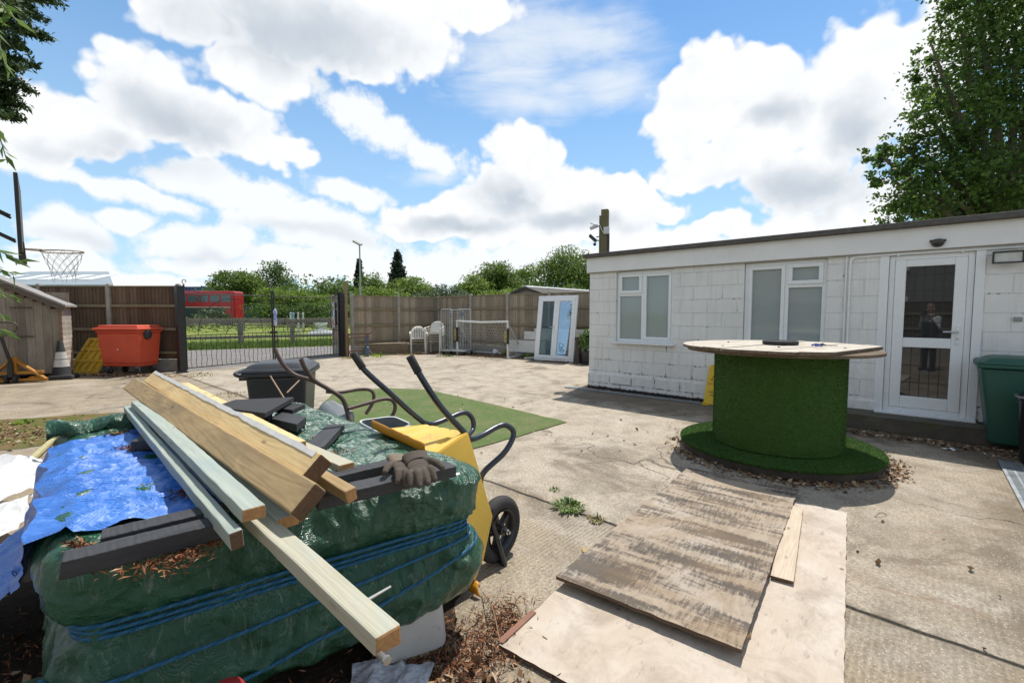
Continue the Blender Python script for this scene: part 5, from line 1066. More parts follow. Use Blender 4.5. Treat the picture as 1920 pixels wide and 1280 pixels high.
# ------------------------------------------------------------------ timber on the stack
newwood=wood('pale treated timber',(.50,.47,.36),(.38,.36,.27),stain=(.34,.42,.40),stainamt=.55)
greenw=wood('green-grey treated timber',(.40,.44,.38),(.29,.33,.29),stain=(.27,.36,.36),stainamt=.6)
brownw=wood('brown weathered beam',(.50,.36,.185),(.33,.22,.105),stain=(.17,.135,.085),stainamt=.6)
yelw=wood('yellow sawn beam',(.78,.60,.31),(.62,.44,.20),stain=(.34,.2,.09),stainamt=.35)
endw=wood('sawn end grain',(.50,.27,.11),(.33,.16,.06),grain=5,knots=False); endd=wood('dark end grain',(.16,.085,.045),(.08,.045,.025),grain=5,knots=False)
def timber(name,label,cat,a,c,w,h,roll,mat,end,group=None,bev=.004,warp=.0):
    rj=random.Random(label)
    a=at(*a); c=at(*c); x=(a-c); L=x.length; x.normalize(); y=Vector((0,0,1)).cross(x).normalized(); z=x.cross(y)
    M=(Matrix((x,y,z)).transposed()@Matrix.Rotation(radians(roll),3,'X')).to_4x4(); M.translation=(a+c)/2
    m=MB(); n=40
    for k in range(n):
        x0,x1=-L/2+L*k/n,-L/2+L*(k+1)/n; s0=warp*sin(pi*k/n); s1=warp*sin(pi*(k+1)/n); o0=len(m.v)
        if k==0: m.v+=[(x0,-w/2,-h/2+s0),(x0,w/2,-h/2+s0),(x0,w/2,h/2+s0),(x0,-w/2,h/2+s0)]; m.f.append((3,2,1,0) if False else (0,3,2,1)); m.m.append(1); last=0
        q=len(m.v); m.v+=[(x1,-w/2,-h/2+s1),(x1,w/2,-h/2+s1),(x1,w/2,h/2+s1),(x1,-w/2,h/2+s1)]
        for e in range(4):
            e2=(e+1)%4; m.f.append((last+e,last+e2,q+e2,q+e)); m.m.append(0)
        last=q
    m.f.append((last,last+1,last+2,last+3)); m.m.append(1)
    m.v=[(x+(rj.uniform(-.004,.004) if abs(abs(x)-L/2)<1e-6 else 0),y+.0016*noise.noise(Vector((x*6,y*30,z*30+L)))+.0007*rj.uniform(-1,1),z+.0016*noise.noise(Vector((x*6+9,y*30,z*30)))+.0007*rj.uniform(-1,1)) for x,y,z in m.v]
    o=m.build(name,[mat,end],bevel=bev,seg=2); o.matrix_world=M; tag(o,label,cat,group); return o
gT='timber lengths lying across the green stack'
timber('timber_length','slim grey-green timber length lying leftmost across the stack','timber',(444,1013,.874),(239,768,.888),.034,.05,4,greenw,endd,gT)
timber('timber_length','flat blue-green stained timber length with an orange sawn end','timber',(477,963,.925),(258,757,.93),.062,.038,-3,greenw,endw,gT,warp=.004)
long_=timber('timber_length','long pale timber jutting furthest out over the front of the stack','timber',(730,1202,.845),(262,772,.868),.060,.043,0,newwood,endw,gT,bev=.006)
timber('timber_beam','thick brown weathered timber beam with a dark rotten end','beam',(580,942,.945),(248,722,.975),.104,.054,42,brownw,endd,gT,bev=.006)
e_=timber('timber_beam','thick yellow timber beam with white paint along its upper edge','beam',(592,884,.985),(286,709,1.01),.104,.058,42,yelw,endd,gT,bev=.006)
timber('timber_length','short rough-ended brown timber sticking out beneath the yellow beam','timber',(660,929,.895),(352,742,.91),.038,.046,12,brownw,endw,gT)
timber('timber_length','green-grey timber with an orange end under the brown beam','timber',(541,978,.868),(335,800,.875),.065,.038,0,greenw,endw,gT)
timber('timber_length','pale batten ending to the right of the yellow beam by the black boards','timber',(651,876,.865),(372,754,.88),.07,.032,0,newwood,endw,gT)
timber('timber_length','pale batten with a short tip showing behind the yellow beam','timber',(562,836,.905),(345,722,.93),.06,.04,0,yelw,endw,gT)
timber('timber_offcut','short stub of timber with a torn orange end under the brown beam','timber',(352,837,.915),(302,786,.915),.075,.045,0,greenw,endw,gT)
# paint strip and mould
xl=e_.matrix_world; m=MB(); Lh=max(v.co.x for v in e_.data.vertices)
m.grid(90,2,lambda u,v:(-Lh+.04+(2*Lh-.07)*u,.052-.022*v-.006*noise.noise(Vector((u*30,v,1)))-.004*noise.noise(Vector((u*9,v,3))),.0302)); o=m.build('paint_strip',simple('flaking white paint',(.74,.73,.70),(.6,.58,.54),rough=.6,scale=14),e_,thick=.002)
m=MB(); m.tube([(0,0,0),(.035,0,0)],.0055,8); m.lathe([(.001,0),(.009,.0),(.009,.005),(.004,.006)],10,(.034,0,0),Matrix.Rotation(pi/2,3,'Y')); sc_=m.build('screw',simple('zinc screw',(.5,.5,.48),metal=.9,rough=.4),long_); 
Lx=max(v.co.x for v in long_.data.vertices); sc_.location=(Lx-.01,-.022,-.012)
m=MB(); pts=[Vector((0,.0,0)),Vector((0,.075,.006))]; m.tube(pts,[.0045,.003],7); s2_=m.build('screw',MATS['zinc screw'],long_); s2_.location=(Lx-.16,.028,-.008)
# black composite boards
comp=simple('charcoal composite board',(.022,.023,.026),(.045,.046,.05),rough=.62,scale=5,bumps=.5,bscale=40,stretch=(1,8,8),rnd=True); gB_='black composite boards on the stack'
timber('composite_board','black composite board lying nearest the front left edge','board',(116,1060,.838),(420,985,.838),.074,.05,0,comp,comp,gB_,bev=.003)
timber('composite_board','second black composite board just behind the front left one','board',(192,1014,.838),(425,958,.838),.074,.048,0,comp,comp,gB_,bev=.003)
timber('composite_board','black composite board under the brown work gloves','board',(592,938,.835),(846,878,.842),.09,.045,0,comp,comp,gB_,bev=.003)
timber('composite_board','black composite board just behind the one under the gloves','board',(590,906,.838),(770,866,.84),.085,.045,3,comp,comp,gB_,bev=.003)
timber('composite_board','short grey-black board lying alone on the tarp behind the beams','board',(586,845,.825),(630,800,.825),.10,.035,0,comp,comp,gB_,bev=.003)
timber('composite_board','black offcut poking out under the far end of slim timber','board',(268,835,.835),(300,812,.835),.10,.05,0,comp,comp,gB_,bev=.003)
def slab(lab,px,z,th_,mat=comp):
    P=[at(x,y,z) for x,y in px]; c=sum(P,Vector())/4; m=MB()
    m.hull8([p-c-Vector((0,0,th_)) for p in P]+[p-c for p in P]); o=m.build('rubber_slab' if mat is rubs else 'composite_offcut',mat,bevel=.003); o.location=c; tag(o,lab,'slab',None); return o
rubs=simple('black rubber tile',(.016,.017,.019),(.034,.035,.038),rough=.8,scale=120,bumps=.8,bscale=260)
slab('large flat black rubber tile lying on top of the black offcuts',((399,762),(497,774),(551,744),(440,749)),.945,.03,rubs)
slab('black rubber offcut propped under the right side of rubber tile',((497,762),(548,768),(572,757),(520,752)),.905,.03,rubs)
slab('brownish black block lying right of the pile of offcuts',((508,784),(556,795),(574,781),(524,770)),.885,.045)
slab('black block lying left beneath the rubber tile',((446,782),(504,786),(511,774),(455,770)),.885,.05)
slab('low black block at the bottom of the offcut pile',((470,800),(522,806),(530,793),(480,788)),.835,.03)
slab('small low black block by the needle litter on the tarp',((548,800),(572,794),(562,786),(540,792)),.835,.03)

# ------------------------------------------------------------------ work gloves
glovem=simple('brown suede glove',(.060,.046,.034),(.105,.082,.062),rough=.9,scale=9,bumps=.7,bscale=120,bdist=.004,dirt=((.05,.04,.032),5,.56)); gloveback=simple('pale glove back',(.22,.17,.12),(.13,.10,.075),rough=.85,scale=9,bumps=.5)
def glove(name,label,fl,M,cuffmat):
    th=bpy.data.objects.new(name,None); COL.objects.link(th); th.matrix_basis=M; tag(th,label,'glove','pair of work gloves')
    m=MB()
    def cap(pts,r): 
        pts=bez(pts,5); n=len(pts); m.tube(pts,[r*(1-.25*(k/(n-1))**2) for k in range(n)],10); m.ball(pts[-1],r*.78,6); m.ball(pts[0],r,6)
    m.ball((.045,0,.016),.05,10,(1.05,.86,.40)); m.ball((.015,0,.016),.042,10,(1.1,.9,.42)); m.ball((.08,.0,.018),.045,10,(.7,.98,.40))
    for k,(y,ln,cv,sp) in enumerate(((-.034,.058,1.3,-.12),(-.0115,.074,1.6,-.03),(.0115,.070,1.1,.05),(.033,.060,1.5,.13))):
        b0=Vector((.085,y,.018)); d=Vector((cos(sp),sin(sp),0))
        cap([b0,b0+d*ln*.45+Vector((0,0,.012*cv)),b0+d*ln*.85+Vector((0,0,.004*cv)),b0+d*ln*1.1+Vector((0,0,-.006))],.0150)
    cap([Vector((.015,.035*fl,.020)),Vector((.045,.055*fl,.026)),Vector((.07,.070*fl,.026)),Vector((.092,.080*fl,.020))],.0160)
    o=m.build('hand_part',glovem,th); md=o.modifiers.new('r','REMESH'); md.mode='VOXEL'; md.voxel_size=.0036; md.use_smooth_shade=True; sm_=o.modifiers.new('s','SMOOTH'); sm_.iterations=3
    m=MB(); m.grid(28,10,lambda u,v:((.012-.062*v),(.037+.010*v)*cos(2*pi*u),.016+(.016+.006*v)*sin(2*pi*u)+.003*sin(9*u+3*v)),closed_u=True); m.build('cuff',cuffmat,th,smooth=True,thick=.003)
def place(px,py,z,tx,ty,roll=0,tilt=0,sc=1.0):
    a=at(px,py,z); c=at(tx,ty,z); x=(c-a).normalized(); y=Vector((0,0,1)).cross(x); return Matrix.Translation(a)@Matrix((x,y,Vector((0,0,1)))).transposed().to_4x4()@Matrix.Rotation(tilt,4,'Y')@Matrix.Rotation(roll,4,'X')@Matrix.Scale(sc,4)
glove('work_glove','brown work glove lying palm down on top with spread fingers',1,place(782,872,.884,806,925,.12,.16,1.06),glovem)
glove('work_glove','brown work glove underneath with its pale back showing',-1,place(750,876,.864,782,925,-.2,.13,1.02),gloveback)

# ------------------------------------------------------------------ wheelbarrows standing on their noses against the stack
yelb=simple('yellow barrow plastic',(.78,.50,.08),(.70,.43,.065),rough=.45,scale=3,bumps=.1,dirt=((.42,.27,.08),4,.6)); yelin=simple('amber barrow lip',(.62,.27,.012),(.50,.20,.01),rough=.5,scale=5,dirt=((.16,.09,.03),9,.58))
navy=simple('dark blue painted tube',(.014,.018,.026),(.022,.028,.038),rough=.28,scale=6,coat=.3,bumps=.05,dirt=((.09,.09,.085),12,.68))
wbw=thing('wheelbarrow','yellow wheelbarrow with dark tube handles stood on its nose against the stack','wheelbarrow',at(935,1060))
O=wbw.location.copy()
def L_(p): return Vector(p)-O
RT=[L_(atd(816,852,2.27)),L_(atd(716,806,2.62))]      # rim at the handle end: near, far
RB=[L_((-.205,2.36,.07)),L_((-.50,2.60,.09))]        # rim at the nose
FT=[L_(atd(876,812,2.50)),L_(atd(798,797,2.83))]      # floor at the handle end
FB=[L_((-.115,2.50,.36)),L_((-.40,2.74,.36))]; FN=[L_((-.165,2.46,.13)),L_((-.43,2.68,.14))]
def quad(m,a,b_,c,d,n=10,amp=.0):
    m.grid(n,n,lambda u,v:(a*(1-u)+b_*u)*(1-v)+(d*(1-u)+c*u)*v)
m=MB(); 
def ribs(a,b_,c,d):
    nrm=(b_-a).cross(d-a).normalized()
    m.grid(41,8,lambda u,v:(a*(1-u)+b_*u)*(1-v)+(d*(1-u)+c*u)*v+nrm*(.010*(1 if int(u*12)%3==1 else 0)))
ribs(RT[0],RT[1],FT[1],FT[0]); quad(m,FT[0],FT[1],FB[1],FB[0]); quad(m,FB[0],FB[1],FN[1],FN[0]); quad(m,FN[0],FN[1],RB[1],RB[0])
quad(m,RT[0],FT[0],FB[0],RB[0]); quad(m,RB[0],FB[0],FN[0],FN[0]); quad(m,RT[1],RB[1],FB[1],FT[1]); quad(m,RB[1],FN[1],FN[1],FB[1])
m.build('tray',yelb,wbw,thick=.006)
m=MB()
def lip(a,b_,out,w,drop): 
    d_=(b_-a).normalized(); ax=d_.cross(out).normalized()
    m.grid(24,8,lambda u,v:a*(1-u)+b_*u+out*(w*v)+ax*(drop*sin(v*pi*.9))*1.0+Vector((0,0,.004*noise.noise(Vector((u*8,v*3,0))))))
nb=(RT[0]-RB[0]).normalized(); lip(RT[0],RT[1],(nb*.9+Vector((-.45,-.35,.1))*.6).normalized(),.085,-.03)
m.build('tray_lip',yelin,wbw,smooth=True,thick=.006); m=MB()
lip(RB[0]+Vector((.03,-.02,.0)),RB[1],Vector((.1,-.25,-.5)).normalized(),.07,.02); m.build('tray_lip',yelin,wbw,smooth=True,thick=.006)
def tubeobj(pts,r,mat,parent,nm,n=12): m=MB(); m.tube(bez(pts,8),r,n); return m.build(nm,mat,parent,smooth=True)
hn=[(770,670,2.45),(788,704,2.46),(826,762,2.48),(868,808,2.51),(882,823,2.53),(905,815,2.62),(932,800,2.72),(948,797,2.76),(961,806,2.78),(961,822,2.76),(944,850,2.70),(908,884,2.62),(901,908,2.60),(911,948,2.605),(930,1005,2.61),(946,1058,2.625)]
tubeobj([L_(atd(*p)) for p in hn],.0175,navy,wbw,'handle_tube')
hf=[(664,665,2.75),(684,694,2.76),(735,740,2.80),(782,782,2.86),(806,795,2.90),(836,786,3.0),(862,775,3.1),(877,775,3.14),(887,788,3.15),(886,806,3.12),(872,822,3.0),(850,850,2.92),(868,930,2.80),(905,1020,2.76),(926,1052,2.72)]
tubeobj([L_(atd(*p)) for p in hf],.0175,navy,wbw,'handle_tube')
for a,c in (((768,667,2.449),(784,697,2.458)),((662,662,2.749),(680,689,2.758))):
    A=L_(atd(*a)); B=L_(atd(*c)); m=MB(); d=(B-A); m.tube([A,A+d*.04,A+d*.96,B,B,B+d*.03],[.020,.0225,.0225,.021,.025,.025],14); m.build('grip',rub,wbw,smooth=True)
m=MB(); m.tube([L_(atd(900,905,2.6)),L_(atd(872,925,2.8))],.012,8); m.tube([L_(atd(944,1052,2.63)),L_(atd(924,1050,2.72))],.014,8); m.build('cross_brace',navy,wbw,smooth=True)
WC=L_(atd(934,1000,2.69)); wax=Vector((-.80,.60,0)).normalized(); wz=-WC.z-0; WC=Vector((WC.x,WC.y,.195-O.z))
def wheel(parent,c,ax,R_,tw,rimm,spokes=5):
    q=ax.to_track_quat('Z','Y').to_matrix()
    m=MB(); prof=[]
    for k in range(13):
        a=-pi*.80+2*pi*.80*k/12; prof.append((R_-tw*.5+tw*.5*cos(a),tw*.5*sin(a)))
    m.lathe(prof,56,c,q,cap=False)
    m.build('tyre',rub,parent,smooth=True)
    m=MB(); r0=R_-tw*.95
    m.lathe([(r0,-.035),(r0+.008,-.04),(r0+.004,0),(r0+.008,.04),(r0,.035),(r0-.012,.02),(r0-.012,-.02),(r0,-.035)],40,c,q,cap=False)
    m.lathe([(.022,-.05),(.03,-.045),(.03,.045),(.022,.05)],20,c,q)
    for k in range(spokes):
        a=2*pi*k/spokes; d=q@Vector((cos(a),sin(a),0)); m.bar(Vector(c)+d*.02,Vector(c)+d*(r0-.008),.035,.02,0)
    m.build('rim',rimm,parent,smooth=True)
wheel(wbw,WC,wax,.197,.085,blackp)
m=MB(); m.tube([WC-wax*.09,WC+wax*.09],.009,10); m.tube([WC-wax*.075,WC-wax*.06],.017,6); m.build('axle',chrome,wbw)
# second barrow: rusty tubes and a grey metal tray
w2=thing('wheelbarrow','old wheelbarrow with rusty brown handles and a grey metal tray','wheelbarrow',Vector((-1.2,3.7,0))); O=w2.location.copy()
rbrown=simple('rusty brown tube',(.10,.058,.042),(.065,.04,.032),rough=.55,scale=22,bumps=.25,dirt=((.17,.10,.07),14,.62))
t1=[(564,672,3.35),(572,690,3.36),(588,712,3.40),(614,728,3.44),(640,745,3.46),(650,768,3.46),(655,790,3.44)]
t2=[(514,653,3.75),(530,682,3.76),(552,702,3.78),(585,713,3.80),(615,728,3.84),(640,746,3.86),(652,766,3.86),(658,784,3.84)]
tubeobj([L_(atd(*p)) for p in t1],.0165,rbrown,w2,'handle_tube'); tubeobj([L_(atd(*p)) for p in t2],.0165,rbrown,w2,'handle_tube')
tubeobj([L_(atd(*p)) for p in ((612,734,3.86),(640,735,3.95),(672,730,4.05),(694,731,4.08),(701,742,4.08),(697,758,4.05),(686,776,4.0))],.0155,rbrown,w2,'leg'); tubeobj([L_(atd(*p)) for p in ((652,766,3.46),(684,757,3.58),(718,748,3.70),(735,750,3.74),(741,762,3.74),(736,778,3.72),(720,800,3.66))],.0155,rbrown,w2,'leg')
greyt=simple('dull galvanised tray',(.34,.36,.36),(.26,.28,.28),rough=.45,scale=5,metal=.5,bumps=.1,dirt=((.3,.3,.28),8,.55))
P=[L_(atd(*p)) for p in ((586,757,3.75),(637,790,3.35),(671,786,3.42),(668,768,3.46),(625,746,3.8),(594,748,3.95))]
m=MB(); dn_=Vector((-.25,-.12,-.62)); 
a0,b0,c0_,d0=L_(atd(600,752,3.80)),L_(atd(630,786,3.38)),L_(atd(668,768,3.48)),L_(atd(626,745,3.88))
m.hull8([a0+dn_,b0+dn_,c0_+Vector((.0,0,-.62)),d0+Vector((0,0,-.62)),a0,b0,c0_,d0]); m.build('tray',greyt,w2,bevel=.05,seg=4)
wheel(w2,Vector((.35,-.05,.19)),Vector((-.75,.66,0)).normalized(),.19,.08,greyt)
# grey plastic box
gb1=[at(668,790,.80),at(716,816,.80),at(774,797,.80),at(738,781,.80)]; c=sum(gb1,Vector())/4
bx_=thing('plastic_box','open grey plastic box with a pale rim between the two wheelbarrows','box',V2(c))
Pm=[p-V2(c) for p in gb1]; m=MB(); n4=4
def rr(P,k,z,nc=6,r=.25):
    out=[]; 
    for i in range(4):
        p=P[i]; a=P[i-1]; b_=P[(i+1)%4]
        for j in range(nc+1):
            t=j/nc; q=(p.lerp(a,r*(1-t)).lerp(p.lerp(b_,r*t),t)) ; out.append(Vector((q.x*k,q.y*k,z)))
    return out
def loft(m,rings):
    o=len(m.v); n=len(rings[0])
    for r in rings: m.v+=[tuple(p) for p in r]
    for j in range(len(rings)-1):
        for i in range(n): i2=(i+1)%n; m.f.append((o+j*n+i,o+j*n+i2,o+(j+1)*n+i2,o+(j+1)*n+i)); m.m.append(0)
    m.f.append(tuple(o+(len(rings)-1)*n+i for i in range(n))); m.m.append(0)
loft(m,[rr(Pm,.82,.0),rr(Pm,.97,.79),rr(Pm,.97,.80),rr(Pm,.93,.80),rr(Pm,.85,.35)]); m.build('box_body',simple('grey plastic box',(.20,.22,.235),(.16,.18,.19),rough=.5,scale=4),bx_,smooth=True)
m=MB(); loft(m,[rr(Pm,.96,.775),rr(Pm,1.02,.778),rr(Pm,1.03,.80),rr(Pm,1.01,.808),rr(Pm,.94,.806)]); m.f.pop(); m.m.pop(); m.build('rim',simple('pale box rim',(.66,.68,.68),rough=.4),bx_,smooth=True)
# white tub under the front right of the stack, crumpled sheet, green and red things at the edge
p=at(766,1252); tub=thing('plastic_tub','upturned dirty white plastic tub under the front corner of the stack','tub',p+Vector((-.03,.13,0)),.45)
m=MB(); sq=[Vector((-.15,-.11,0)),Vector((.15,-.11,0)),Vector((.15,.11,0)),Vector((-.15,.11,0))]
loft(m,[rr(sq,1.0,.03,r=.2),rr(sq,1.02,.05,r=.2),rr(sq,.85,.34,r=.2),rr(sq,.80,.355,r=.2)]); m.build('tub_body',simple('speckled white plastic',(.52,.51,.48),(.44,.43,.40),rough=.5,scale=5,dirt=((.2,.19,.17),34,.6)),tub,smooth=True)
m=MB(); m.box((0,0,.015),(.26,.2,.03)); m.build('packing_block',simple('yellowish foam',(.42,.36,.2),rough=.9),tub)
sheet('plastic_sheet',tarp('grey white film',(.50,.51,.55),(.58,.59,.62),.45,da=.5,dirtc=(.2,.19,.18)),(at(650,1300,.01),at(800,1300,.01),at(818,1254,.02),at(672,1246,.02)),'crumpled pale plastic film on the ground below the stack','sheet',.03,9,fr=7)
p=at(20,1332,.40); m=MB(); m.lathe([(.14,0),(.145,.36),(.155,.365),(.15,.385),(.11,.395),(.001,.40)],40); o=m.build('green_tub',simple('dark green plastic',(.01,.075,.03),rough=.4),smooth=True); o.location=(p.x,p.y,0); tag(o,'dark green round lidded tub at the bottom left corner','tub')
p=atd(424,1292,1.16); mk=thing('marker_post','short red post with a white cap band in front of the stack','post',(p.x,p.y,0)); zt=p.z
m=MB(); m.lathe([(.045,0),(.045,zt-.03),(.047,zt-.01),(.04,zt+.004),(.03,zt+.01),(.001,zt+.012)],24); m.build('post_tube',simple('red plastic',(.42,.03,.03),rough=.4),mk,smooth=True)
m=MB(); m.lathe([(.0475,zt-.05),(.0475,zt-.03)],24,cap=False); m.build('band',upvc,mk)
# wheelie bin behind the stack
wb2=thing('wheelie_bin','dark grey wheelie bin with a domed lid standing behind the stack','wheelie bin',Vector((-2.30,4.55,0)),.25); wb2.scale=(.9,.9,1)
dgrey=simple('dark grey bin plastic',(.028,.030,.034),(.04,.043,.047),rough=.42,scale=3,bumps=.12,bscale=60,dirt=((.09,.09,.09),7,.64))
def wheelie(th,mat,H=1.0,rz=0):
    m=MB(); taper(m,.06,.90*H,.48,.46,.58,.66); m.build('body',mat,th,bevel=.03,seg=3)
    m=MB(); taper(m,.90*H,.94*H,.66,.72,.66,.72); m.build('rim',mat,th,bevel=.012)
    m=MB(); taper(m,.942*H,.975*H,.67,.74,.63,.68); 
    m.grid(26,16,lambda u,v:((u-.5)*.62,(v-.5)*.62,.972*H+.055*(max(0,1-abs(2*u-1)**5)*max(0,1-abs(2*v-1)**5))**.5)); m.build('lid',mat,th,bevel=.015,smooth=True)
    m=MB(); m.tube(bez([(-.33,-.20,.89*H),(-.42,-.20,.92*H),(-.43,0,.925*H),(-.42,.20,.92*H),(-.33,.20,.89*H)],5),.02,8); m.box((-.36,.1,.88*H),(.10,.05,.06)); m.box((-.36,-.1,.88*H),(.10,.05,.06)); m.build('handle',mat,th,smooth=True)
    for y in (-.27,.27):
        m=MB(); m.lathe([(.03,-.025),(.095,-.025),(.1,0),(.095,.025),(.03,.025)],20,(-.27,y,.1),Matrix.Rotation(pi/2,3,'X')); m.build('wheel',rub,th)
wheelie(wb2,dgrey,1.0)
# bare sticks leaning by the bin, pale stake on the lawn
sk=wood('pale stake wood',(.50,.45,.24),(.38,.33,.17),knots=False)
for a,c,lab,r in (((507,705,3.95),(535,750,3.7),'thin pinkish stick leaning against the dark grey bin',.007),((561,713,3.95),(538,736,3.75),'thin pale stick crossing beside the dark grey bin',.006)):
    m=MB(); A=atd(*a); m.tube([Vector(),atd(*c)-A],r,6); o=m.build('stick',simple('stick bark',(.38,.25,.17),(.3,.2,.13),rough=.8)); o.location=A; tag(o,lab,'stick')
o=timber('wooden_stake','long pale wooden stake lying across the mossy lawn at the left','stake',(8,908,.05),(99,824,.05),.05,.035,0,sk,sk)

# ------------------------------------------------------------------ cable drum table
DC=Vector((2.86,4.88,0)); turf=M_('artificial turf',lambda t,bs:None)
def turff(t,bs):
    o=t.coord('Object'); n=t.noise(o,90,4,.7); b=t.noise(o,3,5,.6); g=t.new('ShaderNodeNewGeometry')
    col=t.mix(t.ramp(n,[(.3,0.0),(.7,1.0)]),(.028,.075,.009,1),(.062,.14,.022,1)); col=t.mix(t.ramp(b,[(.4,0.0),(.7,.4)]),col,(.05,.085,.02,1))
    t.put(bs.inputs['Base Color'],col); bs.inputs['Roughness'].default_value=.75; bs.inputs['Specular IOR Level'].default_value=.25; bump(t,bs,n,.9,.008)
bpy.data.materials.remove(MATS.pop('artificial turf')); turf=M_('artificial turf',turff)
blade=leafmat('turf blade',(.03,.08,.011),(.085,.185,.036),.2,.6)
def blades(name,P,N,h,mat,parent=None,w=.0022):
    P=np.asarray(P,float); N=np.asarray(N,float); n=len(P); d=N+RNG.normal(0,.55,(n,3)); d/=np.linalg.norm(d,axis=1)[:,None]; s=np.cross(d,RNG.normal(size=(n,3))); s/=np.linalg.norm(s,axis=1)[:,None]+1e-9
    hh=(h*RNG.uniform(.6,1.2,n))[:,None]; V=np.concatenate([P-s*w,P+s*w,P+d*hh],1).reshape(-1,3); F=np.arange(3*n).reshape(-1,3); return npmesh(name,V,F,mat,parent)
ct_=thing('cable_drum_table','wooden cable drum table wrapped in green artificial turf','cable drum',DC)
oldw=wood('weathered drum plank',(.62,.57,.49),(.42,.37,.30),grain=9,rough=.8,stain=(.28,.23,.18),stainamt=.5); sidew=wood('dark drum edge',(.22,.165,.11),(.11,.08,.055),grain=9,rough=.85,stain=(.05,.04,.03),stainamt=.6,knots=False)
PD=atan2(.575,.818); R_=.955
def plank_disc(parent,name,z0,z1,R,ang,cut,mat,edge):
    n=9; w=2*R/n
    for k in range(n):
        y0=-R+w*k+.003; y1=y0+w-.006
        if cut is not None and y0<-cut: continue
        poly=[]; 
        for j in range(9): y=y0+(y1-y0)*j/8; poly.append((sqrt(max(R*R-y*y,.0004)),y))
        for j in range(8,-1,-1): y=y0+(y1-y0)*j/8; poly.append((-sqrt(max(R*R-y*y,.0004)),y))
        m=MB(); dz=random.uniform(-.003,.003); m.prism(poly,z0,z1+dz); m.m=[edge_i for edge_i in ([1,0]+[1]*(len(m.f)-2))]
        o=m.build(name,[mat,edge],parent,bevel=.004); o.rotation_euler=(0,0,ang)
plank_disc(ct_,'top_plank',1.128,1.160,R_,PD,.76,oldw,sidew)
m=MB(); m.lathe([(.001,1.098),(R_-.05,1.098),(R_-.05,1.126),(.001,1.126)],80,cap=False); m.build('under_layer',sidew,ct_)
RD=.615
m=MB(); m.lathe([(RD,.12),(RD,1.097)],128,cap=False); m.build('turf_drum',turf,ct_,smooth=True)
m=MB(); m.lathe([(.001,.105),(R_-.008,.105),(R_,.10),(R_,.085)],110,cap=False); m.build('turf_base',turf,ct_,smooth=True)
m=MB(); m.lathe([(R_-.01,.0),(R_-.006,.086),(R_-.02,.088)],80,cap=False); m.build('base_flange',simple('dark rotten flange',(.035,.027,.02),(.07,.055,.04),rough=.95,scale=8),ct_)
n=70000; a=RNG.uniform(0,2*pi,n); z=RNG.uniform(.11,1.095,n); P=np.stack([RD*np.cos(a),RD*np.sin(a),z],1); Nn=np.stack([np.cos(a),np.sin(a),np.full(n,.15)],1); kind(blades('turf_pile',P,Nn,.011,blade,ct_),'stuff')
n=52000; a=RNG.uniform(0,2*pi,n); r=np.sqrt(RNG.uniform(RD**2,R_**2,n)); P=np.stack([r*np.cos(a),r*np.sin(a),np.full(n,.104)],1); Nn=np.tile([0,0,1.0],(n,1)); kind(blades('turf_pile',P,Nn,.014,blade,ct_),'stuff')
n=9000; a=RNG.uniform(0,2*pi,n); P=np.stack([R_*np.cos(a),R_*np.sin(a),RNG.uniform(.08,.104,n)],1); Nn=np.stack([np.cos(a),np.sin(a),np.full(n,.2)],1); kind(blades('turf_fringe',P,Nn,.014,blade,ct_),'stuff')
m=MB()
for (ra,rr_) in ((.25,.6),(2.2,.55),(3.4,.7),(4.2,.4),(5.3,.62)): m.lathe([(.012,1.160),(.012,1.168),(.001,1.169)],8,(rr_*cos(ra),rr_*sin(ra),0))
m.build('bolt',simple('rusty bolt',(.09,.055,.035),rough=.8),ct_)
p=at(1463,644,1.17); th=thing('round_lid','black round rubber disc lying on the cable drum table','disc',(p.x,p.y,1.163))
m=MB(); m.lathe([(.001,0),(.165,0),(.172,.008),(.172,.034),(.165,.04),(.15,.04),(.145,.034),(.001,.034)],48); m.build('disc_body',rub,th,smooth=True)
p=at(1540,649,1.165); kk=thing('pliers','blue-handled pliers with a key ring on the drum table','pliers',(p.x,p.y,1.165),.3)
m=MB(); m.tube(bez([(0,0,.012),(-.05,.02,.02),(-.10,.022,.012)],5),.009,7); m.tube(bez([(0,0,.012),(-.05,-.02,.012),(-.10,-.015,.012)],5),.009,7); m.build('grip',simple('blue grip',(.03,.05,.35),rough=.4),kk,smooth=True)
m=MB(); m.bar((0,0,.012),(.055,.004,.012),.022,.012); m.ball((0,0,.014),.016,6); m.tube([(.10+.03*cos(q*.5),.0+.03*sin(q*.5),.006) for q in range(13)],.003,5); m.bar((.13,0,.005),(.19,-.02,.005),.016,.005); m.build('jaw',simple('dark steel',(.06,.06,.06),metal=.8,rough=.4),kk)
for k,(x,y,s) in enumerate(((1350,657,.02),(1300,646,.016),(1487,662,.017),(1420,650,.013))):
    p=at(x,y,1.163); m=MB(); m.grid(6,4,lambda u,v:((u-.5)*s*2.2,(v-.5)*s*1.2*(1-abs(2*u-1)),.004+.012*abs(u-.5))); o=m.build('dry_leaf',simple('dry leaf brown',(.22,.11,.05),(.3,.18,.09),rough=.8)); o.location=p; o.rotation_euler=(0,0,k*1.7); tag(o,('curled brown leaf near the front left of the drum table top','curled brown leaf at the far left rim of drum table','brown leaf at front of the drum table below the black disc','small brown leaf left of the black disc on drum table')[k],'leaf')
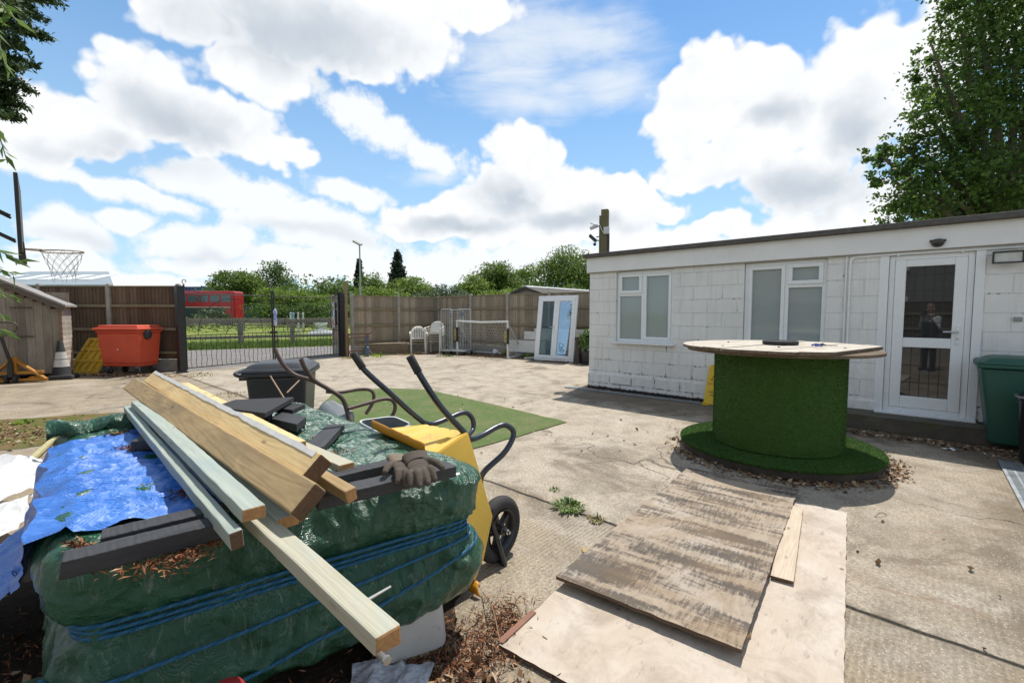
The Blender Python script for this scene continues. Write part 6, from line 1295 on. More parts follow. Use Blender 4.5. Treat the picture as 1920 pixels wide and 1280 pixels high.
# caution sign behind the drum
cs=thing('caution_sign','yellow folding caution floor sign half hidden behind the cable drum','caution sign',at(1335,757)+Vector((.05,.0,0)),-.62)
yp=simple('yellow sign plastic',(.70,.47,.012),(.62,.41,.012),rough=.4,scale=4)
m=MB()
for s in (-1,1): m.hull8([(-.15,s*.17-.008,0),(.15,s*.17-.008,0),(.15,s*.17+.008,0),(-.15,s*.17+.008,0),(-.10,s*.02-.006,.62),(.10,s*.02-.006,.62),(.10,s*.02+.006,.62),(-.10,s*.02+.006,.62)])
m.box((0,0,.63),(.14,.05,.04)); m.box((0,-.175,.015),(.32,.03,.05)); m.build('board',yp,cs,bevel=.006)
def text(body,size,mat,parent,loc,tiltx,sx=1.0):
    cu=bpy.data.curves.new('lettering','FONT'); cu.body=body; cu.size=size; cu.align_x='CENTER'; cu.extrude=.0006; cu.materials.append(mat); t_=solid(cu); t_.parent=parent; t_.location=loc; t_.rotation_euler=(tiltx,0,0); t_.scale=(sx,1,1); return t_
tl=pi/2-atan2(.15,.62)
def sy(z): return -.17-.0105+.15*z/.62
text('CAUTION',.048,simple('red sign print',(.45,.05,.02)),cs,(0,sy(.33),.33),tl); text('SAFETY',.045,simple('black sign print',(.02,.02,.02)),cs,(0,sy(.20),.20),tl); text('FIRST',.045,MATS['black sign print'],cs,(0,sy(.15),.15),tl)
m=MB()
for a,c in (((-.055,.40),(0,.50)),((0,.50),(.055,.40)),((-.055,.40),(.055,.40))): m.bar((a[0],sy(a[1]),a[1]),(c[0],sy(c[1]),c[1]),.004,.01)
m.bar((0,sy(.43),.425),(0,sy(.46),.47),.004,.008); m.build('warning_triangle',MATS['red sign print'],cs)
# turf mat on the concrete
def rough_edge(P,n=14):
    out=[]
    for a,c in zip(P,P[1:]+P[:1]):
        for k in range(n): q=a.lerp(c,k/n); out.append(q+Vector((noise.noise(q*5),noise.noise(q*5+Vector((7,0,0))),0))*.03)
    return out
mt=[at(600,762),at(625,738),at(720,728),at(800,731),at(930,760),at(1062,792),at(975,818),at(880,844),at(800,850),at(640,820)]
m=MB(); m.prism([(p.x,p.y) for p in rough_edge(mt)],.004,.012); matt=M_('faded turf mat',lambda t,bs:(turff(t,bs)))
def turfmat(t,bs):
    o=t.coord('World'); n=t.noise(o,70,4,.7); b=t.noise(o,2.2,6,.65); 
    col=t.mix(t.ramp(n,[(.3,0.0),(.7,1.0)]),(.06,.115,.03,1),(.12,.18,.055,1)); col=t.mix(t.ramp(b,[(.40,0.0),(.66,.7)]),col,(.17,.175,.08,1)); col=t.mix(t.ramp(t.noise(o,16,6,.7),[(.54,0.0),(.66,.8)]),col,(.24,.17,.10,1))
    t.put(bs.inputs['Base Color'],col); bs.inputs['Roughness'].default_value=.85; bs.inputs['Specular IOR Level'].default_value=.15; bump(t,bs,n,.8,.01)
o=m.build('turf_mat',M_('dirty turf mat',turfmat)); tag(o,'flat green artificial turf mat lying on the concrete behind the wheelbarrows','turf mat')  # the mat's own dull yellow-green, flecked with brown dirt

# ------------------------------------------------------------------ plywood
def ply(name,dark):
    def f(t,bs):
        o=t.coord('Object'); v=t.coord('Object',(1,1,1))
        n=t.noise(t.coord('Object',(2.2,1.0,1)),1.1,5,.55,1.3); rg=t.math('ABSOLUTE',t.math('MULTIPLY_ADD',t.math('FRACT',t.math('MULTIPLY',n,9.0)),2,-1.0))
        fi=t.noise(t.coord('Object',(60,4,1)),2.2,7,.7,.3); bl=t.noise(o,2.6,7,.62,.4)
        col=t.mix(t.math('MULTIPLY_ADD',rg,.4 if dark else .24,t.math('MULTIPLY',fi,.55 if dark else .66)),(.27,.205,.145,1) if dark else (.46,.375,.29,1),(.44,.365,.28,1) if dark else (.60,.525,.435,1))
        col=t.mix(t.ramp(bl,[(.46,0.0),(.72,.62 if dark else .75)]),col,(.55,.505,.45,1) if dark else (.60,.545,.475,1))
        if dark:
            st=t.noise(t.coord('Object',(1.0,5.2,1)),1.15,10,.62,.5); s2=t.noise(t.coord('Object',(30,5,1)),2.0,7,.75); 
            k=t.math('MULTIPLY_ADD',s2,.42,t.math('MULTIPLY',st,.85)); col=t.mix(t.ramp(k,[(.60,0.0),(.69,.82)]),col,(.062,.055,.05,1)); col=t.mix(t.ramp(t.noise(t.coord('Object',(1,3,1)),1.2,6,.6),[(.48,0.0),(.70,.6)]),col,(.26,.175,.10,1))
        else:
            col=t.mix(t.ramp(t.noise(o,3.2,8,.7,.6),[(.48,0.0),(.66,.7)]),col,(.34,.275,.215,1)); col=t.mix(t.ramp(t.noise(t.coord('Object',(3,1,1)),8,7,.7),[(.58,0.0),(.68,.7)]),col,(.24,.215,.19,1))
        vo=t.new('ShaderNodeTexVoronoi'); t.link(o,vo.inputs['Vector']); vo.inputs['Scale'].default_value=3.2
        col=t.mix(t.ramp(vo.outputs['Distance'],[(.025,.8),(.05,0.0)]),col,(.06,.045,.035,1))
        t.put(bs.inputs['Base Color'],col); bs.inputs['Roughness'].default_value=.85; bs.inputs['Specular IOR Level'].default_value=.15; bump(t,bs,t.math('MULTIPLY_ADD',fi,.8,t.math('MULTIPLY',rg,.3)),.5,.005)
    return M_(name,f)
plyedge=M_('plywood edge',lambda t,bs:(t.put(bs.inputs['Base Color'],t.mix(t.ramp(t.noise(t.coord('Object',(1,1,240)),1.5,4,.6),[(.4,0.0),(.6,1.0)]),(.05,.035,.025,1),(.20,.13,.085,1))),setattr(bs.inputs['Roughness'],'default_value',.9)))
def plysheet(label,corners,th_,mat,amp=.0,seed=0):
    A,B,C_,D=[Vector(p) for p in corners]; c=(A+B+C_+D)/4; x=((B-A)+(C_-D)).normalized(); zz=x.cross((D-A)+(C_-B)).normalized(); y=zz.cross(x)
    M=Matrix((x,y,zz)).transposed().to_4x4(); M.translation=c; Mi=M.inverted(); a,b_,cc,d=[Mi@p for p in (A,B,C_,D)]
    m=MB(); nu,nv=40,80
    def f(u,v,z):
        p=(a*(1-u)+b_*u)*(1-v)+(d*(1-u)+cc*u)*v; e=min(u,1-u,v,1-v)
        j=.006*noise.noise(Vector((p.x*14+seed,p.y*14,seed))) if e<1e-6 else 0
        return (p.x+j,p.y+j,z+amp*noise.noise(Vector((p.x*1.1,p.y*1.1,seed))))
    m.grid(nu,nv,lambda u,v:f(u,v,0)); n0=len(m.f); m.grid(nu,nv,lambda u,v:f(u,v,-th_)); m.f[n0:]=[q[::-1] for q in m.f[n0:]]
    S=nu*nv
    for i in range(nu-1):
        for r,fl in ((0,0),(nv-1,1)):
            q=(r*nu+i,S+r*nu+i,S+r*nu+i+1,r*nu+i+1); m.f.append(q if not fl else q[::-1]); m.m.append(1)
    for j in range(nv-1):
        for r,fl in ((0,1),(nu-1,0)):
            q=(j*nu+r,S+j*nu+r,S+(j+1)*nu+r,(j+1)*nu+r); m.f.append(q if not fl else q[::-1]); m.m.append(1)
    o=m.build('plywood_sheet',[mat,plyedge]); o.matrix_world=M; tag(o,label,'plywood sheet'); return o
zb=.024
nl=at(935,1208,zb); fr_=at(1588,960,zb); xd=Vector((.803,-.596,0)); yd_=Vector((.596,.803,0))
Wb=(fr_-nl).dot(xd); Lb=(fr_-nl).dot(yd_)
p1=plysheet('big pale plywood sheet lying flat underneath the darker one',(nl,nl+xd*Wb,nl+xd*Wb+yd_*Lb,nl+yd_*Lb),.016,ply('pale plywood',False),.003,2)
p2=plysheet('grey-stained dark streaked plywood sheet lying on top',(at(1043,1080,.082),at(1390,1217,.082),at(1497,917,.055),at(1290,876,.055)),.018,ply('stained plywood',True),.004,6)
s0=timber('plywood_strip','narrow plywood strip lying between the two plywood sheets','plywood strip',(1466,1086,.042),(1490,950,.042),.11,.018,0,wood('pale strip',(.60,.50,.38),(.46,.36,.26),grain=10),endd)
# peeled red-brown edge of the sheets
m=MB(); m.bar((0,0,0),(.16,.21,0),.03,.006); o=m.build('peeled_veneer',simple('red brown veneer',(.22,.10,.065),(.3,.16,.11),rough=.85)); o.location=at(938,1203,.030); tag(o,'red-brown peeled veneer strip on the corner of the pale plywood','veneer')
for k,(x,y) in enumerate(((1110,1035),(1280,930),(1380,1180))):
    pp=at(x,y,.03); m=MB(); m.box((0,0,.0),(.12,.05,.022)); o=m.build('spacer_block',endd if False else brownw); o.location=(pp.x,pp.y,.036); o.rotation_euler=(0,0,k); tag(o,('small wooden spacer under the left edge of the stained plywood','small wooden spacer under the far edge of the stained plywood','small wooden spacer under the near corner of the stained plywood')[k],'spacer')

# ------------------------------------------------------------------ bins at the right
gbn=simple('green bin plastic',(.012,.075,.052),(.016,.09,.062),rough=.45,scale=3,bumps=.12,bscale=60,dirt=((.06,.11,.09),7,.66))
gp_=thing('wheelie_bin','green wheelie bin against the white wall at the right','wheelie bin',wl(5.80,-.40,0),WROT-pi/2)
wheelie(gp_,gbn,1.0); 
bb=thing('dustbin','glossy black round dustbin with a shiny rim in front of the green bin','dustbin',wl(5.95,-1.05,0))
gl_=simple('glossy black plastic',(.012,.012,.014),(.02,.02,.022),rough=.22,scale=5,bumps=.25,bscale=14)
m=MB(); m.lathe([(.18,0),(.2,.02),(.235,.62),(.25,.66)],40); m.build('bin_body',gl_,bb,smooth=True)
m=MB(); m.lathe([(.25,.655),(.262,.66),(.262,.675),(.25,.68),(.23,.675)],40,cap=False); m.build('bin_rim',simple('shiny rim',(.35,.35,.38),rough=.2,metal=.6,bumps=0),bb,smooth=True)
m=MB(); m.lathe([(.235,.68),(.2,.72),(.1,.74),(.001,.745)],40,cap=False); m.build('bin_liner',gl_,bb,smooth=True)

# ------------------------------------------------------------------ trees, hedges, leaves
barkm=simple('bark',(.10,.075,.055),(.17,.135,.10),rough=.95,scale=8,bumps=.9,bscale=20,stretch=(1,1,.3),bdist=.03)
lf_dark=leafmat('dark maple leaf',(.028,.066,.013),(.11,.19,.038),.47); lf_mid=leafmat('mid green leaf',(.045,.095,.014),(.15,.23,.045),.42); lf_lite=leafmat('light green leaf',(.075,.135,.02),(.20,.29,.06),.42); lf_grey=leafmat('grey green leaf',(.055,.085,.04),(.14,.18,.09),.3); lf_con=leafmat('conifer needle',(.014,.028,.014),(.04,.065,.03),.12,.7); lf_con2=leafmat('green conifer spray',(.018,.042,.012),(.07,.12,.035),.2,.6); lf_wil=leafmat('willow leaf',(.05,.11,.02),(.16,.26,.06),.45)  # the conifer spray is a greener tone than the conifer needle
def leaves(name,P,size,mat,parent=None,aspect=.62,up=.35,jit=.35,rng=None):
    rng=rng or RNG; P=np.asarray(P,float); n=len(P); N=rng.normal(size=(n,3)); N[:,2]+=up*2; N/=np.linalg.norm(N,axis=1)[:,None]
    A=np.cross(N,rng.normal(size=(n,3))); A/=np.linalg.norm(A,axis=1)[:,None]+1e-9; B=np.cross(N,A); s=(size*rng.uniform(1-jit,1+jit,n))[:,None]
    V=np.stack([P-A*s*.5,P-B*s*.5*aspect+A*s*.08+N*s*.10,P+A*s*.55,P+B*s*.5*aspect+A*s*.08+N*s*.10],1).reshape(-1,3); F=np.arange(4*n).reshape(-1,4); return npmesh(name,V,F,mat,parent)
def cloudpts(blobs,n,clump,rng,spread=.16,inner=.45):
    vol=np.array([b[3]*b[4]*b[5] for b in blobs])**.72; nb=rng.multinomial(max(1,n//clump),vol/vol.sum()); out=[]
    for b,k in zip(blobs,nb):
        d=rng.normal(size=(k,3)); d/=np.linalg.norm(d,axis=1)[:,None]; r=rng.uniform(inner**3,1.12,k)**(1/3); c=d*r[:,None]
        q=np.repeat(c,clump,0)+np.clip(rng.normal(0,spread,(k*clump,3)),-1.9*spread,1.9*spread)*np.array([1,1,.62]); out.append(q*np.array(b[3:6])+np.array(b[:3]))
    return np.concatenate(out)
def trunk_limbs(parent,h0,blobs,r,mat=barkm):
    m=MB(); top=sum((Vector(b[:3]) for b in blobs),Vector())/len(blobs); m.tube(bez([(0,0,-.1),(.05*h0,0,h0*.5),(top.x*.5,top.y*.5,h0),Vector((top.x,top.y,max(h0,top.z)*.95))],6),[r*(1-.75*k/18) for k in range(19)],9); m.build('trunk',mat,parent,smooth=True)
    m=MB()
    for b in blobs:
        e=Vector(b[:3]); s=Vector((top.x*.4,top.y*.4,h0*random.uniform(.8,1.1))); m.tube(bez([s,(s+e)/2+Vector((0,0,.05*h0)),s.lerp(e,.85),e],4),[r*.42*(1-.85*k/12) for k in range(13)],6)
    m.build('limbs',mat,parent,smooth=True)
def broad(name,label,loc,blobs,n,size,mat,h0,r,seed,cat='tree',clump=26,group=None,spread=.16,inner=.45):
    rng=np.random.default_rng(seed); th=thing(name,label,cat,loc,0,group); leaves('crown',cloudpts(blobs,n,clump,rng,spread,inner),size,mat,th,rng=rng)
    if h0: trunk_limbs(th,h0,blobs,r)
    return th
# the big tree behind the building
Yt=13.5
def tb(px,py,rx,rz,dy=0,ry=None): p=atd(px,py,Yt+dy); return (p.x,p.y,p.z,rx,ry or rx,rz)
bt0=atd(1960,500,Yt); bl_=[tb(*a) for a in ((1905,40,1.7,1.5),(1850,130,1.6,1.3),(1800,210,1.25,1.1,-.5),(1740,290,1.1,1.0,.3),(1700,345,.75,.7),(1690,395,.5,.5,.4),(1780,360,1.5,1.2,-.3),(1870,300,2.0,1.6),(1930,170,2.0,1.8,.5),(1990,60,2.2,2.0),(1890,390,1.8,1.1,.4),(1990,300,2.4,2.2,.6),(1960,-80,2.2,1.6),(1745,80,.35,.3,-.3),(1760,395,1.2,.8,.8),(1650,290,.42,.38,.2),(1800,50,.7,.6,.2),(1745,130,.45,.4,.1),(1735,200,.6,.5,.3),(1690,270,.5,.4,.2),(1665,330,.45,.4),(1830,-20,.9,.7))]
bl_=[(b[0]-bt0.x,b[1]-bt0.y,b[2],b[3],b[4],b[5]) for b in bl_]
broad('broadleaf_tree','big dark green leafy tree rising behind the right end of the white building',Vector((bt0.x,bt0.y,0)),bl_,46000,.125,lf_dark,3.4,.3,3,clump=24,spread=.17)
# trees beyond the fences: one row of measured crowns
def far(px,top,w,Y,mat,n,seed,lab,name='broadleaf_tree',shape='round',bottom=575,sz=None,cat='tree'):
    pt=atd(px,top,Y); pb=atd(px,bottom,Y); W_=w*Y/FPX*.5; H=pt.z-max(pb.z,.5); z0=max(pb.z,.5); rng=random.Random(seed); bl=[]
    if shape=='round':
        for k in range(9): a=rng.uniform(0,2*pi); f=rng.uniform(.15,.92); rr_=rng.uniform(.26,.42)*(1.15-.45*f); ww=W_*(1.0-.75*max(0,f-.35)); bl.append((cos(a)*ww*.6,sin(a)*ww*.5,z0+H*f*.84,W_*rr_*1.35,W_*rr_*1.3,H*rr_*.72))
        bl.append((0,0,z0+H*.80,W_*.40,W_*.40,H*.20)); bl.append((0,0,z0+H*.45,W_*.72,W_*.6,H*.40))
    elif shape=='slim':
        for k in range(7): f=rng.uniform(.1,.92); bl.append((rng.uniform(-.5,.5)*W_,rng.uniform(-.4,.4)*W_,z0+H*f,W_*.32,W_*.32,H*.13))
    else:
        for k in range(8): f=rng.uniform(.0,.62); bl.append((rng.uniform(-.72,.72)*W_,rng.uniform(-.4,.4)*W_,z0+H*f,W_*.42,W_*.38,H*.40))
    return broad(name,lab,Vector((pt.x,Y,0)),bl,int(n*(2.4 if shape!='slim' else 1.5)),sz or (.0062 if shape!='slim' else .0046)*Y**.92,mat,z0+H*.25 if shape!='bush' else 0,.012*H+.12,seed,cat,group='trees and bushes beyond the fence',spread=.24 if shape!='slim' else .10,inner=.25,clump=14)
far(398,515,62,78,lf_grey,1500,21,'loose grey-green tree leftmost behind the blue shed',shape='slim')
far(445,505,120,74,lf_mid,3600,22,'rounded green tree between the blue shed and the tall crown')
far(510,488,92,80,lf_dark,3200,23,'tallest dark rounded tree seen above the middle of the gate')
far(532,540,112,58,lf_lite,3600,24,'broad light green bush mass just right of the red bus','bush','bush')
far(560,527,110,70,lf_mid,2800,25,'mid green bushy tree right of the tallest tree over the gate',shape='bush')
far(612,520,80,82,lf_grey,500,26,'thin sparse grey tree with sky showing through by the gate heart','broadleaf_tree','slim')
far(583,548,120,56,lf_lite,3600,27,'bright green bush behind the right gate leaf','bush','bush')
far(540,565,130,50,lf_dark,3000,37,'dark green hedge bush low behind the middle of gate','bush','bush',bottom=600)
far(620,560,120,50,lf_dark,2600,38,'dark green bush low behind the right gate post','bush','bush',bottom=600)
far(640,522,90,66,lf_mid,2600,28,'dull green bushy tree behind the tall bare timber post',shape='bush')
far(705,512,95,60,lf_mid,3200,29,'dark rounded bush tree directly behind the lamp post',shape='bush')
far(775,520,110,62,lf_lite,3000,30,'light green tree just right of the taller conifer',shape='round')
far(730,540,110,48,lf_lite,3000,31,'yellow-green bush along the fence top below the conifers','bush','bush')
far(825,532,100,55,lf_grey,2400,32,'grey-green scrubby bush above the fence corner','bush','bush')
far(880,548,120,46,lf_grey,2600,39,'pale willow-like bush over the fence behind the goal','bush','bush')
far(890,516,90,62,lf_lite,3000,33,'bright light green tree left of the big round oak')
far(928,487,125,66,lf_mid,5200,34,'big round oak standing left of the garden shed roof')
far(990,496,95,72,lf_mid,2600,35,'medium pale tree between the round oak and building corner')
far(1065,463,150,60,lf_mid,5600,36,'tall spreading oak next to the white building corner')
far(1030,520,130,52,lf_mid,3600,40,'mid green bush mass behind the garden shed ridge','bush','bush')
far(955,540,120,50,lf_lite,2800,41,'light green bush mass left of the garden shed gable','bush','bush')
far(1150,468,60,62,lf_mid,1200,42,'small tree top showing over the roof beside the camera post')
def conifer(px,top,w,Y,lab,seed):
    pt=atd(px,top,Y); Wd=w*Y/FPX*.5; H=pt.z-.5; rng=np.random.default_rng(seed); th=thing('conifer_tree',lab,'conifer',Vector((pt.x,Y,0)),0,'trees and bushes beyond the fence'); P=[]
    for k in range(260):
        f=rng.uniform(.0,1)**.8; z=.6+H*(1-f*.98)*1.0; R=Wd*(f*1.05+.02)*rng.uniform(.75,1.15); a=rng.uniform(0,2*pi); m_=14; t=rng.uniform(.25,1,m_); P.append(np.stack([cos(a)*R*t+rng.normal(0,.10*Wd*.5,m_),sin(a)*R*t+rng.normal(0,.05*Wd,m_),z-R*.35*t+rng.normal(0,.06*Wd,m_)],1))
    leaves('crown',np.concatenate(P),.012*Y**.9,lf_con,th,.5,rng=rng); m=MB(); m.tube([(0,0,0),(0,0,H)],[.25,.03],7); m.build('trunk',barkm,th)
conifer(673,489,52,75,'dark pointed conifer behind the lamp post, smaller of the two',1); conifer(745,472,84,72,'dark pointed conifer standing alone right of lamp post, larger one',2)
# distant woodland behind everything, and low scrub in the field
rng=np.random.default_rng(5); xs=rng.uniform(-78,170,800); P=[]
for x in xs:
    y=115+20*sin(x*.03)+rng.uniform(0,14); h=rng.uniform(4.0,8.5)+1.8*sin(x*.11); P.append(np.stack([x+rng.normal(0,2.2,60),y+rng.normal(0,1.5,60),np.abs(np.clip(rng.normal(h*.45,h*.25,60),0,h*.95))],1))
kind(leaves('distant_woodland',np.concatenate(P),.75,lf_mid,rng=rng),'stuff')
P=[]
for k in range(46):
    x=rng.uniform(-34,2); y=rng.uniform(33,44); s=rng.uniform(.3,.9); P.append(np.stack([x+rng.normal(0,s,20),y+rng.normal(0,s,20),np.abs(rng.normal(.2,.28*s+.1,20))],1))
kind(leaves('field_undergrowth',np.concatenate(P),.2,lf_lite,rng=rng),'stuff')
p0=atd(398,590,46); broad('bush','feathery pale bush growing in front of the red bus',Vector((p0.x,46,0)),[(0,0,1.0,1.6,1,1.1),(-1.6,0,.7,1.2,1,.8),(1.4,0,.6,1.0,1,.7)],1500,.26,lf_grey,0,0,61,'bush')
# grass blades along the lane edge
n=26000; X=rng.uniform(-28,-2,n); base=9.6+(X+30)*.516; Yg=base+.2+np.abs(rng.normal(0,2.6,n)); P=np.stack([X,Yg,np.full(n,-.016)],1); Ng=np.tile([0,0,1.0],(n,1)); kind(blades('verge_grass',P,Ng,.24,leafmat('verge grass',(.05,.10,.015),(.15,.22,.05),.3),None,.02),'stuff')
# conifer at the left edge: drooping sprays
ct=Vector((-9.6,6.6,0)); lc=thing('conifer_tree','dark conifer with layered drooping branches at the top left edge','conifer',ct)
rng=np.random.default_rng(8); P=[]; mm=MB()
tips=[(112,8),(96,78),(70,130),(62,178),(52,205),(42,238),(80,45),(55,100),(30,190),(100,-40),(120,-90),(35,150),(20,225),(60,20)]
for (px,py) in tips:
    for r_i in range(3):
        e=atd(px-r_i*34+rng.uniform(-8,4),py-10+rng.uniform(-14,20)*(1 if r_i else .4),6.6+rng.uniform(-.7,.7)*(r_i>0))-ct; s=Vector((0,0,e.z+.55)); n=260
        mm.tube([s,(s+e)/2+Vector((0,0,.06)),e],[.03,.015,.004],5)
        t=rng.uniform(.05,1,n)**.7; wd=.24*(1.05-t); lat=rng.normal(0,1,(n,3))*np.stack([wd*.5,wd,wd*.36],1); pts=np.array([s.lerp(e,float(q))+Vector((0,0,.12*sin(pi*q))) for q in t])+lat; P.append(np.repeat(pts,5,0)+rng.normal(0,.045,(n*5,3))*np.array([1,1,.6]))
leaves('foliage',np.concatenate(P),.085,lf_con2,lc,.34,.2,rng=rng); mm.build('limbs',barkm,lc); m=MB(); m.tube([(0,0,0),(0,0,9)],[.22,.06],9); m.build('trunk',barkm,lc,smooth=True)
# willow hanging near the lens at the left edge
wt=Vector((-3.75,2.6,0)); wl_=thing('willow_sapling','slender willow whose hanging leafy twigs enter at the left edge','sapling',wt)
mm=MB(); LP=[]; LD=[]
def twig(a,c,droop=.1,n=16):
    a=Vector(a); c=Vector(c); pts=[a.lerp(c,k/8)+Vector((0,0,-droop*(k/8)**2)) for k in range(9)]; mm.tube(pts,[.006-.0005*k for k in range(9)],5)
    for k in range(n):
        t=.25+.75*k/n; q=a.lerp(c,t)+Vector((0,0,-droop*t*t)); d=(c-a).normalized()*.5+Vector((random.uniform(-1,1),random.uniform(-1,1),random.uniform(-1.0,.3)))*.8; LP.append(q); LD.append(d.normalized())
def tw(p0,p1,Y,**k): twig(atd(*p0,Y)-wt,atd(*p1,Y+random.uniform(-.1,.1))-wt,**k)
for a in (((-60,60),(14,300)),((-70,20),(0,250)),((-40,-40),(14,130)),((-60,-60),(30,30))): tw(*a,2.5,droop=.02,n=22)
for a in (((-90,430),(42,482)),((-90,480),(30,505)),((-80,520),(28,548)),((-70,540),(8,585)),((-50,610),(16,612))): tw(*a,2.3,droop=.03,n=12)
V=[];F=[]
for q,d in zip(LP,LD):
    s=d.cross(Vector((random.uniform(-1,1),random.uniform(-1,1),random.uniform(-1,1)))).normalized(); Ln=random.uniform(.06,.105); w=Ln*.13; nn=d.cross(s)*.006; o=len(V)
    V+=[q,q+d*Ln*.35+s*w+nn,q+d*Ln,q+d*Ln*.35-s*w+nn]; F.append((o,o+1,o+2,o+3))
npmesh('leaves',[tuple(v) for v in V],F,lf_wil,wl_); mm.build('twigs',simple('willow twig',(.16,.17,.06),(.10,.11,.04)),wl_); m=MB(); m.tube([(0,0,0),(-.1,0,1.2),(.0,0,3.4)],[.05,.04,.02],8); m.build('stem',barkm,wl_,smooth=True)
# potted shrub foliage, weeds, ivy
P=cloudpts([(0,0,.62,.2,.2,.26),(.05,0,.9,.16,.16,.2),(-.08,0,.75,.16,.16,.2),(.1,.02,.7,.15,.15,.16)],900,9,np.random.default_rng(4),.2); leaves('foliage',P,.085,leafmat('glossy shrub leaf',(.05,.11,.02),(.18,.28,.06),.3),pot,.5)
def tuft(name,label,loc,r,h,n,mat,cat='weed',w=.006,seed=0):
    rg=np.random.default_rng(seed); a=rg.uniform(0,2*pi,n); rr_=r*np.sqrt(rg.uniform(0,1,n)); V=[];F=[]
    for k in range(n):
        b=Vector((cos(a[k])*rr_[k],sin(a[k])*rr_[k],0)); out=Vector((cos(a[k]),sin(a[k]),0))*(.25+rr_[k]/r); hh=h*rg.uniform(.5,1.1); s=Vector((-out.y,out.x,0)).normalized()*w*rg.uniform(.6,1.3); o=len(V)
        q1=b+out*hh*.25+Vector((0,0,hh*.6)); q2=b+out*hh*.75+Vector((0,0,hh*.72*rg.uniform(.6,1.1)))
        V+=[b-s*.7,b+s*.7,q1-s,q1+s,q2]; F+=[(o,o+1,o+3,o+2),(o+2,o+3,o+4,o+4)]
    me=bpy.data.meshes.new(name); me.from_pydata([tuple(v) for v in V],[],[f if len(set(f))==4 else f[:3] for f in F]); me.materials.append(mat); o_=bpy.data.objects.new(name,me); COL.objects.link(o_); o_.location=loc; tag(o_,label,cat); return o_
wm=leafmat('weed leaf',(.08,.14,.03),(.22,.30,.09),.3); wm2=leafmat('bright weed',(.10,.19,.02),(.28,.38,.06),.35); drym=leafmat('dry weed',(.20,.18,.06),(.35,.32,.13),.3)
tuft('weed_tuft','leafy green weed growing from the concrete joint left of plywood',at(1068,953),.11,.062,110,wm,w=.010,seed=1); tuft('weed_tuft','smaller yellowish weed just right of the leafy weed by plywood',at(1118,975),.06,.035,60,drym,w=.006,seed=2); tuft('weed_tuft','tiny green weed in the concrete joint behind the leafy weed',at(1040,918),.04,.03,30,wm,w=.005,seed=3)
p=at(682,661); tuft('tall_weed','tall bright green weed growing beside the rusty trestle',p,.13,.55,60,wm2,w=.028,seed=4)
for k,(x,y,r,h,l) in enumerate(((705,668,.45,.16,'yellow-green grass tuft in front of the rusty trestle'),(655,672,.25,.10,'low grass tuft at the foot of the right gate post'),(835,668,.3,.10,'straggly weeds at the foot of roll cage'),(760,665,.3,.07,'low dry weeds in front of the plank edging'),(989,671,.10,.22,'thin weed between the goal and patio door'),(375,703,.35,.05,'flat yellowing grass by the left gate post'),(45,793,.1,.07,'lone green weed on the concrete at the left'),(430,740,.3,.03,'flat moss and weeds left of the grey wheelie bin'))):
    tuft('grass_tuft',l,at(x,y),r,h,70,(wm2,drym,wm,drym,wm2,drym,wm2,drym)[k],w=.012,seed=10+k)
P=[]; rg=np.random.default_rng(12)
for k in range(60): t=rg.uniform(0,1); P.append(Vector((.01*rg.normal(),-.02,0.05+.75*t))+Vector((rg.normal()*.03,rg.normal()*.02,0)))
iv=thing('ivy_strand','thin ivy strand climbing by the white chair stack','ivy',at(836,662)+Vector((0,.1,0))); leaves('leaves',[tuple(q) for q in P],.075,lf_mid,iv,.8); m=MB(); m.tube([(0,0,0),(.02,0,.4),(0,0,.85)],.006,5); m.build('stem',barkm,iv)
# moss and leaf litter
def litter(name,spots,n,size,c1,c2,seed,zf=None,asp=.55,flat_=1.2):
    rg=np.random.default_rng(seed); P=[]; w=np.array([s[4] if len(s)>4 else s[2]*s[3] for s in spots],float); cnt=rg.multinomial(n,w/w.sum())
    for s,k in zip(spots,cnt):
        q=rg.normal(0,.55,(k,2))*np.array([s[2],s[3]]); an=s[5] if len(s)>5 else 0; x=s[0]+q[:,0]*cos(an)-q[:,1]*sin(an); y=s[1]+q[:,0]*sin(an)+q[:,1]*cos(an)
        z=np.full(k,.006)+np.abs(rg.normal(0,.007,k)) if zf is None else np.array([zf(a,b) for a,b in zip(x,y)])
        P.append(np.stack([x,y,z],1))
    def b(t,bs):
        g=t.new('ShaderNodeNewGeometry'); t.put(bs.inputs['Base Color'],t.ramp(g.outputs['Random Per Island'],c1)); bs.inputs['Roughness'].default_value=.85; bs.inputs['Specular IOR Level'].default_value=.2
    o=leaves(name,np.concatenate(P),size,M_(name+' colours %d'%seed,b),None,asp,flat_,.5,rng=rg); kind(o,'stuff'); return o
LC=[(0,(.05,.03,.02)),(.3,(.16,.085,.045)),(.6,(.28,.17,.09)),(.85,(.42,.30,.19)),(1,(.55,.46,.36))]; CC=[(0,(.03,.018,.012)),(.3,(.12,.045,.022)),(.6,(.26,.10,.045)),(.85,(.38,.18,.085)),(1,(.5,.36,.24))]
wa=WROT
sp=[]
for k in range(40):
    a=2*pi*k/40; sp.append((DC.x+1.0*cos(a),DC.y+1.0*sin(a),.12,.12,1.0 if sin(a)<.1 else .25))
sp+=[(*wl(4.0+.4*k,-.75,0).xy,.32,.16,2.2,wa) for k in range(6)]+[(*wl(.3+.5*k,-.14,0).xy,.3,.05,.5,wa) for k in range(8)]+[(*wl(6.0,-1.0,0).xy,.5,.4,2.5,wa)]
litter('leaf_litter',sp,2300,.042,LC,None,1)
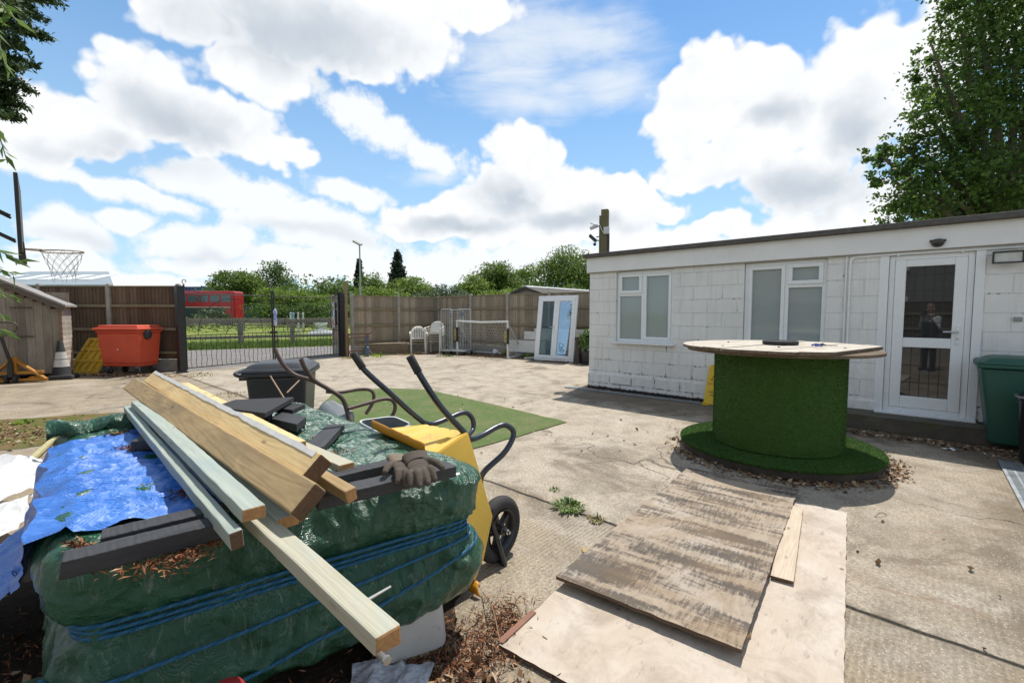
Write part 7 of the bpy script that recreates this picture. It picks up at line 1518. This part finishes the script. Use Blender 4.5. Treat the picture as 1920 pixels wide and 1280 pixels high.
litter('dry_leaves',[(-9.9,10.9,1.2,.2,3),(-8.9,10.8,.8,.22,2),(-6.4,5.5,2.4,.8,5,.3),(-5.2,5.9,1.6,.5,3,.3),(-3.9,16.6,1.2,.25,2),(-1,15.9,1.3,.4,3,-.6),(1.6,14.0,.8,.3,2,-.6),(-1.5,7.2,2.0,.9,.3),(2.5,2.9,1.2,.9,.05),(1.2,5.4,1.6,.9,.12)],4600,.045,LC,None,2)
litter('bark_chips',[(-.28,1.85,.26,.22,6,.6),(-.05,2.1,.12,.2,2.4),(-.3,1.4,.4,.3,4),(-.7,1.5,.4,.3,2),(-1.9,1.9,.6,.6,3),(-2.1,2.6,.5,.4,1.5),(-1.7,1.35,.4,.3,2)],9000,.030,CC,None,3,asp=.16,flat_=.5)
litter('dead_leaves',[(-.28,1.75,.3,.3,3),(-.1,1.4,.3,.2,2),(-1.9,1.9,.6,.6,1),(-.4,1.25,.3,.2,1)],420,.055,LC,None,4,flat_=.5)
def pz(x,y): return topz(Vector((x,y,0)))+.006+abs(random.gauss(0,.005))
sp=[]
for (x,y,r,w) in ((300,1050,.10,2),(395,1010,.05,1.6),(250,840,.08,3),(232,815,.07,2.5),(430,785,.10,3),(445,800,.08,2),(540,845,.05,1.5),(600,820,.05,1),(145,1020,.035,1.2),(180,1062,.05,1.0),(500,800,.14,1.5),(350,1032,.05,1.8),(335,930,.05,1.5),(640,850,.07,.5)):
    p=at(x,y,.81); sp.append((p.x,p.y,r,r*.7,w))
litter('needle_litter',sp,2400,.021,CC,None,5,zf=pz,asp=.22,flat_=.8)
def twiglet(a,c,r,lab): A=at(*a); B=at(*c); m=MB(); m.tube(bez([Vector(),(B-A)*.5+Vector((.01,.01,.02)),B-A],5),r,5); o=m.build('twig',simple('twig bark',(.16,.10,.065),(.24,.16,.10),rough=.9)); o.location=A; tag(o,lab,'twig')
twiglet((905,1108,.02),(938,1205,.10),.003,'long thin pale twig standing out of the bark chips by plywood'); twiglet((955,1130,.02),(978,1160,.02),.006,'short dark twig on the edge of the bark chips'); twiglet((1140,1034,.02),(1165,1038,.02),.002,'tiny twig on the concrete left of plywood'); twiglet((1640,968,.006),(1663,965,.006),.003,'small dark twig on the concrete right of plywood')
m=MB(); m.grid(8,6,lambda u,v:((u-.5)*.13,(v-.5)*.05,.012+.014*sin(u*7)*cos(v*5))); o=m.build('white_wrapper',whitet,smooth=True); o.location=at(1780,843); tag(o,'small crumpled white wrapper on the concrete near the door step','wrapper')

# ------------------------------------------------------------------ what the glass reflects: yard side behind the camera, and the photographer
fence('board_fence','dark board fence closing the yard on the photographer side',[Vector((-9.5,2.2,0)),Vector((-7.6,.3,0)),Vector((-5.8,-1.5,0)),Vector((-4.0,-3.3,0)),Vector((-2.2,-5.1,0)),Vector((-.4,-6.9,0)),Vector((1.4,-8.7,0))],1.9,simple('dark fence board',(.07,.05,.038),(.11,.08,.06),rough=.9,scale=5,stretch=(6,6,1)),front=1)
hs=thing('grey_house','grey rendered house with white windows standing behind the photographer','house',Vector((-8.5,-5.5,0)),atan2(-1,1))
m=MB(); m.box((0,-3,2.6),(13,6,5.2)); m.build('wall',simple('grey render',(.20,.19,.18),(.26,.25,.24),rough=.9,scale=2),hs)
for x in (-4.5,-1.5,1.5,4.5):
    for z in (1.6,3.9):
        m=MB(); ring(m,x-.75,x+.75,z-.6,z+.6,.09,.03,.08); m.box((x,.03,z),(.08,.07,1.2)); f=m.build('window',upvc,hs); m=MB(); m.box((x,.0,z),(1.4,.03,1.1)); m.build('pane',darkglass,f)
m=MB(); m.box((0,-3,5.3),(13.4,6.6,.2)); m.build('roof',feltm,hs)
skin=simple('skin',(.50,.28,.20),(.45,.24,.17),rough=.5,bumps=0); shirt=simple('white shirt',(.74,.74,.76),(.68,.68,.71),rough=.8,scale=6); vest=simple('dark waistcoat',(.02,.02,.025),rough=.8); trou=simple('dark trousers',(.018,.018,.022),rough=.85); hairm=simple('brown hair',(.06,.035,.02),rough=.8)
pr=thing('person','man in a white shirt and dark waistcoat holding a camera','person',Vector((-.02,-.34,0)))
def body(name,mat,parts,vox=.012):
    m=MB()
    for pts,rr_ in parts: 
        m.tube(pts,rr_,12)
        for p,q in ((pts[0],rr_[0]),(pts[-1],rr_[-1])): m.ball(p,q,8)
    o=m.build(name,mat,pr); md=o.modifiers.new('r','REMESH'); md.mode='VOXEL'; md.voxel_size=vox; md.use_smooth_shade=True; return o
fing=[]
for s in (-1,1):
    for k in range(4): fing.append(([(s*.085,.185,1.455+.022*k-.03),(s*.092,.215,1.458+.022*k-.03),(s*.070,.222,1.46+.022*k-.03)],[.010,.0095,.008]))
    fing.append(([(s*.075,.16,1.44),(s*.055,.185,1.43),(s*.05,.20,1.435)],[.011,.010,.008]))
body('body',skin,[([(0,0,1.40),(0,.005,1.50)],[.062,.058]),([(0,.01,1.53),(0,.02,1.60),(0,.005,1.68),(0,.0,1.74)],[.065,.082,.088,.07]),([(0,.095,1.59),(0,.115,1.575)],[.016,.014]),([(-.085,0,1.61),(-.09,0,1.58)],[.018,.014]),([(.085,0,1.61),(.09,0,1.58)],[.018,.014])]+[([(s*.10,.11,1.41),(s*.085,.165,1.455)],[.032,.036]) for s in (-1,1)]+fing,.007)
body('hair',hairm,[([(0,-.02,1.66),(0,-.01,1.755)],[.088,.078]),([(0,-.05,1.60),(0,-.05,1.66)],[.06,.07])])
for s in (-1,1):
    m=MB(); m.ball((s*.032,.098,1.635),.010,6); m.build('eye',simple('dark eye',(.03,.02,.02),rough=.2,bumps=0),pr)
m=MB(); m.ball((0,.098,1.545),.018,6,(1.4,.4,.35)); m.build('mouth',simple('lips',(.35,.12,.10)),pr)
body('shirt',shirt,[([(0,0,1.02),(0,.0,1.2),(0,0,1.36)],[.155,.15,.14]),([(-.17,0,1.37),(.17,0,1.37)],[.065,.065])]+[([(s*.19,0,1.37),(s*.25,.01,1.12),(s*.13,.09,1.36)],[.062,.052,.038]) for s in (-1,1)])
body('waistcoat',vest,[([(0,.008,.99),(0,.008,1.2)],[.165,.162]),([(-.09,.012,1.2),(-.10,.0,1.40)],[.085,.072]),([(.09,.012,1.2),(.10,0,1.40)],[.085,.072])])
body('trousers',trou,[([(0,0,.92),(0,0,1.0)],[.155,.15])]+[([(s*.08,0,.92),(s*.10,.01,.5),(s*.11,0,.10)],[.10,.072,.055]) for s in (-1,1)])
for s in (-1,1):
    m=MB(); m.ball((s*.11,.06,.04),.06,8,(.8,2.0,.7)); m.build('shoe',rub,pr,smooth=True)
cmr=thing('hand_camera','black hand-held camera in front of the man in the waistcoat','camera',Vector((0,-.11,1.475)))
m=MB(); m.box((0,-.03,0),(.14,.06,.095)); m.box((0,-.03,.06),(.06,.05,.03)); m.build('camera_body',blackp,cmr,bevel=.01)
m=MB(); m.lathe([(.038,0),(.038,.05),(.034,.055)],20,(0,0,-.0),Matrix.Rotation(-pi/2,3,'X')); m.build('lens',blackp,cmr)
